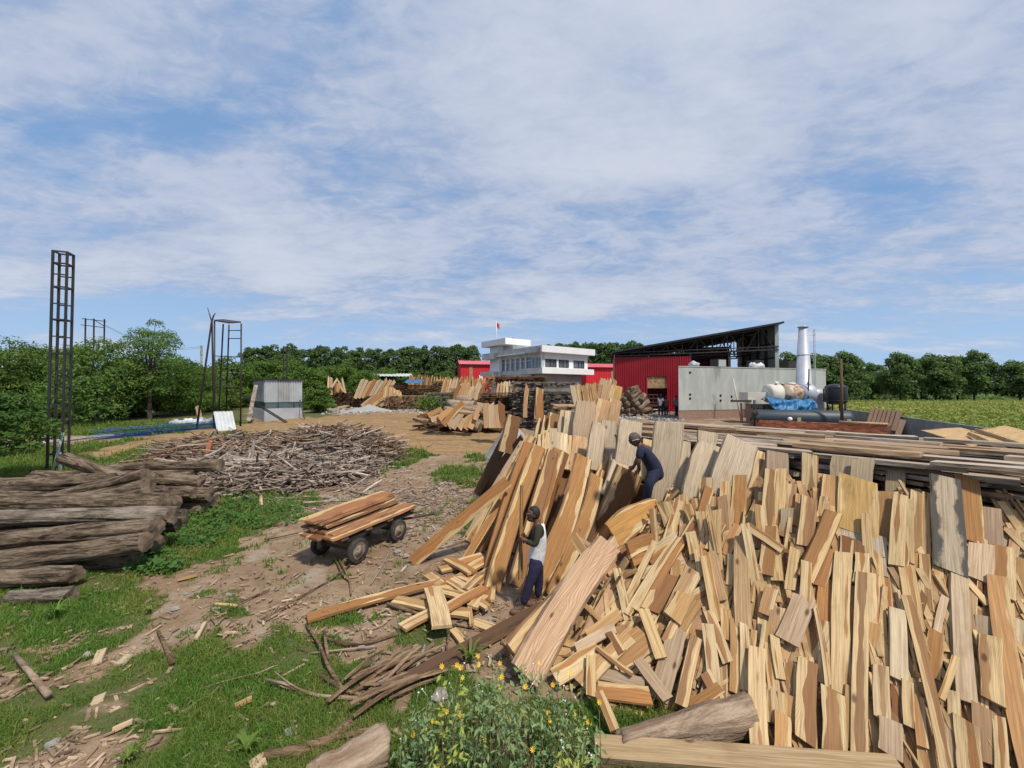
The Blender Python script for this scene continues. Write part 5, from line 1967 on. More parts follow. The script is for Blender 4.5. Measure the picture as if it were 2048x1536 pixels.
# ================================================================== LOADED CART
def cart():
    ax = Vector((.42, .907, 0)).normalized()
    sd = Vector((ax.y, -ax.x, 0))
    fr_r = Vector((-3.2, 8.2, 0))
    fr_l = Vector((-4.15, 8.72, 0))
    cen = (fr_r + fr_l) / 2
    e = empty("handcart", cen, "low four wheeled cart with rubber tyres loaded with sawn slabs", "cart")
    rw = .255
    wheels = [(fr_r, 1), (fr_r - sd * 1.06, -1), (fr_r + ax * 1.28 - sd * .05, 1), (fr_r + ax * 1.28 - sd * 1.02, -1)]
    for p, s in wheels:
        c = p + UPV * rw
        w = lathe("wheel", [(.165, -.04), (.17, -.045), (.225, -.06), (.247, -.048), (.255, -.018), (.255, .018), (.247, .048), (.225, .06), (.165, .045)], c, sd, M['rubber'], e, 28, caps=False)
        w.name = "wheel"
        rim = lathe("rim", [(.178, -.055), (.165, -.03), (.115, -.02), (.10, -.045), (.06, -.05), (.045, -.075), (.001, -.08)][::-1] + [(.10, .02), (.165, .03), (.175, .05)], c, sd * s * -1, M['rim'], None, 20)
        rim.parent = w
    for d in (0, 1.28):
        a = fr_r + ax * d + UPV * rw
        beam("axle", a - sd * .02, a - sd * 1.04, .06, .06, M['iron'], e)
        beam("bolster", a - sd * .14 + UPV * .13, a - sd * .9 + UPV * .13, .09, .16, M['stack_brown'], e)
    z = .52
    for s in (.12, .50, .88):
        a = fr_r - sd * s - ax * .32 + UPV * z
        beam("deck_beam", a, a + ax * 2.2, .08, .09, M['navy_steel'], e)
    for d in (-.3, .35, 1.0, 1.8):
        a = fr_r + ax * d + UPV * (z + .065)
        beam("deck_board", a - sd * .02, a - sd * .98, .16, .03, M['stack_brown'], e)
    h0 = fr_r + ax * 1.5 - sd * .5 + UPV * .34
    tube("drawbar", [h0, h0 + ax * .6 - UPV * .05 + sd * .25, h0 + ax * 1.15 + sd * .5 - UPV * .08], .03, M['iron'], e, 8)
    # load: (offset along, across, z, length, width, yaw, key, label)
    base = fr_r - ax * .72
    LOAD = [
        (.15, .20, .66, 2.5, .30, .00, 'o', "long orange-brown slab on the near side of the cart, lying lowest"),
        (.05, .55, .64, 2.25, .30, .02, 'b', "brown slab in the bottom layer of the cart load"),
        (.10, .88, .64, 2.2, .26, -.05, 'o', "brown slab sticking out low at the far side of the cart"),
        (.25, .62, .70, 2.3, .34, .04, 'b', "dark edged slab in the middle of the cart load"),
        (.20, .84, .76, 2.3, .40, -.06, 'b', "orange slab in the upper middle of the cart load"),
        (.32, .58, .80, 2.15, .30, .05, 'b', "brown slab just under the top pair of the cart load"),
        (.22, .74, .865, 2.3, .38, .04, 'o', "slab directly beneath the topmost one on the cart"),
        (.12, .80, .925, 2.45, .43, .03, 'k', "topmost wide slab of the cart load with a pale sapwood edge"),
        (.25, .26, .695, 2.3, .22, .01, 'o', "smooth orange slab lying beside the taller part of the cart load")]
    for a, c, z, L, w, yw, key, lab in LOAD:
        d = Matrix.Rotation(yw, 3, 'Z') @ ax
        p = base + ax * a - sd * c + UPV * z
        o = board("slab", p, p + d * L, w, .045, key, lab, 'slab', 'slabs loaded on the cart', normal=(0, 0, 1), seg=8, bow=rnd.uniform(-.03, .06), rough=.06, bend=rnd.uniform(-.01, .015), wane=.2)
        f = rnd.uniform(.85, 1.1)
        o.color = (.37 * f, .165 * f, .07 * f, .16) if key == 'k' else ((.33 * f, .14 * f, .055 * f, .1) if key == 'o' else (.20 * f, .085 * f, .036 * f, .1))


cart()

# ================================================================== THE FAN OF LIVE EDGED SLABS
def fan(px0, py0, px1, py1, w, key, label, d1=None, lift=0.0, roll=.15, bow=0.0, bend=0.0, T=.055, z0=0.03, taper=(1, 1), rough=.05, cat='slab', group=None, slant=(0, 0), d0=None, **kw):
    """slab from its foot on the ground (px0,py0) to its head (px1,py1) at distance d1"""
    a = gz(px0, py0, z0) if d0 is None else at(px0, py0, d0)
    b = at(px1, py1, d1 if d1 is not None else a.y + 1.7)
    return board("slab" if cat == 'slab' else cat, a, b, w, T, key, label, cat, group, roll=roll, seg=10, bow=bow, bend=bend, taper=taper, rough=rough, wane=kw.pop('wane', .22), slant=slant, **kw)


GF = "live edged slabs leaning in the fan"
fan(954, 988, 1030, 838, .30, 'd', "shade-darkened brown slab standing alone at the dirt road side of the fan", 12.6, roll=-.5)  # brown slab facing away; its shade is put into the dark colour
fan(957, 985, 1048, 880, .34, 'd', "blackish slab half hidden behind the lone dark one", 12.0, roll=-.4)
fan(1010, 905, 1030, 832, .40, 'b', "dull brown short slab end standing behind the fan", 12.5, d0=12.3, roll=.1)
fan(938, 1074, 1047, 884, .22, 'p', "pale edged slab first in the fan next to the dark slabs", 10.6, roll=-.75, bow=.05)
fan(940, 1085, 1062, 872, .26, 'c', "cream slab standing steeply behind the crossing board of the fan", 10.3, roll=-.5)
fan(824, 1124, 1016, 962, .25, 'o', "square edged brown board lying slantwise with its foot nearest the cart", 8.4, roll=.1, rough=.015, wane=0)
fan(930, 1122, 1041, 940, .17, 'o', "narrow orange board crossing in front of the fan", 8.9, roll=-.3, rough=.02, wane=0)
fan(955, 1100, 1052, 905, .30, 'o', "shadowed orange slab between the narrow board and the pale edged slab", 9.6, roll=-.2)
fan(981, 1147, 1060, 886, .27, 'o', "tall orange slab third in the fan with a pale rim", 9.2, roll=-.1, bow=.05)
fan(985, 1180, 1079, 893, .27, 'o', "broad upright orange slab with a cream stripe along its edge", 8.8, roll=.2, bow=.05)
fan(1030, 1172, 1106, 902, .25, 'b', "shaded brown slab behind the man in the white vest", 9.0, roll=.25)
fan(1046, 1150, 1118, 900, .24, 'o', "orange slab with a rough barked edge standing behind the man", 9.2, roll=.35)
fan(1050, 1140, 1130, 905, .22, 'b', "narrow dark slab in the cleft beyond the man", 9.4, roll=.5)
fan(1054, 1196, 1168, 914, .33, 'o', "long curved golden brown slab rising behind the man's head", 8.5, roll=.15, bow=-.14, bend=.06)
fan(1070, 1190, 1158, 940, .22, 'd', "dark bark edged slab in the shadow under the long curved one", 8.8, roll=.4, bow=-.1)
fan(1088, 1184, 1194, 952, .26, 'o', "smooth curved orange slab next to the man's trousers", 8.1, roll=.1, bow=-.16, bend=.05)
fan(1112, 1180, 1222, 960, .16, 'd', "thin bark edged strip between two curved slabs", 8.2, roll=.6, bow=-.1)
fan(1120, 1176, 1212, 945, .24, 'o', "knotty slab with a burr on its barked edge", 8.5, roll=.3, bow=-.08, rough=.12)
fan(1128, 1170, 1232, 958, .18, 'b', "narrow brown slab pressed against the dark hearted one", 8.3, roll=.5, bow=-.08)
for i, (x0, y0, x1, y1, key, wh) in enumerate(((1020, 1120, 1090, 905, 'b', "shaded brown slab filling the gap next to the cream striped upright one"), (1035, 1110, 1122, 912, 'o', "shaded orange slab deep in the fan over the standing man"), (1062, 1120, 1142, 915, 'b', "dark slab deep in the fan behind the long curved one"),
        (1085, 1125, 1158, 925, 'o', "orange slab glimpsed between the two curved slabs"), (1105, 1120, 1180, 932, 'b', "brown slab glimpsed above the smooth curved slab"), (1135, 1100, 1205, 945, 'd', "bark edged dark slab behind the knotty one"),
        (1150, 1090, 1225, 950, 'b', "brown slab filling the gap before the dark hearted slab"), (1000, 1100, 1068, 900, 'o', "orange slab behind the tall third one of the fan"), (1175, 1110, 1240, 962, 'd', "dark slab in the cleft beside the dark hearted slab"))):
    fan(x0, y0, x1, y1, .30, key, wh, 9.9 - .09 * i, d0=8.6 - .06 * i, roll=.2, bow=-.06, bend=.03)
o = fan(1160, 1136, 1258, 940, .44, 'h', "wide slab with dark brown heart and cream borders below the climbing man", 7.7, roll=.12, bow=-.08, bend=.05)
o.color = (.20, .088, .036, .30)
fan(1206, 1100, 1284, 968, .34, 'o', "shaded orange slab right behind the climbing man's leg", 7.9, roll=.3, bow=-.06)
fan(1228, 1075, 1326, 1020, .40, 'o', "bent orange slab lying slantwise below the climbing man's feet", 6.9, d0=6.5, roll=-.1, bow=.10, bend=.05, rough=.07).color = (.50, .26, .075, .12)
o = fan(1050, 1352, 1220, 1088, .36, 'k', "pale pinkish slab with bold dark grain reaching to the flowering bush", 6.2, d0=4.7, roll=.05, bow=.05, bend=-.04, T=.05, rough=.03)
o.color = (.56, .37, .235, 0)
o.data.materials[0] = M['bold']
fan(1030, 1312, 1190, 1128, .30, 'o', "brown slab tucked beneath the pale pinkish grained slab", 6.5, d0=5.05, roll=.1, bow=.03).color = (.36, .19, .09, .1)
fan(1018, 1308, 1178, 1140, .26, 'b', "lower brown slab whose edge shows under the grained slab", 6.7, d0=5.1, roll=.2)
fan(1160, 1182, 1242, 1080, .26, 'p', "pale slab end with a whitish barked rim above the grained slab", 6.5, d0=5.9, roll=.15).color = (.54, .39, .25, .2)
for (x0, y0, x1, y1, w, key, lab) in (
        (1186, 1196, 1310, 1116, .16, 'o', "curved orange slab lowest of the bundle at the middle of the heap"),
        (1180, 1186, 1300, 1100, .17, 'o', "curved orange slab second of the bundle at the middle of the heap"),
        (1196, 1150, 1282, 1096, .24, 'b', "brown short slab on the bundle at the middle of the heap"),
        (1216, 1152, 1280, 1110, .16, 'k', "pale short board lying on the bundle at the middle of the heap"),
        (1256, 1102, 1322, 1080, .20, 'o', "orange short slab under the bent one"),
        (1262, 1120, 1330, 1098, .20, 'o', "orange short slab end beside the whitish square block")):
    a, b = at(x0, y0, 5.9), at(x1, y1, 6.45)
    board("slab", a, b, w, .05, key, lab, 'slab', GF, roll=.1, seg=8, bow=.04, rough=.05)
o = fan(784, 1380, 1086, 1214, .16, 'd', "long black old beam lying from the grass up to the standing man's feet", None, d0=4.72, roll=.6, T=.10, rough=.04) if False else board("beam", gz(784, 1380, .07), gz(1086, 1216, .10), .15, .12, 'd', "long black old beam lying from the grass up to the standing man's feet", 'beam', None, normal=(0, 0, 1), seg=8, bow=.02, rough=.05)

# tops of the second rank behind the fan
SECOND = [(1092, 935, 1093, 862, .20, 'c', "pale board end first of the short cluster over the fan"), (1103, 935, 1106, 858, .18, 'p', "whitish board end in the cluster over the fan"),
          (1114, 935, 1117, 866, .15, 'p', "narrow whitish board in the cluster over the fan"), (1124, 938, 1128, 868, .17, 'p', "pale squared board in the cluster over the fan"),
          (1133, 940, 1138, 872, .15, 'c', "cream board end last of the cluster over the fan"), (1080, 940, 1084, 870, .18, 'c', "cream board edge where the cluster over the fan begins"),
          (1150, 945, 1160, 874, .34, 'k', "pinkish curved slab head beside the cluster over the fan"), (1172, 955, 1183, 882, .30, 'k', "pinkish slab head with a ragged barked side")]
for x0, y0, x1, y1, w, key, lab in SECOND:
    a, b = at(x0, y0, 9.3), at(x1, y1, 10.0)
    board("slab", a, b, w, .06, key, lab, 'slab', "slab heads behind the fan", roll=rnd.uniform(-.2, .3), seg=8, bend=.05, rough=.04)
for x0, y0, x1, y1, w, key, lab, D in (
        (1098, 895, 1112, 828, .34, 'b', "brown slab leaning just behind the cluster of board ends", 12), (1084, 900, 1098, 833, .32, 'b', "dark brown slab second behind the cluster of board ends", 12.2),
        (1072, 905, 1086, 838, .30, 'b', "dark brown slab third behind the cluster of board ends", 12.4),
        (1124, 880, 1132, 822, .32, 'p', "pale curved slab between the brown ones and the tallest pale slab", 11.6), (1138, 900, 1143, 822, .36, 'p', "cream slab with a notched side beside the tallest pale slab", 11.3),
        (1160, 905, 1172, 803, .50, 'p', "tallest pale slab standing up behind the fan", 11.0), (1206, 840, 1216, 770, .40, 'k', "tan slab standing on edge before the loaded truck", 15.0),
        (1198, 850, 1208, 800, .45, 'k', "dull tan slab end before the heap of round logs", 14.2), (1222, 850, 1231, 800, .42, 'k', "second dull tan slab end before the heap of round logs", 14.4),
        (1222, 830, 1234, 772, .40, 'g', "golden tan slab with a cut corner before the white truck", 15.6)):
    a, b = at(x0, y0, D - .5), at(x1, y1, D)
    board("slab", a, b, w, .06, key, lab, 'slab', "slab heads behind the fan", roll=rnd.uniform(-.2, .2), seg=8, bend=.04, rough=.05)

# pale slabs leaning on the big plank stack
GPALE = "pale slabs leaning on the plank stack"
PALE = [
    (1186, 940, 1198, 846, .37, 'p', "rounded pale slab just above the curved orange slab heads", 9.3, dict(taper=(1, .85))),
    (1206, 990, 1218, 842, .34, 'p', "pale slab with a blunt head behind the rounded one", 9.7, {}),
    (1203, 960, 1222, 900, .30, 'c', "cream slab edge in the gap beside the rounded pale slab", 9.2, {}),
    (1246, 975, 1263, 842, .50, 'p', "broad whitish slab behind the climbing man's arms", 9.1, dict(taper=(1.0, .95))),
    (1288, 960, 1296, 880, .22, 'c', "pale slab edge over the climbing man's shoulder", 8.9, {}),
    (1228, 985, 1241, 903, .36, 'p', "square pale slab end left of the climbing man's hands", 8.6, {}),
    (1222, 995, 1242, 926, .38, 'p', "low pale slab end with a splintered top by the climbing man's hands", 8.3, {}),
    (1322, 1016, 1338, 845, .53, 'p', "tall wide beige slab right behind the climbing man", 8.5, dict(taper=(1.05, .98))),
    (1354, 1012, 1372, 884, .26, 'p', "narrow beige slab with rounded head next to the tall wide one", 8.3, dict(taper=(1, .8))),
    (1398, 1008, 1415, 864, .32, 'p', "short pale slab head with a side notch at the plank stack", 8.5, dict(taper=(.8, 1.1))),
    (1384, 1010, 1418, 888, .46, 'p', "waisted pale slab with a scooped side", 8.0, dict(taper=(.95, 1), rough=.12)),
    (1440, 1010, 1484, 882, .56, 'p', "big pale slab with a sloping head beside the plank stack", 7.6, dict(taper=(1.05, 1), slant=(0, .12))),
    (1498, 1010, 1524, 905, .22, 'c', "tan slab edge peeping out behind the big pale slab", 7.5, dict(taper=(.8, 1))),
    (1551, 1030, 1554, 905, .35, 'w', "grey brown squared slab leaning at the plank stack", 6.9, dict(rough=.02)),
]
for x0, y0, x1, y1, w, key, lab, D, kw in PALE:
    fy = 11.787 / (1 + 1.0435 * (x1 - 1024) / F)      # where the face of the plank stack stands
    D = min(D, fy - .20) - (.12 if w > .45 else 0) + (.10 if x1 in (1218, 1415, 1524) else 0)
    w *= math.cos(math.atan((x1 - 1024) / F)) ** .8
    b = at(x1, y1, D)
    a = at(x0, y0, D - .5)
    o = board("slab", a, b, w, .06, key, lab, 'slab', GPALE, roll=rnd.uniform(-.05, .22), seg=10, rough=kw.pop('rough', .045), wane=.12, bend=.03, **kw)
    if key == 'p':
        f = rnd.uniform(.92, 1.05)
        o.color = (.57 * f, .465 * f, .335 * f, 0)
    if key == 'w':
        o.color = (.36, .27, .19, 0)

# ================================================================== THE BIG SCRAP HEAP
def scrap_z(x, y):
    bb = 0.5 + 0.32 * sst((x - 1.8) / 2.6)
    z = bb * (0.375 * x + y - 5.05)
    cap = 1.45 + .55 * sst((x - 2.2) / 2.2)
    if z > cap:
        z = cap + (z - cap) * .12
    dl = (x - .46) * .842 - (y - 4.8) * .54          # away from the line where the fan of slabs ends
    return min(z, .10 + 2.2 * dl)


def on_heap(px, py):
    """point where picture ray meets the scrap heap (or the ground before it)"""
    d = ray(px, py)
    t0, t1 = 2.0, 14.0
    t = t0
    while t < t1:
        p = CAM + d * (t / d.y)
        if p.z <= max(0.0, scrap_z(p.x, p.y)):
            break
        t += .04
    return CAM + d * (t / d.y)


def lean(x0, y0, x1, y1):
    """foot on the heap; head on the heap too, or raised clear of it so that the board stands steeply"""
    a, b = on_heap(x0, y0), on_heap(x1, y1)
    ln = math.hypot(x1 - x0, y1 - y0) * a.y / F
    lim = a.y + (.50 if min(y0, y1) < 1060 else (.68 if y1 < 1160 else .85)) * ln
    if b.y > lim:
        b = at(x1, y1, lim)
    return a, b


def heap_n(p):
    e = .05
    dx = (scrap_z(p.x + e, p.y) - scrap_z(p.x - e, p.y)) / (2 * e)
    dy = (scrap_z(p.x, p.y + e) - scrap_z(p.x, p.y - e)) / (2 * e)
    return Vector((-dx, -dy, 1)).normalized()


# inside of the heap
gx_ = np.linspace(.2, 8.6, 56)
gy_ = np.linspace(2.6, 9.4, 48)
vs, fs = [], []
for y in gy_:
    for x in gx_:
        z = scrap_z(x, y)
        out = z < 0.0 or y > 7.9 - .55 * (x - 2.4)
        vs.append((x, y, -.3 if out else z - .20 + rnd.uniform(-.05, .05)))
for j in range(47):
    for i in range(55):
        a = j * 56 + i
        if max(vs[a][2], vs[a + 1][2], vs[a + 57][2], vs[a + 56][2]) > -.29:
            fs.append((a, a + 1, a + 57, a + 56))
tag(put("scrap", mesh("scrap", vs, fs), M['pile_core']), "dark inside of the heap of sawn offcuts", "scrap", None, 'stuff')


def scrap_board(a, b, lift_a, lift_b, w, T, key, label, group="offcut boards on the scrap heap", roll=0.0, tilt=None, **kw):
    na, nb = heap_n(a), heap_n(b)
    mid = (a + b) / 2
    n = heap_n(mid)
    v = (CAM - mid).normalized()
    n = (n * .65 + v * .5).normalized()
    return board("scrap_board", a + na * lift_a, b + nb * lift_b, w, T, key, label, 'offcut board', group, roll=roll, normal=n, **kw)


# (foot px, foot py, head px, head py, width in picture px, colour, layer, what marks it)
SC = [
    # upper band
    (1535, 1068, 1544, 953, 22, 'h', 2, "forked cream and brown board under the grey squared slab"),
    (1557, 1058, 1563, 948, 22, 'c', 1, None), (1475, 1056, 1484, 963, 26, 'o', 2, "upright brown board in front of the sloping pale slab"),
    (1414, 1032, 1417, 967, 24, 'h', 2, "half brown half cream board before the waisted pale slab"), (1449, 1056, 1455, 975, 20, 'c', 2, None),
    (1431, 1045, 1435, 1003, 18, 't', 1, None), (1411, 1078, 1403, 1031, 18, 'c', 2, None), (1438, 1118, 1421, 1023, 8, 'c', 4, "thin pale lath slanting across the heap under the waisted slab"),
    (1346, 1058, 1330, 1014, 26, 'h', 3, "block end with a dark oval heart beside the climbing man's feet"), (1393, 1066, 1379, 1016, 14, 'o', 2, None),
    (1362, 1055, 1368, 998, 12, 'c', 1, None), (1378, 1050, 1376, 1003, 14, 'c', 1, None), (1372, 1030, 1366, 1004, 9, 'h', 2, None), (1398, 1040, 1390, 1005, 12, 't', 1, None),
    (1618, 992, 1619, 922, 28, 'h', 2, "cream topped board with a brown foot beside the bare plank stack"),
    (1684, 985, 1686, 923, 44, 'w', 1, "grey broad board behind the big golden slab"), (1722, 1000, 1727, 928, 40, 'w', 1, "second grey broad board behind the big golden slab"), (1789, 995, 1790, 938, 34, 'w', 1, "grey beige squared board next to the pair behind the golden slab"),
    (1709, 1076, 1711, 974, 74, 'g', 3, "big golden slab with cream side borders"), (1702, 985, 1704, 952, 24, 'c', 4, "small cream block lying on top of the golden slab"),
    (1655, 1044, 1664, 966, 34, 't', 2, "curved board with a whitish edge beside the golden slab"), (1766, 1090, 1768, 993, 42, 't', 2, "wide brown grained board on the far side of the golden slab"),
    (1784, 1142, 1792, 1004, 28, 'c', 4, "cream paddle shaped board beside the golden slab"), (1828, 1112, 1829, 994, 28, 't', 2, None), (1808, 1110, 1812, 1010, 16, 't', 1, None), (1848, 1128, 1846, 995, 16, 'c', 2, None),
    (1891, 1154, 1883, 973, 58, 'w', 4, "big grey board with blackened stained sides"), (1877, 985, 1877, 938, 38, 'b', 2, "brown board end over the grey stained board"),
    (1934, 1092, 1931, 974, 46, 'o', 3, "plain orange-brown board beside the grey stained board"), (1979, 1106, 1974, 1026, 36, 'w', 2, "mouldy greenish grey board by the picture edge"),
    (2022, 1124, 2026, 1070, 46, 'w', 1, "grey beige board at the picture edge below the bare stack"), (1950, 1170, 1952, 1100, 48, 'p', 3, "pale board with a bark notch below the orange-brown one"),
    (1998, 1202, 1995, 1105, 40, 'o', 3, "orange-brown board with a cream wedge near the picture edge"), (2038, 1210, 2037, 1128, 40, 't', 2, None),
    (1718, 1148, 1714, 1068, 92, 'p', 2, "very wide greyish board with a curved head below the golden slab"), (1608, 1170, 1660, 1040, 30, 'o', 5, "brown board leaning over diagonally beside the wide greyish one"),
    (1607, 1100, 1615, 1006, 28, 'h', 3, "cream board with a brown lower half near the diagonal one"), (1640, 1060, 1646, 1000, 16, 'c', 1, None), (1585, 1000, 1590, 975, 22, 't', 1, None),
    (1590, 1055, 1598, 995, 16, 't', 1, None), (1575, 1030, 1580, 978, 24, 'h', 1, None), (1572, 1070, 1574, 1025, 22, 'w', 2, None),
    (1688, 1120, 1688, 1085, 24, 'b', 3, None), (1710, 1130, 1708, 1092, 30, 'b', 3, None),
    # middle band
    (1679, 1396, 1682, 1116, 35, 'c', 3, "very long cream board with dark streaks running down the heap"), (1711, 1520, 1718, 1158, 29, 'h', 4, "very long board, cream above and orange below"),
    (1713, 1180, 1716, 1120, 26, 'c', 4, None), (1760, 1338, 1746, 1112, 22, 'h', 3, "tall two coloured board beside the long cream and orange one"),
    (1880, 1560, 1800, 1206, 24, 'h', 5, "long slanting cream and brown board crossing the lower heap"), (1789, 1368, 1784, 1230, 32, 'p', 4, "greyish cream board with square ends in mid heap"),
    (1820, 1266, 1800, 1144, 32, 'c', 4, "cream board with a slanting head in mid heap"), (2050, 1580, 1976, 1168, 44, 't', 5, "longest tan board slanting down at the picture edge"),
    (1923, 1410, 1908, 1162, 36, 'p', 3, "long pale board with an arched grain figure"), (1972, 1412, 1964, 1284, 42, 'h', 4, "cream board with a big brown oval near the slanting tan board"),
    (1757, 1448, 1753, 1342, 30, 'h', 4, "brown arched board below the greyish cream one"), (1606, 1495, 1613, 1334, 38, 'h', 4, "cream board with a brown paddle shaped heart"),
    (1661, 1520, 1658, 1394, 44, 'h', 5, "wide short cream board with a pointed brown heart at the bottom"), (1572, 1296, 1606, 1208, 42, 'p', 5, "whitish board tilted with its foot towards the workers"),
    (1607, 1224, 1611, 1138, 20, 'c', 5, "small squared block standing on the heap"), (1855, 1362, 1862, 1272, 30, 'o', 3, "short orange board in the shadow of the slanting one"),
    (1770, 1520, 1768, 1450, 42, 'p', 5, "pale short board with a dark foot at the very bottom"), (1928, 1560, 1914, 1448, 46, 'c', 4, "cream and tan board at the bottom by the picture edge"),
    (1649, 1390, 1627, 1233, 9, 'c', 6, "thin pale lath slanting over the middle of the heap"), (1868, 1408, 1894, 1326, 14, 'c', 5, "thin pale stick leaning the other way across the heap"),
    (1868, 1145, 1838, 1075, 20, 't', 1, None), (1850, 1230, 1840, 1120, 20, 'h', 3, None), (1866, 1215, 1866, 1120, 22, 't', 2, None), (1830, 1190, 1822, 1115, 22, 'o', 2, None),
    (1618, 1330, 1640, 1250, 60, 'h', 3, "broad cream plate with a brown arch behind the thin lath"), (1645, 1260, 1650, 1165, 30, 'o', 2, None), (1636, 1180, 1660, 1110, 22, 'o', 3, None),
    (1735, 1340, 1745, 1255, 26, 't', 2, None), (1795, 1440, 1790, 1380, 30, 'b', 2, None), (1812, 1460, 1806, 1370, 22, 'c', 3, None), (1836, 1500, 1826, 1400, 22, 't', 3, None),
    (1690, 1500, 1695, 1380, 16, 't', 2, None), (1590, 1440, 1582, 1340, 32, 'o', 3, None), (1575, 1470, 1572, 1400, 36, 't', 3, None), (1560, 1520, 1562, 1440, 30, 't', 3, None),
    (2030, 1420, 2030, 1330, 30, 't', 1, None), (2000, 1330, 1996, 1210, 40, 'k', 2, None), (2030, 1320, 2026, 1200, 40, 't', 1, None), (1936, 1290, 1930, 1190, 30, 'k', 2, None), (1962, 1330, 1955, 1240, 30, 'w', 2, None),
    (1885, 1530, 1880, 1440, 30, 'w', 2, None), (1900, 1470, 1893, 1390, 24, 'c', 3, None), (1960, 1530, 1950, 1420, 40, 'k', 3, None), (1990, 1550, 1980, 1440, 26, 'c', 3, None), (1850, 1550, 1842, 1470, 34, 't', 2, None),
    # workers' side of the heap
    (1487, 1268, 1487, 1084, 28, 'k', 4, "tall squared pinkish tan board standing clear of its neighbours"), (1468, 1396, 1470, 1250, 18, 't', 3, None), (1488, 1394, 1489, 1262, 18, 'c', 4, "narrow cream board with a dark knot below the tall pinkish one"),
    (1514, 1516, 1513, 1314, 33, 'c', 6, "broad yellowish cream board standing at the front corner of the heap"), (1514, 1185, 1492, 1058, 18, 'c', 3, "cream board with a knot leaning against the tall pinkish one"),
    (1436, 1255, 1414, 1126, 20, 'c', 4, None), (1447, 1213, 1427, 1117, 18, 'k', 4, None), (1456, 1338, 1419, 1236, 22, 'h', 4, None), (1428, 1390, 1417, 1266, 24, 'c', 5, "stained cream board hanging down over the workers' side"),
    (1362, 1426, 1394, 1290, 22, 'h', 4, "long streaked board leaning out at the foot of the heap"), (1323, 1336, 1288, 1240, 22, 'c', 6, "light yellow board lying crosswise on top"), (1343, 1254, 1394, 1158, 32, 'k', 5, "pinkish tan board with rounded head in mid slope"),
    (1346, 1256, 1376, 1208, 32, 't', 6, "short board with one big round knot"), (1298, 1234, 1342, 1164, 38, 'b', 4, "wide dark brown squared board"), (1270, 1232, 1362, 1088, 14, 'c', 4, None), (1255, 1240, 1340, 1110, 12, 'h', 3, None), (1285, 1236, 1372, 1090, 14, 'o', 3, None),
    (1336, 1418, 1276, 1341, 20, 'p', 6, "pale grey board slanting down at the foot of the heap"), (1266, 1368, 1196, 1317, 9, 'b', 6, "thin brown lath lying across the foot of the heap"), (1185, 1412, 1185, 1334, 18, 'h', 6, "short upright cream board with a brown tip by the flowering bush"),
    (1232, 1478, 1200, 1404, 18, 'h', 5, "tan board end lying in the grass under the heap"), (1196, 1392, 1302, 1408, 28, 'o', 4, "long orange board lying level at the foot of the heap"), (1198, 1360, 1290, 1386, 20, 'w', 4, None),
    (1113, 1372, 1204, 1318, 34, 'c', 5, "broad cream board lying on the slope nearest the flowering bush"), (1164, 1386, 1270, 1284, 28, 't', 5, "long tan board under the broad cream one"), (1232, 1338, 1296, 1290, 50, 't', 4, "wide board with swirling grain and a barked edge"),
    (1178, 1290, 1238, 1245, 22, 't', 5, None), (1155, 1314, 1232, 1274, 18, 'p', 5, None), (1246, 1324, 1222, 1286, 16, 'b', 6, "small dark brown block standing across the others"), (1203, 1256, 1176, 1215, 9, 't', 5, None),
    (1316, 1410, 1356, 1268, 36, 'w', 3, "wide greyish streaked board at the foot of the heap"), (1400, 1350, 1396, 1270, 30, 'o', 2, None), (1375, 1380, 1400, 1300, 26, 'w', 2, None), (1440, 1420, 1410, 1360, 24, 'b', 4, None), (1380, 1428, 1440, 1390, 20, 'o', 4, None),
    (1330, 1300, 1372, 1230, 16, 'h', 4, None), (1355, 1280, 1398, 1215, 20, 't', 3, None), (1410, 1180, 1400, 1110, 16, 'c', 3, None), (1395, 1130, 1385, 1075, 20, 'c', 3, None), (1465, 1180, 1470, 1120, 22, 'c', 3, None), (1455, 1120, 1480, 1060, 18, 't', 3, None),
    (1420, 1110, 1450, 1060, 14, 'c', 4, None), (1360, 1110, 1400, 1045, 12, 'b', 4, "thin dark brown stick poking up from the middle of the heap"), (1320, 1110, 1360, 1085, 18, 'p', 4, "whitish square block on the slope under the bent slab"), (1300, 1130, 1350, 1100, 22, 'o', 3, None),
    (1532, 1160, 1540, 1065, 26, 'o', 4, None), (1555, 1172, 1545, 1065, 22, 'c', 4, None), (1566, 1115, 1500, 1070, 18, 'c', 6, "yellow board lying flat and crosswise on the upper heap"), (1530, 1240, 1545, 1190, 24, 't', 4, None), (1550, 1290, 1556, 1225, 30, 'k', 3, None),
    (1530, 1310, 1538, 1255, 24, 't', 3, None), (1548, 1400, 1540, 1300, 22, 'c', 3, None), (1560, 1370, 1548, 1285, 18, 'c', 4, None), (1500, 1240, 1506, 1170, 16, 't', 2, None), (1580, 1190, 1590, 1110, 20, 'c', 4, None), (1455, 1290, 1452, 1230, 22, 't', 3, None),
]
LAND = [(i, s) for i, s in enumerate(SC) if s[7]]
LANDMARK = [  # names the generated labels refer to
    (1709, 1025, "the big golden slab"), (1885, 1060, "the grey stained board"), (1487, 1170, "the tall pinkish board"), (1680, 1250, "the very long cream board"),
    (1840, 1380, "the long slanting board"), (2010, 1380, "the longest tan board"), (1513, 1410, "the yellowish corner board"), (1718, 1110, "the wide greyish board"),
    (1365, 1205, "the round headed pinkish board"), (1240, 1390, "the level orange board"), (1338, 1036, "the dark oval block"), (1545, 1010, "the forked cream board"),
    (1634, 1105, "the diagonal brown board"), (1915, 1290, "the arched grain board"), (1610, 1410, "the paddle hearted board"), (1440, 940, "the waisted pale slab")]


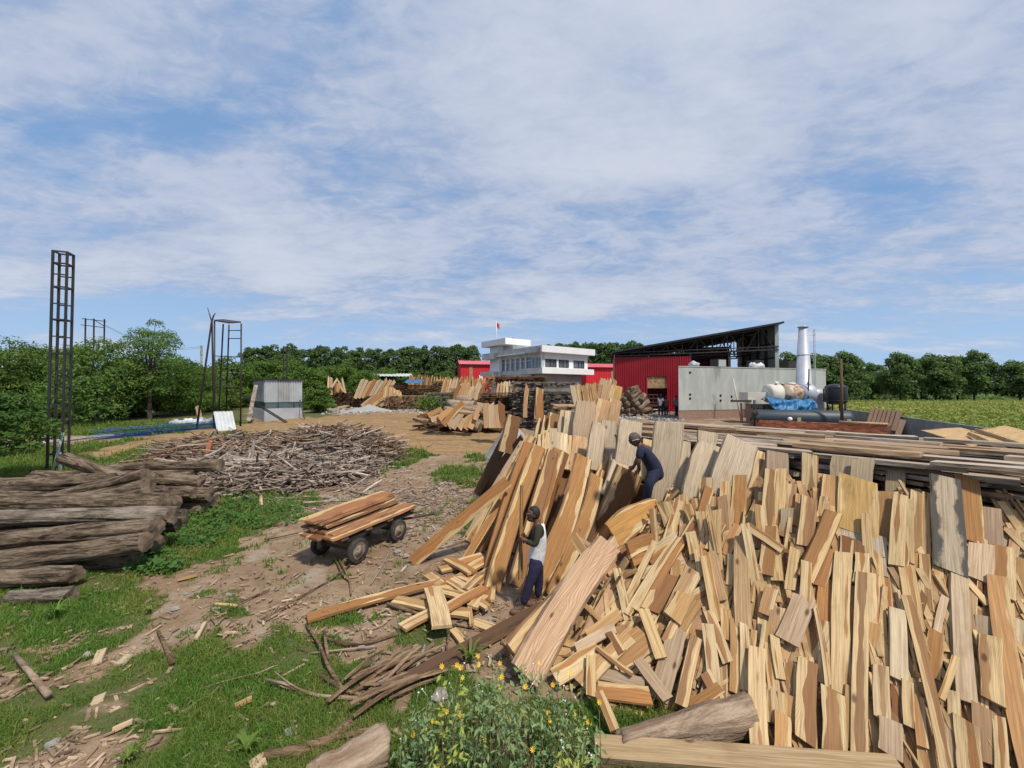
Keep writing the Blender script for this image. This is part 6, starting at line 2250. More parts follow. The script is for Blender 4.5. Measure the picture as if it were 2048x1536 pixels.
def where(px, py):
    best = min(LANDMARK, key=lambda l: (l[0] - px) ** 2 + (l[1] - py) ** 2)
    dx, dy = px - best[0], py - best[1]
    if abs(dy) > abs(dx) * 1.3:
        rel = "above" if dy < 0 else "below"
    else:
        rel = "workerward of" if dx < 0 else "beyond"
    return rel + " " + best[2]


USED = {}
RANKS = ["", "longer ", "narrow ", "stained ", "plain ", "half buried "]


def auto_label(key, px0, py0, px1, py1, w):
    ln = math.hypot(px1 - px0, py1 - py0)
    size = "short" if ln < 62 else ("long" if ln > 110 else "middling")
    wid = "narrow" if w < 15 else ("broad" if w > 27 else "")
    lean = px1 - px0
    tl = "leaning" if abs(lean) > 0.55 * abs(py0 - py1) else ("tilted" if abs(lean) > .15 * abs(py0 - py1) else "upright")
    s = " ".join(x for x in (tl, size, wid, COLOURS[key][2], "offcut") if x) + " " + where((px0 + px1) / 2, (py0 + py1) / 2)
    return s


auto = []
for i, (x0, y0, x1, y1, w, key, lay, lab) in enumerate(SC):
    a, b = lean(x0, y0, x1, y1)
    D = (a.y + b.y) / 2
    W = w * D / F * 1.04 * math.cos(math.atan((x0 - 1024) / F)) ** .85
    f = .030 * lay
    L = (b - a).length
    o = scrap_board(a, b, .02 + f, .05 + f, W, rnd.uniform(.022, .036) if w < 30 else .034, key, lab or auto_label(key, x0, y0, x1, y1, w),
                    roll=rnd.uniform(-.13, .13), seg=7, bow=rnd.uniform(-.02, .02) * L, bend=rnd.uniform(0, .015) * L,
                    rough=rnd.uniform(.01, .05), wane=rnd.choice((0, 0, .08, .15)), slant=(rnd.uniform(-.25, .25), rnd.uniform(-.3, .3)))
    if not lab:
        auto.append(o)
# special colours
for o in COL.objects:
    l = o.get('label', '')
    if l == "big grey board with blackened stained sides":
        o.color = (.46, .38, .27, 0)
        o.data.materials[0] = M['stained']
    elif l.startswith("very wide greyish board"):
        o.color = (.47, .40, .31, 0)

# further single boards that fill the heap between the ones above
NFILL = 118
n = 0
while n < NFILL:
    if rnd.random() < .62:
        px, py = rnd.uniform(1490, 2060), rnd.uniform(1010, 1540)
    else:
        px, py = rnd.uniform(1170, 1520), rnd.uniform(1040, 1430)
    p = on_heap(px, py)
    z = scrap_z(p.x, p.y)
    if z < .05 or p.y > 7.4 - .5 * (p.x - 2.4):
        continue
    if px < 1500 and py > 1430 - (1500 - px) * .1:
        continue
    if px < 1300 and py < 1130 + (1300 - px) * .6:
        continue
    ln = rnd.uniform(60, 165)
    side = (px - 1300) / 700
    ang = rnd.gauss(.65, .5) if px < 1430 else rnd.gauss(.0, .13)
    x1, y1 = px + math.sin(ang) * ln, py - math.cos(ang) * ln
    if y1 < 985 + max(0, px - 1880) * .6:
        continue
    a, b = lean(px, py, x1, y1)
    if (b - a).length > 2.2:
        continue
    key = rnd.choice('cchhhtttoobkkp')
    w = rnd.uniform(11, 27)
    lay = rnd.uniform(.3, 2.4)
    o = scrap_board(a, b, .02 + .032 * lay, .04 + .032 * lay, w * (a.y + b.y) / 2 / F * math.cos(math.atan((px - 1024) / F)) ** .85, rnd.uniform(.02, .035), key, auto_label(key, px, py, x1, y1, w),
                    roll=rnd.uniform(-.2, .2), seg=5, bow=rnd.uniform(-.02, .02), rough=rnd.uniform(.01, .05), wane=rnd.choice((0, .1)), slant=(rnd.uniform(-.3, .3), rnd.uniform(-.3, .3)))
    auto.append(o)
    n += 1
by = {}
for o in auto:
    by.setdefault(o['label'], []).append(o)
for l, os_ in by.items():
    if len(os_) > 1:
        os_.sort(key=lambda o: -o.matrix_world.translation.z)
        pre = ["higher ", "lower "] if len(os_) == 2 else (["highest ", "middle ", "lowest "] if len(os_) == 3 else None)
        for k, o in enumerate(os_):
            if pre:
                o['label'] = pre[k] + l
            elif k == 0:
                o['label'] = "highest " + l
            elif k == len(os_) - 1:
                o['label'] = "lowest " + l

# the many pieces underneath, joined
items = []
while len(items) < 1500:
    x, y = rnd.uniform(.6, 8.3), rnd.uniform(3.0, 8.6)
    z = scrap_z(x, y)
    if z < .03 or y > 7.6 - .55 * (x - 2.4) or z > 1.47 + .55 * sst((x - 2.2) / 2.2):
        continue
    p = Vector((x, y, z))
    n = heap_n(p)
    if n.z > .89 and x > 2.2:
        continue
    upd = (UPV - n * n.z).normalized()
    sd = n.cross(upd)
    ang = rnd.gauss(.5, .45) if x < 2.4 else rnd.gauss(-.02, .2)
    d = upd * math.cos(ang) + sd * math.sin(ang) * (-1 if sd.x < 0 else 1)
    d = (d + n * rnd.gauss(0, .08)).normalized()
    ln = rnd.uniform(.45, 1.2)
    items.append((p + n * rnd.uniform(-.07, .05), (ln, rnd.uniform(.05, .14), rnd.uniform(.02, .035)), axes_from(d, n + Vector((rnd.gauss(0, .2), rnd.gauss(0, .2), 0)))))
thin = []
while len(thin) < 520:
    x, y = rnd.uniform(.8, 8.0), rnd.uniform(3.0, 8.0)
    z = scrap_z(x, y)
    if z < .03 or y > 7.5 - .55 * (x - 2.4) or z > 1.45 + .55 * sst((x - 2.2) / 2.2):
        continue
    p = Vector((x, y, z))
    n = heap_n(p)
    if n.z > .89 and x > 2.2:
        continue
    upd = (UPV - n * n.z).normalized()
    sd = n.cross(upd)
    if sd.x < 0:
        sd = -sd
    ang = rnd.gauss(.55 if x < 2.4 else -.03, .32 if x < 2.4 else .15)
    d = (upd * math.cos(ang) + sd * math.sin(ang) + n * rnd.gauss(.05, .07)).normalized()
    thin.append((p + n * rnd.uniform(.02, .10), (rnd.uniform(.3, .95), rnd.uniform(.02, .07), rnd.uniform(.015, .03)), axes_from(d, n + Vector((rnd.gauss(0, .3), rnd.gauss(0, .3), 0)))))
tag(put("scrap", boxes("scrap", thin), M['lath_mix']), "countless thin cream laths and edgings lying among the boards of the scrap heap", "scrap", None, 'stuff')
tag(put("scrap", boxes("scrap", items), M['scrap_mix']), "countless small sawn offcuts filling the scrap heap", "scrap", None, 'stuff')

# ================================================================== THE LONG PLANK STACK
def plank_stack():
    A0 = Vector((2.0, 9.7, 0))
    u = Vector((.69, -.72, 0)).normalized()          # along the face, towards the picture edge
    v = Vector((.72, .69, 0)).normalized()           # into the stack
    Lf, top = 12.5, 2.62
    zt = lambda s: top - .018 * s
    # inner mass
    items = []
    for k in range(12):
        z = .1 + k * .2
        for c in range(3):
            items.append((A0 + u * (Lf / 2 + rnd.uniform(-.1, .1)) + v * (1.0 + c * 1.05) + UPV * z, (Lf - .8, .95, .13), [tuple(u), tuple(v), (0, 0, 1)]))
    tag(put("boards", boxes("boards", items), M['stack_grey']), "dark inner boards of the long plank stack behind the scrap heap", "boards", None, 'stuff')
    G = "planks of the long horizontal stack"
    pool = []
    for i in range(10):
        rr = random.Random(700 + i)
        pool.append([board_mesh(rr.uniform(1.4, 2.5), rr.uniform(.20, .34), rr.uniform(.045, .07), seg=4, bow=rr.uniform(-.04, .04), bend=rr.uniform(-.02, .02), rough=.05, wane=rr.choice((0, .1, .25)), slant=(rr.uniform(-.3, .3), rr.uniform(-.3, .3)), rr=rr) for _ in range(1)][0])
    lay_h = .098
    def plank(me, p, d, lab, tint, nrm=(0, 0, 1)):
        o = bpy.data.objects.new("plank", me)
        COL.objects.link(o)
        place(o, p, d, Vector(nrm) + Vector((rnd.gauss(0, .03), rnd.gauss(0, .03), 0)))
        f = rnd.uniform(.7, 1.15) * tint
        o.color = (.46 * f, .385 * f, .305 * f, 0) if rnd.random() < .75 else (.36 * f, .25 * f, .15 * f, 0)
        return tag(o, lab, 'plank', G)
    count = 0
    # face layers: near ends staggered along the face, planks run back to the far end
    for k in range(9):
        z = 2.52 - k * lay_h
        s = rnd.uniform(1.9, 2.3)
        while s < Lf:
            d = Matrix.Rotation(-abs(rnd.gauss(.50 if k else .2, .15)), 3, 'Z') @ (-u)
            zz = z - .018 * s + rnd.uniform(-.012, .012)
            inset = rnd.uniform(-.03, .22) + .02 * k
            p = A0 + u * (s + .3) + v * inset + UPV * zz
            d = Vector((d.x, d.y, rnd.gauss(0, .012)))
            seg_ = "near the climbing man" if s < 4.6 else ("over the scrap heap" if s < 7 else "towards the picture edge")
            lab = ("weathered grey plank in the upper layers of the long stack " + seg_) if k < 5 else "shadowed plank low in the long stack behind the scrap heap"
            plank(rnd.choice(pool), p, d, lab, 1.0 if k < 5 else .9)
            count += 1
            s += rnd.uniform(.32, .56) if k else rnd.uniform(.6, 1.0)
    # top surface
    for c in range(11):
        w = .05 + c * .36
        s = rnd.uniform(1.8, 2.6)
        while s < Lf + 1:
            d = Matrix.Rotation(rnd.gauss(-.02, .045), 3, 'Z') @ (-u)
            me = rnd.choice(pool)
            p = A0 + u * (s + .3) + v * w + UPV * (2.60 - .018 * s + rnd.choice((0, 0, .06, .11)) + rnd.uniform(0, .02))
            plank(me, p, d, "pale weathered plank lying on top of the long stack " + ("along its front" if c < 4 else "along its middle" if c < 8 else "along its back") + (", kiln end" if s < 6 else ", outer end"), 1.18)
            count += 1
            s += rnd.uniform(1.4, 2.2)
    return count


plank_stack()
# low stack that carries the plywood behind it
items = []
for k in range(12):
    for c in range(8):
        items.append((Vector((15.3 + rnd.uniform(-.2, .2) + c * .5, 14.6 + rnd.uniform(-.2, .2), .12 + k * .125)), (.42, 3.2, .07), None))
e = empty("lumber_stack", (16.5, 14.6, 0), "low lumber stack beneath the plywood sheets near the boundary wall", "lumber stack")
tag(put("boards", boxes("boards", items), M['stack_tan'], e), kind='stuff')

# ================================================================== PIECES LYING ON THE GROUND BY THE STANDING MAN
GG = "boards lying on the ground by the standing man"
GROUND_BOARDS = [
    (614, 1236, 934, 1153, 15, 'o', .08, "long smooth orange board lying alone on the dirt in front of the cart"),
    (864, 1176, 884, 1254, 34, 'c', .22, "short thick cream block lying on top of the scattered boards"), (804, 1256, 870, 1222, 16, 'c', .10, "cream board under the short thick block, end towards the bark heap"),
    (888, 1219, 970, 1176, 14, 'o', .18, "brown board slanting over the scattered boards towards the fan"), (789, 1200, 860, 1215, 15, 't', .07, "tan board pointing at the long orange board"),
    (876, 1181, 930, 1194, 14, 'c', .12, "cream board just behind the short thick block"), (892, 1222, 940, 1228, 16, 'h', .10, "cream board with an orange tip beside the short thick block"),
    (905, 1260, 932, 1294, 14, 'c', .05, "cream board end lying lowest next to the black beam"), (936, 1202, 943, 1250, 7, 't', .10, "thin lath lying towards the black beam"),
    (944, 1244, 994, 1262, 14, 'c', .05, "cream board beside the standing man's sandals"), (946, 1198, 976, 1216, 11, 't', .12, "short tan stick of wood near the standing man's feet"),
    (980, 1202, 985, 1168, 18, 'o', .08, "small orange block at the foot of the broad upright slab"), (875, 1172, 905, 1185, 14, 'c', .06, "short cream piece half under the long orange board"),
    (900, 1160, 945, 1190, 16, 'c', .10, "cream board amid the jumble beneath the fan"), (915, 1150, 955, 1168, 14, 'o', .10, "orange piece amid the jumble beneath the fan"),
    (930, 1180, 962, 1150, 14, 'h', .14, "two coloured piece standing across the jumble beneath the fan"), (880, 1140, 940, 1128, 12, 't', .08, "tan board at the back of the jumble near the crossing board"),
    (905, 1130, 965, 1112, 14, 'o', .12, "orange board at the back of the jumble beneath the fan"), (895, 1118, 945, 1146, 14, 'o', .14, "orange board crossing the jumble under the narrow orange one"),
    (935, 1140, 972, 1120, 16, 'c', .12, "cream short board close to the foot of the third slab"), (950, 1168, 985, 1140, 16, 'o', .12, "orange short board leaning on the foot of the third slab"),
    (945, 1215, 968, 1190, 14, 'c', .12, "cream short board between the jumble and the man"), (855, 1150, 880, 1168, 12, 't', .06, "tan scrap beside the far end of the long orange board"),
]
for x0, y0, x1, y1, w, key, z, lab in GROUND_BOARDS:
    a, b = gz(x0, y0, z), gz(x1, y1, z + rnd.uniform(-.01, .05))
    W = w * (a.y + b.y) / 2 / F * (1.05 if abs(x1 - x0) < 50 and abs(y1 - y0) > 30 else 1.5)
    board("scrap_board", a, b, W, .045, key, lab, 'offcut board', GG, normal=(rnd.gauss(0, .06), -.12 + rnd.gauss(0, .06), 1), seg=6, rough=.02, bow=.02 * (b - a).length, wane=.05, slant=(rnd.uniform(-.2, .2), rnd.uniform(-.2, .2)))
a, b = gz(1190, 1500, .10), gz(1800, 1545, .13)
board("beam", a, b, .20, .14, 't', "long squared timber lying along the bottom edge in front of the scrap heap", 'beam', None, normal=(0, -.35, 1), seg=8, rough=.015, wane=0).color = (.40, .29, .165, 0)

# ================================================================== LUMBER FURTHER BACK IN THE YARD
def lumber_stack(px0, px1, pytop, D, depth, m, label, lh=.13, yaw=0.0, bl=None, seed=1):
    rr = random.Random(seed)
    A, B = gx(px0, D), gx(px1, D)
    W = B.x - A.x
    top = CAMZ + (779 - pytop) * D / F
    e = empty("lumber_stack", A, label, "lumber stack", "lumber stacks in the yard")
    items = []
    z = A.z + .08
    rot = Matrix.Rotation(yaw, 3, 'Z')
    cen = Vector(((A.x + B.x) / 2, D + depth / 2, 0))
    k = 0
    while z < top:
        n = max(2, int(depth / .45))
        for i in range(n):
            off = rot @ Vector((rr.uniform(-.12, .12) * W * .3, -depth / 2 + (i + .5) * depth / n, 0))
            w = W * rr.uniform(.88, 1.04)
            ax = rot @ Matrix.Rotation(rr.gauss(0, .02), 3, 'Z')
            items.append((cen + off + UPV * z, (w, depth / n * rr.uniform(.8, .98), lh * rr.uniform(.35, .62)), [tuple(ax.col[0]), tuple(ax.col[1]), (0, 0, 1)]))
        # end boards poking towards the viewer
        for i in range(int(W / .5)):
            if rr.random() < .55:
                x = -W / 2 + (i + rr.random()) * .5
                off = rot @ Vector((x, -depth / 2 + .25 - rr.uniform(0, .25), 0))
                items.append((cen + off + UPV * (z + lh * .1), (.28 * rr.uniform(.6, 1.2), .7, lh * .4), None))
        z += lh
        k += 1
    tag(put("boards", boxes("boards", items), M[m], e), kind='stuff')
    return e


UP_POOL = [board_mesh(1.0, .26, .05, seg=3, rough=.04, wane=.1, bow=.01 * i, slant=(0, .3 * (i - 2)), rr=random.Random(40 + i)) for i in range(6)]


def upright(px0, py0, px1, py1, D, key, label, w=1.0, group=None, dd=.6):
    a = at(px0, py0, D)
    g = H(a.x, a.y)
    a.z = max(a.z, g - .02)
    b = at(px1, py1, D + dd)
    me = rnd.choice(UP_POOL)
    o = bpy.data.objects.new("upright_board", me)
    COL.objects.link(o)
    d = b - a
    place(o, a, d, CAM - a)
    o.matrix_world = o.matrix_world @ Matrix.Diagonal((d.length, w, 1, 1))
    colour(o, key, .2)
    c = o.color
    o.color = (c[0], c[1], c[2], 0 if rnd.random() < .6 else c[3])
    return tag(o, label, 'board', group)


def upright_row(px0, px1, n, pyb, pyt, D, keys, label, group, lean=3, w=1.0, jit=3):
    for i in range(n):
        px = px0 + (px1 - px0) * (i + .5) / n
        upright(px + rnd.uniform(-1, 1), pyb + rnd.uniform(-1, 1), px + lean + rnd.uniform(-2, 2), pyt + rnd.uniform(-jit, jit), D + rnd.uniform(-.3, .3), rnd.choice(keys), label, w, group)


lumber_stack(648, 702, 784, 58, 4, 'stack_brown', "reddish brown lumber stack at the edge of the yard next to the grey cabin", seed=1)
upright_row(655, 664, 2, 790, 757, 57.8, 'pk', "pale board standing upright behind the brown stack near the grey cabin", "boards standing at the brown stack", 1, 1.4)
for x0, y0, x1, y1, lab in ((664, 775, 675, 757, "thin board crossing over the brown stack near the grey cabin"), (688, 784, 676, 760, "board leaning the other way over the brown stack near the grey cabin"), (691, 786, 684, 757, "steep board at the far corner of the brown stack near the grey cabin")):
    upright(x0, y0, x1, y1, 57.6, 'p', lab, .9)
upright_row(668, 690, 4, 786, 766, 59, 'bto', "low reddish board standing on the brown stack", "low boards on the brown stack", 0, 1.2)
for i in range(9):
    x = 712 + i * 7.2
    upright(x - 2, 797 - i * .5, x + 14 + i * .8, 758 + (i % 3) * 2, 56 + .3 * i, 'ppkc'[i % 4], "pale slab in the slanting bundle between the brown stack and the blue cloth", 1.7, "slanting pale slabs in the yard")
lumber_stack(782, 858, 769, 55.5, 4, 'stack_brown', "dark brown lumber stack with the blue cloth on top", yaw=-.15, seed=2)
for s, (x0, x1) in enumerate(((808, 824), (825, 842))):
    A = at(x0, 766, 55.3)
    B = at(x1, 768, 55.3)
    vs = [(A.x + (B.x - A.x) * i / 5, 55 + j * .9, A.z + .12 * math.sin(i * 1.7 + j) + .28 * j / 3 * 2) for j in range(4) for i in range(6)]
    fs = [(j * 6 + i, j * 6 + i + 1, j * 6 + i + 7, j * 6 + i + 6) for j in range(3) for i in range(5)]
    o = put("blue_cloth", mesh("blue_cloth", vs, fs), M['tarp'], None, True)
    o.modifiers.new("thickness", 'SOLIDIFY').thickness = .03
    tag(o, "crumpled blue cloth on the dark brown stack, %s piece" % ("first" if s == 0 else "second"), "cloth", "blue cloths on the stack")
for i in range(13):
    t = i / 12
    upright(762 + t * 44, 810 - abs(t - .5) * 3, 768 + t * 32, 773 + 9 * t ** 2 * 1.2, 52.5, 'ckpt'[i % 4], "pale board in the fan shaped sheaf standing before the dark brown stack", 1.1, "sheaf of pale boards")
upright_row(815, 862, 16, 778, 753, 63, 'btob', "reddish board in the upright row behind the blue cloth", "reddish upright boards behind the blue cloth", 2, .9)
upright_row(866, 968, 40, 786, 756, 61, 'tckt', "tan board in the long upright row before the small red shed", "tan upright boards before the red shed", 2, .8)
upright_row(880, 925, 10, 787, 757, 58, 'ptc', "pale board leaning across the long upright row before the small red shed", "pale boards across the upright row", 7, 1.0)
lumber_stack(866, 968, 784, 55, 3, 'stack_brown', "low reddish lumber stack under the long upright row", seed=3)
lumber_stack(700, 968, 771, 70, 3, 'stack_brown', "long brown lumber row along the far side of the yard", seed=31)
lumber_stack(770, 850, 792, 50, 2, 'stack_tan', "low pale stack in front of the dark brown one with the blue cloth", seed=32)
lumber_stack(702, 760, 792, 57, 3, 'stack_brown', "low reddish stack beneath the slanting pale slabs", seed=21)
lumber_stack(900, 968, 776, 44, 3, 'stack_brown', "dark brown stack between the road side heap and the long upright row", seed=22)
lumber_stack(858, 886, 762, 60, 3, 'stack_tan', "small tan stack right behind the low grey plank stack", seed=23)
lumber_stack(742, 786, 800, 51, 2, 'stack_brown', "low broken stack at the foot of the pale sheaf", seed=24)
upright_row(905, 960, 9, 800, 770, 42.5, 'ptbk', "pale slab leaning on the dark brown stack behind the road side heap", "slabs leaning behind the road side heap", 12, 1.5, 6)
upright_row(720, 775, 9, 812, 793, 50, 'pkcw', "pale splintered slab lying against the low broken stack", "slabs at the low broken stack", 22, 1.3, 5)
lumber_stack(850, 905, 786, 47, 3, 'stack_grey', "low grey plank stack in front of the long upright row", seed=13)
lumber_stack(986, 1094, 753, 46, 4, 'stack_brown', "long flat topped brown stack at the foot of the white office", seed=4)
lumber_stack(972, 990, 752, 45, 3, 'stack_tan', "narrow stack of tan board ends at the foot of the white office", seed=14)
upright_row(992, 1032, 12, 795, 766, 36, 'cp', "cream board in the short upright row beside the blackened stack", "cream boards beside the blackened stack", 3, .75)
lumber_stack(1022, 1155, 763, 30, 4, 'stack_grey', "big blackened grey plank stack in the middle of the yard", lh=.10, seed=5, yaw=.06)
lumber_stack(958, 1024, 784, 32, 3.5, 'stack_brown', "dark brown barky stack beside the big blackened one", seed=6, lh=.16)
upright(1050, 835, 1055, 772, 28.8, 'k', "single tan board propped on the big blackened stack", 1.1)
upright(1080, 840, 1080, 777, 28.6, 'o', "thick orange slab propped on the big blackened stack", 2.0)
upright(1072, 838, 1074, 790, 28.7, 'p', "narrow pale board beside the thick orange slab on the blackened stack", .9)
upright_row(1152, 1196, 11, 815, 770, 26, 'tkpt', "tan slab in the slanting row behind the fan heads", "tan slabs behind the fan heads", -8, 1.2)
upright_row(1196, 1230, 7, 800, 760, 40, 'ktp', "tan board standing by the corner of the open hall", "boards at the hall corner", 4, 1.5)
lumber_stack(1180, 1232, 766, 44, 3, 'stack_tan', "tan lumber stack between the office and the open hall", seed=7)
lumber_stack(1112, 1160, 812, 22, 3, 'stack_tan', "low tan plank stack behind the fan heads", seed=8, lh=.09)
for i in range(7):
    x = 622 + i * 9
    a, b = gp(x, 826 - i * 1.2), gp(x + 46, 818 - i * 1.4)
    board("plank", a + UPV * .10, b + UPV * (.12 + .05 * i), .5, .06, 'w', "grey plank lying flat on the ground past the grey cabin", 'plank', "flat grey planks past the cabin", normal=(0, 0, 1), seg=3)

# heap of round poles and slabs beside the dirt road
HP = "peeled logs in the road side heap"
for i, (x0, y0, x1, y1, r) in enumerate(((898, 806, 950, 812, 9), (905, 815, 968, 822, 9), (915, 823, 985, 834, 9), (890, 820, 948, 833, 8), (925, 832, 1000, 845, 9), (880, 833, 935, 846, 8), (940, 810, 990, 818, 8), (950, 845, 1012, 853, 9), (905, 845, 960, 855, 9), (915, 797, 945, 803, 8), (868, 842, 905, 850, 7))):
    D = 27.5 + (850 - y0) * .04
    r_ = r * D / F
    pa, pb = at(x0, y0, D + .5), at(x1, y1, D - .3)
    log(pa, pb, r_ * .9, r_, ["uppermost peeled log of the road side heap", "second peeled log from the top of the road side heap"][i] if i < 2 else "peeled pale log in the heap beside the dirt road", 'bark_pale', 'cut', HP, 200 + i, seg=12, ring=6)
for i, (x0, y0, x1, y1, key, w) in enumerate(((887, 850, 927, 805, 'o', 1.5), (878, 838, 902, 822, 't', 1.6), (868, 846, 880, 825, 'b', 1.4), (897, 853, 925, 838, 'w', 1.8), (905, 857, 922, 828, 'w', 1.5), (918, 857, 945, 832, 'k', 1.5), (930, 858, 950, 830, 't', 1.4), (940, 857, 956, 826, 'k', 1.4), (856, 832, 884, 818, 't', 1.2), (862, 840, 905, 828, 'p', 1.3), (950, 840, 960, 812, 'k', 1.2), (852, 828, 872, 838, 'b', 1.3))):
    upright(x0, y0, x1, y1, 26.2, key, "sawn slab tumbled on the heap beside the dirt road" if i else "long orange slab slanting up over the heap beside the dirt road", w, "slabs on the road side heap" if i else None, .5)
for i, (x0, x1, y1, key) in enumerate(((974, 972, 806, 'k'), (984, 982, 808, 'p'), (994, 991, 810, 'k'), (1004, 1000, 818, 't'), (1010, 1003, 806, 'b'), (978, 979, 818, 'o'), (990, 986, 826, 'c'))):
    upright(x0, 856, x1, y1, 23.5, key, "barky slab standing in the short sheaf beside the grey gravel", 1.3, "sheaf of barky slabs", .4)
lumber_core = [(Vector((gx(930, 28).x + rnd.uniform(-3.2, 3.2), 28.6 + rnd.uniform(-.8, 1.5), .6 + rnd.uniform(0, 1.3))), (rnd.uniform(1, 2.5), .25, .15), axes_from((rnd.uniform(.5, 1), rnd.uniform(-.6, .6), rnd.uniform(-.3, .2)))) for _ in range(70)]
tag(put("rubble", boxes("rubble", lumber_core), M['stack_brown']), "dark offcuts and rubble inside the heap beside the dirt road", "rubble", None, 'stuff')


def cone(px, pyb, pyt, D, rad, label, name="gravel_mound", m='gravel'):
    g = gx(px, D)
    hgt = CAMZ + (779 - pyt) * D / F - g.z
    vs, fs = [(g.x, g.y, g.z + hgt)], []
    n, k = 28, 7
    for j in range(1, k + 1):
        for i in range(n):
            a = 6.283 * i / n
            r_ = rad * j / k * (1 + .10 * math.sin(a * 3 + 1) + rnd.uniform(-.04, .04))
            vs.append((g.x + r_ * math.cos(a), g.y + r_ * math.sin(a), g.z - .05 + hgt * (1 - j / k) ** 1.15 + rnd.uniform(-.03, .03)))
    for i in range(n):
        fs.append((0, 1 + i, 1 + (i + 1) % n))
        for j in range(k - 1):
            a = 1 + j * n
            fs.append((a + i, a + n + i, a + n + (i + 1) % n, a + (i + 1) % n))
    o = put(name, mesh(name, vs, fs), M[m], None, True)
    tag(o, label, "gravel", None, 'stuff')


cone(1022, 872, 832, 20.5, 1.6, "grey sand and gravel mound behind the dark end of the fan")
cone(738, 826, 808, 48, 2.8, "small grey gravel mound on the yard past the grey cabin")
cone(712, 826, 815, 46, 2.0, "low mound of pale rubble past the grey cabin")
rg = np.random.default_rng(77)
items = []
for _ in range(500):
    px, py = rg.uniform(640, 860), rg.uniform(806, 829)
    g = gp(px, py)
    items.append((g + UPV * .05, (rg.uniform(.1, .5), rg.uniform(.1, .3), rg.uniform(.05, .2)), axes_from((rg.normal(), rg.normal(), rg.normal() * .2))))
for _ in range(350):
    px, py = rg.uniform(1225, 1370), rg.uniform(814, 842)
    g = gp(px, py)
    items.append((g + UPV * .05, (rg.uniform(.1, .6), rg.uniform(.1, .2), rg.uniform(.04, .15)), axes_from((rg.normal(), rg.normal(), rg.normal() * .2))))
tag(put("debris", boxes("debris", items), M['gravel_bits']), "pale rubble and broken pieces scattered over the yard", "debris", None, 'stuff')
for i in range(5):
    a, b = gp(1232 + i * 14, 828 - i), gp(1300 + i * 12, 826 - i)
    board("plank", a + UPV * .3, b + UPV * .34, .5, .05, 'w', "flat grey plank lying before the heap of round logs", 'plank', "flat planks before the round logs", normal=(0, 0, 1), seg=3)
for px, py, rx, n in ((862, 806, 14, 260), (905, 838, 12, 160), (640, 815, 10, 160)):
    D = 32 if px > 800 else 46
    C = np.stack([(rg.normal(px, rx, n) - 1024) / F * D, np.full(n, D) + rg.normal(0, .5, n), CAMZ + (779 - rg.normal(py, 7, n)) * D / F], 1)
    N = rg.normal(size=(n, 3)) * .5 + np.array([0, -.3, .8])
    N /= np.linalg.norm(N, axis=1, keepdims=True)
    v, q = leaf_quads(C, N, .22, .3, rg)
    tag(put("bushes", np_mesh("bushes", v, None, q), M['leaf_bright']), "tufts of green weeds growing in the yard", "weeds", None, 'stuff')


# ---------- truck with round logs before it
def truck():
    c = gx(1243, 41.5)
    e = empty("truck", c, "small white truck with a dark red slatted bed parked behind the round logs", "truck")
    x0, y0, z0 = c.x - .95, c.y, c.z
    bm = bmesh.new()
    prof = [(0, .55), (0, 1.25), (.22, 1.95), (.45, 2.05), (1.45, 2.05), (1.5, .55)]
    vs = [(x0 + a, y0 + s * 1.7, z0 + b) for s in (0, 1) for a, b in prof]
    n = len(prof)
    fs = [tuple(range(n)), tuple(reversed(range(n, 2 * n)))] + [(i, i + n, (i + 1) % n + n, (i + 1) % n) for i in range(n)]
    cab = put("cab", mesh("cab", vs, fs), M['truck_white'], e)
    bv = cab.modifiers.new("round", 'BEVEL')
    bv.width, bv.segments = .06, 2
    put("side_window", mesh("side_window", [(x0 + .28, y0 - .012, z0 + 1.3), (x0 + 1.2, y0 - .012, z0 + 1.3), (x0 + 1.2, y0 - .012, z0 + 1.85), (x0 + .46, y0 - .012, z0 + 1.85)], [(0, 1, 2, 3)]), M['glass'], e)
    put("windscreen", mesh("windscreen", [(x0 + .015, y0 + .15, z0 + 1.32), (x0 + .015, y0 + 1.55, z0 + 1.32), (x0 + .19, y0 + 1.5, z0 + 1.9), (x0 + .19, y0 + .2, z0 + 1.9)], [(0, 1, 2, 3)]), M['glass'], e)
    put("bed", boxes("bed", [((x0 + 3.2, y0 + .85, z0 + .9), (3.2, 1.8, .2), None)]), M['maroon'], e)
    for i in range(8):
        put("bed_stake", boxes("bed_stake", [((x0 + 1.65 + i * .44, y0 - .04, z0 + 1.5), (.07, .06, 1.2), None)]), M['maroon'], e)
    for z in (1.25, 1.65, 2.05):
        put("bed_rail", boxes("bed_rail", [((x0 + 3.2, y0 - .09, z0 + z), (3.2, .04, .12), None)]), M['maroon'], e)
    put("bumper", boxes("bumper", [((x0 - .08, y0 + .85, z0 + .5), (.12, 1.7, .2), None)]), M['black'], e)
    for a in (.55, 3.9):
        for s in (0, 1.7):
            w = lathe("wheel", [(.2, -.1), (.37, -.1), (.4, -.06), (.4, .06), (.37, .1), (.2, .1)], (x0 + a, y0 + s, z0 + .4), (0, 1, 0), M['rubber'], e, 20)
    put("headlight", boxes("headlight", [((x0 - .01, y0 + .25, z0 + .85), (.05, .25, .16), None)]), M['frame_white'], e)


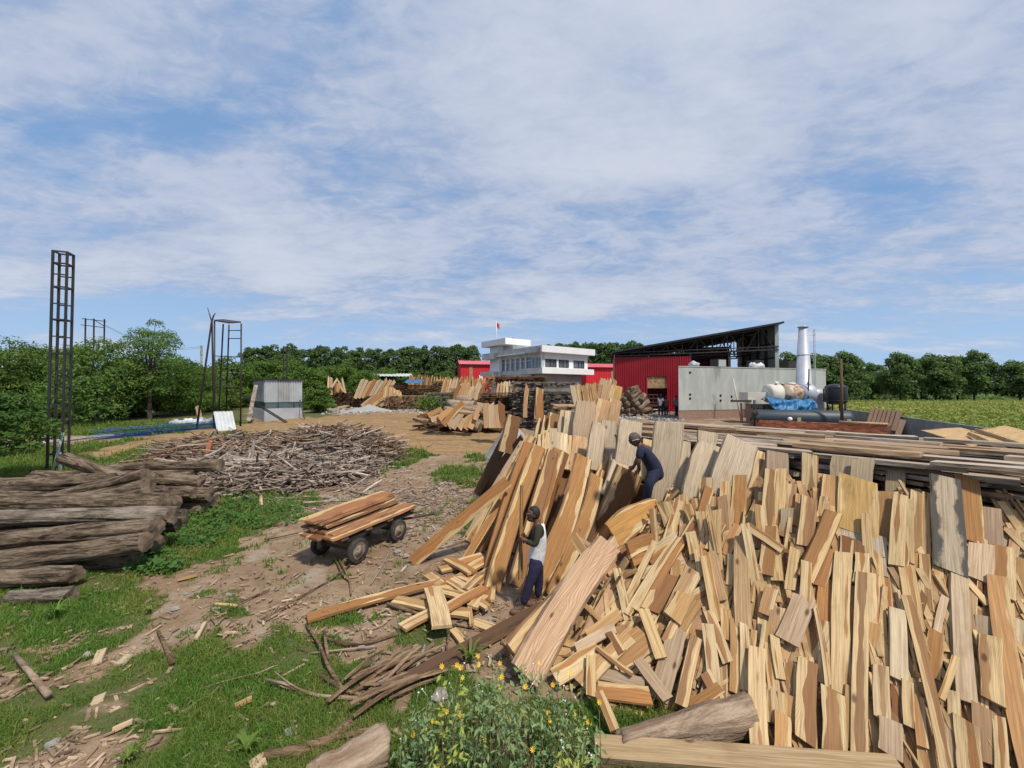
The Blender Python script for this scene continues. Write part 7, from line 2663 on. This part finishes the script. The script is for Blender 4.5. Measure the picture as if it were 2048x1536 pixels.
truck()
RL = "round logs heaped before the truck"
spots = [(1240, 822, 1252, 812), (1252, 824, 1266, 810), (1264, 823, 1276, 808), (1250, 811, 1268, 798), (1264, 806, 1280, 792), (1236, 812, 1250, 800), (1246, 801, 1262, 789), (1260, 795, 1278, 783), (1276, 820, 1296, 802), (1270, 812, 1290, 792), (1272, 824, 1300, 818), (1254, 788, 1276, 778), (1282, 802, 1288, 790), (1238, 800, 1246, 790), (1230, 822, 1240, 815), (1258, 780, 1274, 776)]
for i, (x0, y0, x1, y1) in enumerate(spots):
    D = 38.2
    pa, pb = at(x0, y0, D), at(x1, y1, D + .9)
    pa.z, pb.z = max(pa.z, 1.3), max(pb.z, 1.3)
    log(pa, pb, .30, .27, "topmost round log of the heap before the truck" if i == 15 else ("long round log sloping down to the people from the heap before the truck" if i == 8 else "short round log in the heap before the white truck"), 'bark', 'cut', RL if i not in (8, 15) else None, 300 + i, seg=12, ring=5)

# ================================================================== PEOPLE


def skin(name, verts, edges, m, parent, sub=2):
    me = mesh(name, [v[0] for v in verts], [])
    me = bpy.data.meshes.new(name)
    me.from_pydata([tuple(v[0]) for v in verts], edges, [])
    o = put(name, me, m, parent)
    md = o.modifiers.new("skin", 'SKIN')
    md.use_smooth_shade = True
    sv = me.skin_vertices[0].data
    for i, v in enumerate(verts):
        r_ = v[1]
        sv[i].radius = (r_, r_) if isinstance(r_, (int, float)) else r_
        sv[i].use_root = (i == 0)
    ss = o.modifiers.new("smooth", 'SUBSURF')
    ss.levels = ss.render_levels = sub
    return o


def chain_skin(name, trunk, limbs, m, parent, sub=2):
    """trunk: list of (point, radius); limbs: (index on trunk, [(point, radius), ...])"""
    V = list(trunk)
    E = [(i, i + 1) for i in range(len(trunk) - 1)]
    for at_, pts in limbs:
        prev = at_
        for p in pts:
            V.append(p)
            E.append((prev, len(V) - 1))
            prev = len(V) - 1
    return skin(name, V, E, m, parent, sub)


def hand(wrist, tip_dir, palm_n, parent, curl=.9, s=1.0, thumb_side=1):
    """palm with four bent fingers and a thumb, one mesh"""
    d = Vector(tip_dir).normalized()
    n = Vector(palm_n)
    n = (n - d * n.dot(d)).normalized()
    w = d.cross(n) * thumb_side
    W = Vector(wrist)
    chains = [([W - d * .01, W + d * .045 * s, W + d * .09 * s], [.026 * s, .038 * s, .034 * s])]
    for k, ln in enumerate((.068, .078, .072, .056)):
        b = W + d * .085 * s + w * (.030 - .020 * k) * s
        pts, p, dd = [b - d * .02], b, Vector(d)
        for j in range(3):
            p = p + dd * ln * s * (.45, .32, .25)[j]
            pts.append(p)
            dd = (Matrix.Rotation(curl * .75, 3, w * thumb_side) @ dd)
        chains.append((pts, [.0105 * s, .010 * s, .009 * s, .0075 * s]))
    tb = W + d * .03 * s + w * .034 * s
    t1 = tb + (d * .6 + w * .7).normalized() * .04 * s
    t2 = t1 + (d * .8 + w * .1 - n * -.5).normalized() * .035 * s
    chains.append(([tb - w * .012, t1, t2], [.014 * s, .012 * s, .009 * s]))
    return multi_tube("hand", chains, M['skin'], parent, 8)


def head_parts(c, fwd, up, parent, hair='hair', glasses=False, cap=False, sc=1.0, mask=False):
    f, u = Vector(fwd).normalized(), Vector(up).normalized()
    f = (f - u * f.dot(u)).normalized()
    s = u.cross(f)
    c = Vector(c)

    def ell(name, cen, rx, ry, rz, m, clip=None, seg=24, rings=16):
        V, Fs = [], []
        for i in range(rings + 1):
            th = math.pi * i / rings
            for k in range(seg):
                a = 2 * math.pi * k / seg
                x, y, z = math.sin(th) * math.cos(a), math.sin(th) * math.sin(a), math.cos(th)
                if clip:
                    x, y, z = clip(x, y, z)
                V.append(cen + f * x * rx + s * y * ry + u * z * rz)
        for i in range(rings):
            for k in range(seg):
                k2 = (k + 1) % seg
                Fs.append((i * seg + k, (i + 1) * seg + k, (i + 1) * seg + k2, i * seg + k2))
        return put(name, mesh(name, V, Fs), M[m], parent, True)

    # face features sit on the skull
    def skull(x, y, z):
        if z < -.1:
            y *= 1 + .28 * z
            x *= 1 + .10 * z
        if x > .55 and -.55 < z < .1:
            x *= 1.02
        return x, y, z
    ell("face", c, .098 * sc, .078 * sc, .122 * sc, 'skin', skull)
    multi_tube("nose", [([c + f * .088 * sc + u * .012 * sc, c + f * .112 * sc - u * .018 * sc, c + f * .095 * sc - u * .030 * sc], [.010 * sc, .016 * sc, .012 * sc])], M['skin'], parent, 8)
    for q in (-1, 1):
        ell("ear", c + s * q * .078 * sc - f * .008 * sc - u * .005 * sc, .022 * sc, .010 * sc, .032 * sc, 'skin', None, 10, 8)
        ell("eye", c + f * .083 * sc + s * q * .030 * sc + u * .015 * sc, .011 * sc, .014 * sc, .010 * sc, 'frame_white', None, 10, 8)
        ell("pupil", c + f * .091 * sc + s * q * .031 * sc + u * .015 * sc, .005 * sc, .007 * sc, .007 * sc, 'hair', None, 8, 6)
        multi_tube("eyebrow", [([c + f * .090 * sc + s * q * .014 * sc + u * .034 * sc, c + f * .080 * sc + s * q * .048 * sc + u * .036 * sc], [.005 * sc, .004 * sc])], M['hair'], parent, 6)
    multi_tube("mouth", [([c + f * .084 * sc - s * .022 * sc - u * .062 * sc, c + f * .092 * sc - u * .060 * sc, c + f * .084 * sc + s * .022 * sc - u * .062 * sc], [.004 * sc, .008 * sc, .004 * sc])], M['maroon'], parent, 6)
    hc = lambda x, y, z: (x if x < .35 or z > .45 else .35, y, max(z, -.55 if x < .1 else .1))
    ell("hair", c + u * .012 * sc - f * .012 * sc, .104 * sc, .088 * sc, .124 * sc, hair, hc)
    if cap:
        cc = lambda x, y, z: (x, y, max(z, .12))
        ell("cap", c + u * .018 * sc - f * .004 * sc, .116 * sc, .098 * sc, .128 * sc, 'cap_cloth', cc)
    if mask:
        ell("beard", c + f * .022 * sc - u * .088 * sc, .074 * sc, .060 * sc, .040 * sc, 'hair', lambda x, y, z: (x, y, z))
    if glasses:
        for q in (-1, 1):
            ell("lens", c + f * .098 * sc + s * q * .032 * sc + u * .014 * sc, .010 * sc, .030 * sc, .021 * sc, 'black', None, 14, 8)
            multi_tube("temple", [([c + f * .092 * sc + s * q * .066 * sc + u * .020 * sc, c + s * q * .094 * sc + u * .018 * sc, c - f * .04 * sc + s * q * .090 * sc + u * .006 * sc], [.009 * sc, .0085 * sc, .006 * sc])], M['frame_white'], parent, 6)


def standing_man():
    D = 6.5
    P = lambda px, py, dy=0.0: at(px, py, D + dy)
    e = empty("person", gz(1055, 1219, 0), "person in white vest, olive sleeves and indigo trousers standing with a narrow board held upright", "person")
    pel = P(1073, 1120)
    spi, che, shl, nck = P(1075, 1092), P(1077, 1066), P(1076, 1049), P(1073, 1040)
    hd = P(1066.5, 1028)
    nl_hip, nr_hip = P(1071, 1128, -.09), P(1075, 1128, .10)
    nk, na = P(1058, 1170, -.10), P(1045, 1210, -.12)
    fk, fa = P(1078, 1166, .12), P(1075, 1204, .12)
    na.z, fa.z = .09, .09
    ntoe, ftoe = na + Vector((-.17, -.02, -.05)), fa + Vector((-.16, 0, -.05))
    ns, ne, nw = P(1079, 1052, -.19), P(1071, 1091, -.26), P(1050, 1080, -.13)
    fs_, fe, fw = P(1073, 1052, .18), P(1056, 1087, .20), P(1047, 1068, .08)
    body = chain_skin("body", [(pel, .11), (spi, .105), (che, .115), (nck, .055), (P(1069, 1034), .052)],
                      [(0, [(nl_hip, .085), (nk, .055), (na, .036), (ntoe, .032)]), (0, [(nr_hip, .085), (fk, .055), (fa, .036), (ftoe, .032)]),
                       (2, [(ns, .055), (ne, .042), (nw, .028)]), (2, [(fs_, .055), (fe, .042), (fw, .028)])], M['skin'], e)
    chain_skin("sleeved_shirt", [(spi + Vector((0, 0, -.10)), .118), (che, .128), (shl, .09)], [(1, [(ns, .066), (ne, .056), (ne.lerp(nw, .82), .042)]), (1, [(fs_, .066), (fe, .056), (fe.lerp(fw, .82), .042)])], M['olive_cloth'], e)
    chain_skin("vest", [(pel + Vector((-.01, 0, -.13)), .135), (pel + Vector((-.01, 0, .03)), .152), (spi + Vector((.028, 0, 0)), .142), (che + Vector((.030, 0, .0)), .150), (shl + Vector((.022, 0, -.005)), .098)], [(3, [(ns.lerp(che, .45) + Vector((.03, 0, .045)), .078)]), (3, [(fs_.lerp(che, .45) + Vector((.03, 0, .045)), .078)])], M['vest_cloth'], e)
    chain_skin("trousers", [(pel + Vector((0, 0, .16)), .115), (pel - Vector((0, 0, .03)), .135)],
               [(1, [(nl_hip - Vector((0, 0, .06)), .108), (nk, .082), (nk.lerp(na, .86), .064)]), (1, [(nr_hip - Vector((0, 0, .06)), .108), (fk, .082), (fk.lerp(fa, .86), .064)])], M['navy_trouser'], e)
    head_parts(hd, (-1, -.15, -.12), (.1, 0, 1), e, mask=True)
    for a in (na, fa):
        s = lathe("sandal", [(.001, 0), (.045, .01), (.05, .10), (.055, .2), (.04, .27), (.001, .285)], a + Vector((.08, 0, -.062)), (-1, -.05, 0), M['sandal'], e, 14)
        s.scale = (1, 1, 1)
        for f_ in (.08, .17):
            c = a + Vector((.06 - f_, 0, -.02))
            multi_tube("strap", [([c + Vector((0, -.055, -.04)), c + Vector((0, -.03, .018)), c + Vector((0, .03, .018)), c + Vector((0, .055, -.04))], [.012] * 4)], M['sandal'], e, 6)
    hand(nw, P(1042, 1078, -.06) - nw, (-.3, .9, 0), e, 1.1)
    hand(fw, P(1042, 1066, -.02) - fw, (-.3, -.9, 0), e, 1.1, thumb_side=-1)
    board("board", gz(1042, 1152 + 62, .10) if False else P(1041, 1158, -.02), P(1043.5, 970, -.02), .085, .03, 'o', "narrow brown board held upright in front of the man in the white vest", 'board', None, roll=.9, seg=4, rough=.02, taper=(1, .5))


standing_man()


def climbing_man():
    D = 7.2
    P = lambda px, py, dy=0.0: at(px, py, D + dy)
    e = empty("person", P(1290, 1016), "person in dark navy shirt, cap and sunglasses bending forward on top of the heap", "person")
    pel = P(1311, 946)
    spi, che, shl, nck = P(1305, 925), P(1294, 908), P(1285, 898), P(1279, 891)
    hd = P(1270, 880)
    hn, hf = P(1310, 950, -.09), P(1308, 950, .10)
    kn, an = P(1298, 966, -.22), P(1294, 1008, -.08)
    kf, af = P(1297, 964, .16), P(1290, 1010, .10)
    tn, tf = P(1284, 1015, -.12), P(1280, 1016, .08)
    sn, en, wn_ = P(1281, 899, -.19), P(1277, 926, -.22), P(1279, 940, -.06)
    sf, ef, wf = P(1284, 899, .17), P(1272, 924, .18), P(1268, 932, .10)
    chain_skin("body", [(pel, .11), (spi, .108), (che, .115), (nck, .056), (P(1274, 886), .052)],
               [(0, [(hn, .088), (kn, .058), (an, .038), (tn, .034)]), (0, [(hf, .088), (kf, .058), (af, .038), (tf, .034)]),
                (2, [(sn, .055), (en, .041), (wn_, .029)]), (2, [(sf, .055), (ef, .041), (wf, .029)])], M['skin'], e)
    chain_skin("shirt", [(pel + Vector((.05, 0, -.15)), .13), (pel + Vector((.0, 0, .02)), .155), (spi, .15), (che, .143), (shl, .095)], [(3, [(sn, .078), (sn.lerp(en, .72), .068)]), (3, [(sf, .078), (sf.lerp(ef, .72), .068)])], M['navy_cloth'], e)
    chain_skin("trousers", [(spi.lerp(pel, .2), .125), (pel - Vector((.0, 0, .02)), .14)], [(1, [(hn - Vector((.03, 0, .03)), .115), (kn, .085), (kn.lerp(an, .9), .062)]), (1, [(hf - Vector((.03, 0, .03)), .115), (kf, .085), (kf.lerp(af, .9), .062)])], M['navy_cloth'], e)
    head_parts(hd, (-1, -.25, -.55), (-.35, 0, 1), e, glasses=True, cap=True)
    for a, t in ((an, tn), (af, tf)):
        lathe("shoe", [(.001, 0), (.04, .01), (.05, .08), (.052, .18), (.038, .25), (.001, .265)], a + (a - t).normalized() * .06 + Vector((0, 0, -.03)), t - a, M['sandal'], e, 14)
    hand(wn_, P(1271, 946, -.02) - wn_, (0, .3, -1), e, .6)
    hand(wf, P(1262, 938, .08) - wf, (0, .3, -1), e, .6, thumb_side=-1)


climbing_man()


def far_person(px, pyfeet, pyhead, D, face, top, label, lean=0.0, arms=0):
    g = gx(px, D)
    hh = CAMZ + (779 - pyhead) * D / F - g.z
    s = hh / 1.70
    e = empty("person", g, label, "person", None)
    f = Vector((math.sin(face), -math.cos(face), 0))
    sd = Vector((f.y, -f.x, 0))
    Q = lambda a, b, z: g + (sd * a + f * (b + lean * max(0, z - .8)) + UPV * z) * s
    pel, che = Q(0, 0, .92), Q(0, .0, 1.30)
    L, Rr = (1, -1)
    limbs = []
    for q in (1, -1):
        limbs.append((0, [(Q(.09 * q, 0, .84), .085 * s), (Q(.10 * q, .03 + .06 * q, .48), .055 * s), (Q(.10 * q, -.02 + .05 * q, .08), .036 * s), (Q(.10 * q, .13 + .05 * q, .03), .033 * s)]))
    for q in (1, -1):
        limbs.append((2, [(Q(.19 * q, 0, 1.38), .052 * s), (Q(.23 * q, .02 + arms * .08, 1.10), .04 * s), (Q(.20 * q, .08 + arms * .2, .86 + arms * .22), .028 * s)]))
    chain_skin("body", [(pel, .11 * s), (Q(0, 0, 1.1), .105 * s), (che, .115 * s), (Q(0, .01, 1.46), .055 * s)], limbs, M['skin'], e)
    chain_skin("shirt", [(Q(0, 0, .78), .14 * s), (Q(0, 0, 1.1), .135 * s), (che, .14 * s)], [(2, [(Q(.19 * q, 0, 1.38), .07 * s), (Q(.225 * q, .01 + arms * .04, 1.18), .06 * s)]) for q in (1, -1)], M[top], e)
    chain_skin("trousers", [(Q(0, 0, 1.02), .125 * s), (Q(0, 0, .88), .13 * s)], [(1, [(Q(.09 * q, 0, .80), .10 * s), (Q(.10 * q, .03 + .06 * q, .48), .075 * s), (Q(.10 * q, -.01 + .05 * q, .12), .06 * s)]) for q in (1, -1)], M['navy_trouser'], e)
    head_parts(Q(0, .02, 1.585), f, (0, 0, 1), e, sc=s * .95)
    for q in (1, -1):
        w_ = Q(.20 * q, .08 + arms * .2, .86 + arms * .22)
        hand(w_, (f * .4 - UPV * .9) if not arms else f, sd * q, e, .4, s)


far_person(1321, 824, 789, 37.6, 2.2, 'vest_cloth', "far person in a white shirt standing before the hall door", .05, 1)
far_person(1332, 824, 793, 37.8, 3.0, 'brown_cloth', "far person in brown clothes next to the one in white", .12)
far_person(1353, 826, 790, 37.2, 3.4, 'grey_cloth', "far person in grey half behind the corner of the kiln", .02)

# ================================================================== FLOWERING WEEDS, TUFTS, BARK, CHIPS AND STONES


def flower_bush(pxs, D0, D1, nst, label, leafkey, nflow, seed, topf):
    rr = random.Random(seed)
    rg = np.random.default_rng(seed)
    base = Vector(((pxs[0] + pxs[1]) / 2 / F * D0 - 1024 / F * D0, (D0 + D1) / 2, 0))
    e = empty("flowering_weed", base, label, "flowering weed", "yellow flowering weeds at the bottom edge")
    chains, C, N, tips = [], [], [], []
    for i in range(int(nst * .52)):
        px = rr.uniform(*pxs)
        D = rr.uniform(D0, D1)
        top = at(px, topf(px) - 12 + 230 * rr.random() ** 1.15, D)
        if top.z < .18:
            top.z = .18 + rr.uniform(0, .15)
        b = Vector((top.x + rr.gauss(0, .09), D + rr.gauss(.0, .08), 0))
        mid_ = (b + top) / 2 + Vector((rr.gauss(0, .04), rr.gauss(0, .04), .03))
        chains.append(([b, mid_, top], [.0055, .0045, .002]))
        tips.append(top)
        nl = int(8 + 20 * top.z)
        for k in range(nl):
            t = rr.random() ** .8
            p = (b.lerp(mid_, t * 2) if t < .5 else mid_.lerp(top, t * 2 - 1))
            a = rr.uniform(0, 6.28)
            r_ = rr.uniform(.01, .11) * (1.2 - .75 * t)
            C.append((p.x + math.cos(a) * r_, p.y + math.sin(a) * r_, p.z + rr.uniform(-.02, .02)))
            N.append((math.cos(a) * .5 + rr.gauss(0, .4), math.sin(a) * .5 + rr.gauss(0, .4), .8))
    multi_tube("stems", chains, M['stem'], e, 4).__setitem__('kind', 'stuff')
    C, N = np.array(C), np.array(N)
    N /= np.linalg.norm(N, axis=1, keepdims=True)
    v, q = leaf_quads(C, N, .030, .40, rg)
    put("foliage", np_mesh("foliage", v, None, q), M[leafkey], e)['kind'] = 'stuff'
    rr.shuffle(tips)
    for t in tips[:nflow]:
        c = t + Vector((0, -.01, .05 + rr.uniform(0, .05)))
        n = Vector((rr.gauss(0, .5), -.7, .8)).normalized()
        u = n.orthogonal().normalized()
        w = n.cross(u)
        V, Fs = [c - n * .006], []
        np_ = 8
        for k in range(np_):
            a0 = 6.283 * k / np_
            for da, r_, h in ((-.25, .016, .004), (0, .027, .009), (.25, .016, .004)):
                V.append(c + (u * math.cos(a0 + da) + w * math.sin(a0 + da)) * r_ + n * h)
            o = 1 + k * 3
            Fs.append((0, o, o + 1, o + 2))
        fl = put("flower", mesh("flower", V, Fs), M['petal'], e)
        multi_tube("stalk", [([t - Vector((0, 0, .02)), c], [.0025, .002])], M['stem'], e, 4)
    for t in tips[nflow:nflow + 6]:
        c = t + Vector((rr.gauss(0, .03), 0, .06))
        multi_tube("seed_head", [([t, c], [.0015, .0015]), ([c - Vector((0, 0, .006)), c + Vector((0, 0, .004)), c + Vector((0, 0, .010))], [.003, .009, .003])], M['petal_white'], e, 6)


def btop(px):
    pts = [(780, 1470), (820, 1425), (860, 1380), (930, 1345), (985, 1312), (1040, 1330), (1090, 1350), (1130, 1345), (1170, 1385), (1210, 1440), (1250, 1490)]
    for (x0, y0), (x1, y1) in zip(pts[:-1], pts[1:]):
        if px <= x1:
            t = max(0, (px - x0) / (x1 - x0))
            return y0 + (y1 - y0) * t
    return 1490


flower_bush((800, 880), 3.35, 3.9, 42, "yellow flowering weed nearest the pale log at the bottom edge", 'leaf_bush', 3, 1, btop)
flower_bush((870, 960), 3.45, 4.1, 56, "tall flowering weed clump under the black beam", 'leaf_bush', 6, 2, btop)
flower_bush((875, 925), 3.4, 3.6, 13, "yellowing leafy stem standing out in the flowering weeds", 'leaf_yellow', 2, 3, lambda p: 1350)
flower_bush((950, 1050), 3.4, 4.2, 66, "tallest flowering weed clump at the foot of the grained slab", 'leaf_bush', 7, 4, btop)
flower_bush((1040, 1130), 3.4, 4.1, 56, "flowering weed clump before the scrap heap", 'leaf_bush', 6, 5, btop)
flower_bush((1110, 1200), 3.3, 3.9, 30, "low flowering weed beside the squared timber", 'leaf_bush', 4, 6, btop)
flower_bush((1110, 1195), 3.25, 3.45, 18, "bright yellowing weed at the end of the squared timber", 'leaf_yellow', 2, 7, lambda p: 1455)


def tuft(px, py, n, ln, label, wid=.012):
    b = gz(px, py, 0)
    V, Fs = [], []
    for i in range(n):
        a, L = rnd.uniform(0, 6.28), ln * rnd.uniform(.6, 1.1)
        d = Vector((math.cos(a), math.sin(a), 0))
        s = Vector((-d.y, d.x, 0))
        pts = [b + d * L * (.45 * t ** 1.3) + UPV * L * (t * 1.1 - .62 * t ** 2.4) for t in (0, .3, .6, .85, 1)]
        o = len(V)
        for j, p in enumerate(pts):
            w = wid * (1, 1.2, .9, .5, .08)[j]
            V += [p - s * w, p + s * w]
        Fs += [(o + 2 * j, o + 2 * j + 1, o + 2 * j + 3, o + 2 * j + 2) for j in range(4)]
    o = put("grass_tuft", mesh("grass_tuft", V, Fs), M['grass'], None)
    tag(o, label, "grass tuft")


tuft(940, 1330, 16, .55, "long bladed grass tuft in the shadow of the black beam", .014)
tuft(495, 1510, 16, .36, "tuft of long grass beside the flat bark slab")
tuft(1475, 1450, 14, .35, "grass tuft at the thick end of the curved pale log")
tuft(190, 1140, 26, .55, "tall grass tuft at the front log of the pile")
tuft(110, 1240, 26, .45, "grass tuft beside the grey broken log")
tuft(300, 1230, 14, .30, "grass tuft on the dirt edge below the log pile")
tuft(255, 1530, 14, .30, "grass tuft at the bottom edge of the lawn")
tuft(1640, 1475 + 60, 12, .3, "grass tuft at the bottom of the scrap heap")

# bark strips in the small bark heap and lone strips
BH = "bark strips in the bark heap"
for i in range(22):
    px, py = rnd.gauss(775, 42), rnd.gauss(1338, 24)
    a = gz(px, py, .03 + rnd.uniform(0, .14))
    yaw = rnd.gauss(.72, .22)
    L = rnd.uniform(.5, 1.1)
    d = Vector((math.cos(yaw), math.sin(yaw), rnd.gauss(0, .07)))
    me = stick_mesh(900 + i, L, rnd.uniform(.03, .09), .018)
    me.materials.append(M['bark_strip'])
    o = bpy.data.objects.new("bark_strip", me)
    COL.objects.link(o)
    place(o, a, d, (rnd.gauss(0, .25), rnd.gauss(0, .25), 1))
    tag(o, "brown bark strip lying in the loose bark heap behind the black beam", "bark strip", BH)


def branch(pts, r0, r1, label, m='bark_strip', z=.04, name="branch", forks=()):
    P = [gz(x, y, z + (q[0] if q else 0)) for (x, y, *q) in pts]
    n = len(P)
    ch = [(P, [r0 + (r1 - r0) * i / (n - 1) for i in range(n)])]
    for f in forks:
        Q = [gz(x, y, z + (q[0] if q else 0)) for (x, y, *q) in f]
        ch.append((Q, [r1 * 1.1 * (1 - .6 * i / (len(Q) - 1)) for i in range(len(Q))]))
    o = multi_tube(name, ch, M[m], None, 7)
    tag(o, label, name.replace('_', ' '))


branch([(760, 1398), (700, 1396), (640, 1392), (600, 1380), (565, 1366, .05), (532, 1358, .1)], .025, .012, "pale forked branch lying on the grass with its twigs towards the lawn", forks=[[(610, 1384), (580, 1368, .06), (548, 1342, .14)], [(600, 1380), (570, 1375), (540, 1362, .05)]], m='bark_pale')
branch([(612, 1250), (640, 1290, .05), (655, 1330, .06), (670, 1355), (688, 1382)], .016, .028, "reddish brown branch running from the orange board to the bark heap", m='bark_strip')
branch([(648, 1262, .08), (652, 1290, .1), (657, 1318, .04)], .022, .018, "short brown branch next to the reddish one")
branch([(655, 1278), (690, 1288), (740, 1284), (800, 1265)], .02, .028, "curved brown branch arching over the bark heap")
branch([(622, 1306), (680, 1300), (755, 1292)], .010, .016, "thin pale branch below the curved brown one", m='bark_pale')
branch([(775, 1208), (820, 1222), (860, 1236), (920, 1250), (985, 1262)], .03, .018, "crooked barky branch lying among the scattered boards")
branch([(893, 1300), (897, 1270), (915, 1245), (960, 1222)], .012, .02, "thin dark branch bent over the scattered boards", m='bark')
branch([(700, 1445), (660, 1480), (600, 1500), (528, 1512)], .05, .045, "long bark slab lying on the grass near the bottom edge")
branch([(770, 1450), (700, 1470), (620, 1484)], .03, .02, "second bark strip lying behind the long bark slab")
branch([(640, 1350), (690, 1380), (740, 1398)], .028, .02, "barky stick at the foot of the bark heap")
branch([(850, 1290), (842, 1315), (834, 1335)], .022, .02, "split pale stick standing out of the bark heap", m='stick')
branch([(812, 1330), (795, 1360), (780, 1386)], .024, .022, "short grey stick at the end of the black beam", m='stick')
branch([(525, 1240), (590, 1200), (660, 1160), (700, 1130)], .008, .018, "long dark stick lying across the dirt in front of the cart", m='bark')
branch([(445, 1225), (480, 1205), (540, 1178)], .016, .012, "dark stick lying on the dirt near the lawn edge", m='bark')
branch([(420, 1312), (480, 1285), (552, 1258)], .008, .009, "thin straight twig lying on the lawn edge", m='bark_pale')
branch([(400, 1378), (450, 1362), (520, 1345), (548, 1332)], .010, .008, "thin curved twig on the lawn", m='bark_pale')
branch([(670, 1110), (690, 1140), (700, 1165), (702, 1190)], .02, .015, "bark strip lying behind the cart wheel")
branch([(672, 1120), (685, 1148), (700, 1162)], .022, .018, "second bark strip lying behind the cart wheel")
branch([(782, 1085), (775, 1110), (760, 1140), (742, 1168)], .014, .012, "thin grey stick by the rear wheel of the cart", m='stick')
branch([(530, 1080), (600, 1065), (605, 1064)], .014, .008, "rusty rod lying on the dirt before the loaded cart", m='iron')
branch([(860, 1100), (900, 1092), (960, 1070)], .016, .012, "dark stick under the crossing board of the fan", m='bark')
branch([(30, 1310, .02), (60, 1345, .03), (98, 1390, .04)], .028, .034, "pale broken stick of wood lying alone on the gravelly dirt", m='bark_pale')
branch([(316, 1262), (330, 1290), (345, 1325)], .020, .032, "brown splintered stick lying on the lawn", m='bark_strip')
branch([(500, 985, .1), (520, 1000), (640, 1020)], .01, .01, "thin twig among the weeds before the stick heap", m='stick')
for x0, y0, x1, y1, w, key, lab in ((392, 1278, 410, 1245, .05, 'p', "small pale offcut lying on the edge of the lawn"), (236, 1330, 258, 1310, .10, 'p', "pale square offcut lying on the dirt"), (192, 1328, 204, 1300, .09, 'p', "curved pale chip lying next to the square offcut"),
                                    (186, 1402, 210, 1392, .12, 'p', "whitish square chip lying on the lawn"), (470, 1412, 504, 1396, .06, 't', "small tan offcut on the lawn"), (430, 1208, 472, 1212, .05, 'c', "yellowish offcut lying on the dirt near the lawn"),
                                    (225, 1460, 265, 1442, .05, 'p', "thin pale offcut on the gravelly patch"), (500, 1535, 530, 1515, .14, 'p', "white chip under the long bark slab"), (355, 1160, 395, 1150, .08, 't', "brown offcut at the edge of the weeds"), (340, 1410, 352, 1420, .04, 'w', "small grey splinter on the lawn")):
    board("offcut", gz(x0, y0, .03), gz(x1, y1, .045), w, .03, key, lab, 'offcut', None, normal=(rnd.gauss(0, .1), rnd.gauss(0, .1), 1), seg=3)


# countless small chips and splinters on the dirt
def chips():
    rg = np.random.default_rng(91)
    items, n = [], 0
    while n < 4600:
        y = 3.3 * math.exp(rg.uniform(0, math.log(17 / 3.3)))
        x = rg.uniform(-1.35, .45) * y
        if x > .2 and y < 6.3:
            continue
        g, rd = masks(np.array([x]), np.array([y]))
        if g[0] > .5 and rg.uniform() > .16:
            continue
        if rg.uniform() > .35 + 1.1 * vnoise(np.array([x]), np.array([y]), 1.1, 41)[0] ** 2:
            continue
        L = float(np.clip(rg.lognormal(-2.75, .65), 0.02, .27))
        items.append(((x, y, .012 + rg.uniform(0, .015)), (L, L * rg.uniform(.12, .5) if L < .1 else rg.uniform(.008, .035), rg.uniform(.006, .02)), axes_from((rg.normal(), rg.normal(), rg.normal() * .06), (rg.normal() * .1, rg.normal() * .1, 1))))
        n += 1
    tag(put("debris", boxes("debris", items), M['chip']), "countless wood chips and splinters trodden into the dirt", "debris", None, 'stuff')
    items = []
    for _ in range(1500):
        px, py = rg.normal(900, 80), rg.normal(985, 45)
        if rg.uniform() < .3:
            px, py = rg.normal(560, 200), rg.normal(1010, 20)
        p = gz(px, py, 0)
        if p.y > 20 or px > 1000:
            continue
        L = float(np.clip(rg.lognormal(-2.2, .6), .04, .6))
        items.append((p + UPV * .02, (L, rg.uniform(.015, .06), rg.uniform(.01, .03)), axes_from((rg.normal(), rg.normal(), rg.normal() * .08))))
    tag(put("debris", boxes("debris", items), M['stick_mix']), "grey splinters scattered between the stick heap and the fan", "debris", None, 'stuff')


chips()


def stone(px, py, r_, label, seed):
    p = gz(px, py, r_ * .3)
    bm = bmesh.new()
    bmesh.ops.create_icosphere(bm, subdivisions=2, radius=r_)
    for v in bm.verts:
        n = v.co.normalized()
        f = 1 + .2 * math.sin(n.x * 4 + seed) + .15 * math.sin(n.y * 5 + seed * 2) + .12 * math.sin(n.z * 6 + seed * 3)
        v.co = Vector((v.co.x * f * 1.2, v.co.y * f, v.co.z * f * .65))
    me = bpy.data.meshes.new("stone")
    bm.to_mesh(me)
    bm.free()
    o = put("stone", me, M['stone'], None, False)
    o.location = p
    tag(o, label, "stone")


for i, (px, py, r_, lab) in enumerate(((768, 1366, .085, "grey stone lying against the end of the black beam"), (103, 1490, .06, "rounded stone on the gravelly patch of the lawn"), (350, 1218, .05, "flat stone on the dirt near the lawn"), (433, 1218, .05, "pale stone beside the yellowish offcut"), (395, 1185, .035, "small stone at the edge of the weeds"), (372, 1188, .035, "small stone next to the other at the edge of the weeds"), (795, 1105, .09, "whitish stone beneath the foot of the crossing board"), (812, 1112, .06, "second whitish stone beneath the foot of the crossing board"), (460, 1190, .05, "stone in the middle of the dirt path"), (722, 1296, .04, "little white stone on the curved branch"), (580, 1462, .05, "grey stone in the grass near the bark slab"), (880, 1396, .10, "tan stone before the flowering weeds"), (175, 1310, .05, "brown stone beside the curved chip"))):
    stone(px, py, r_, lab, i * 1.3)

for o in COL.objects:
    if o.parent is None and 'category' in o and 'kind' not in o:
        o['kind'] = 'thing'
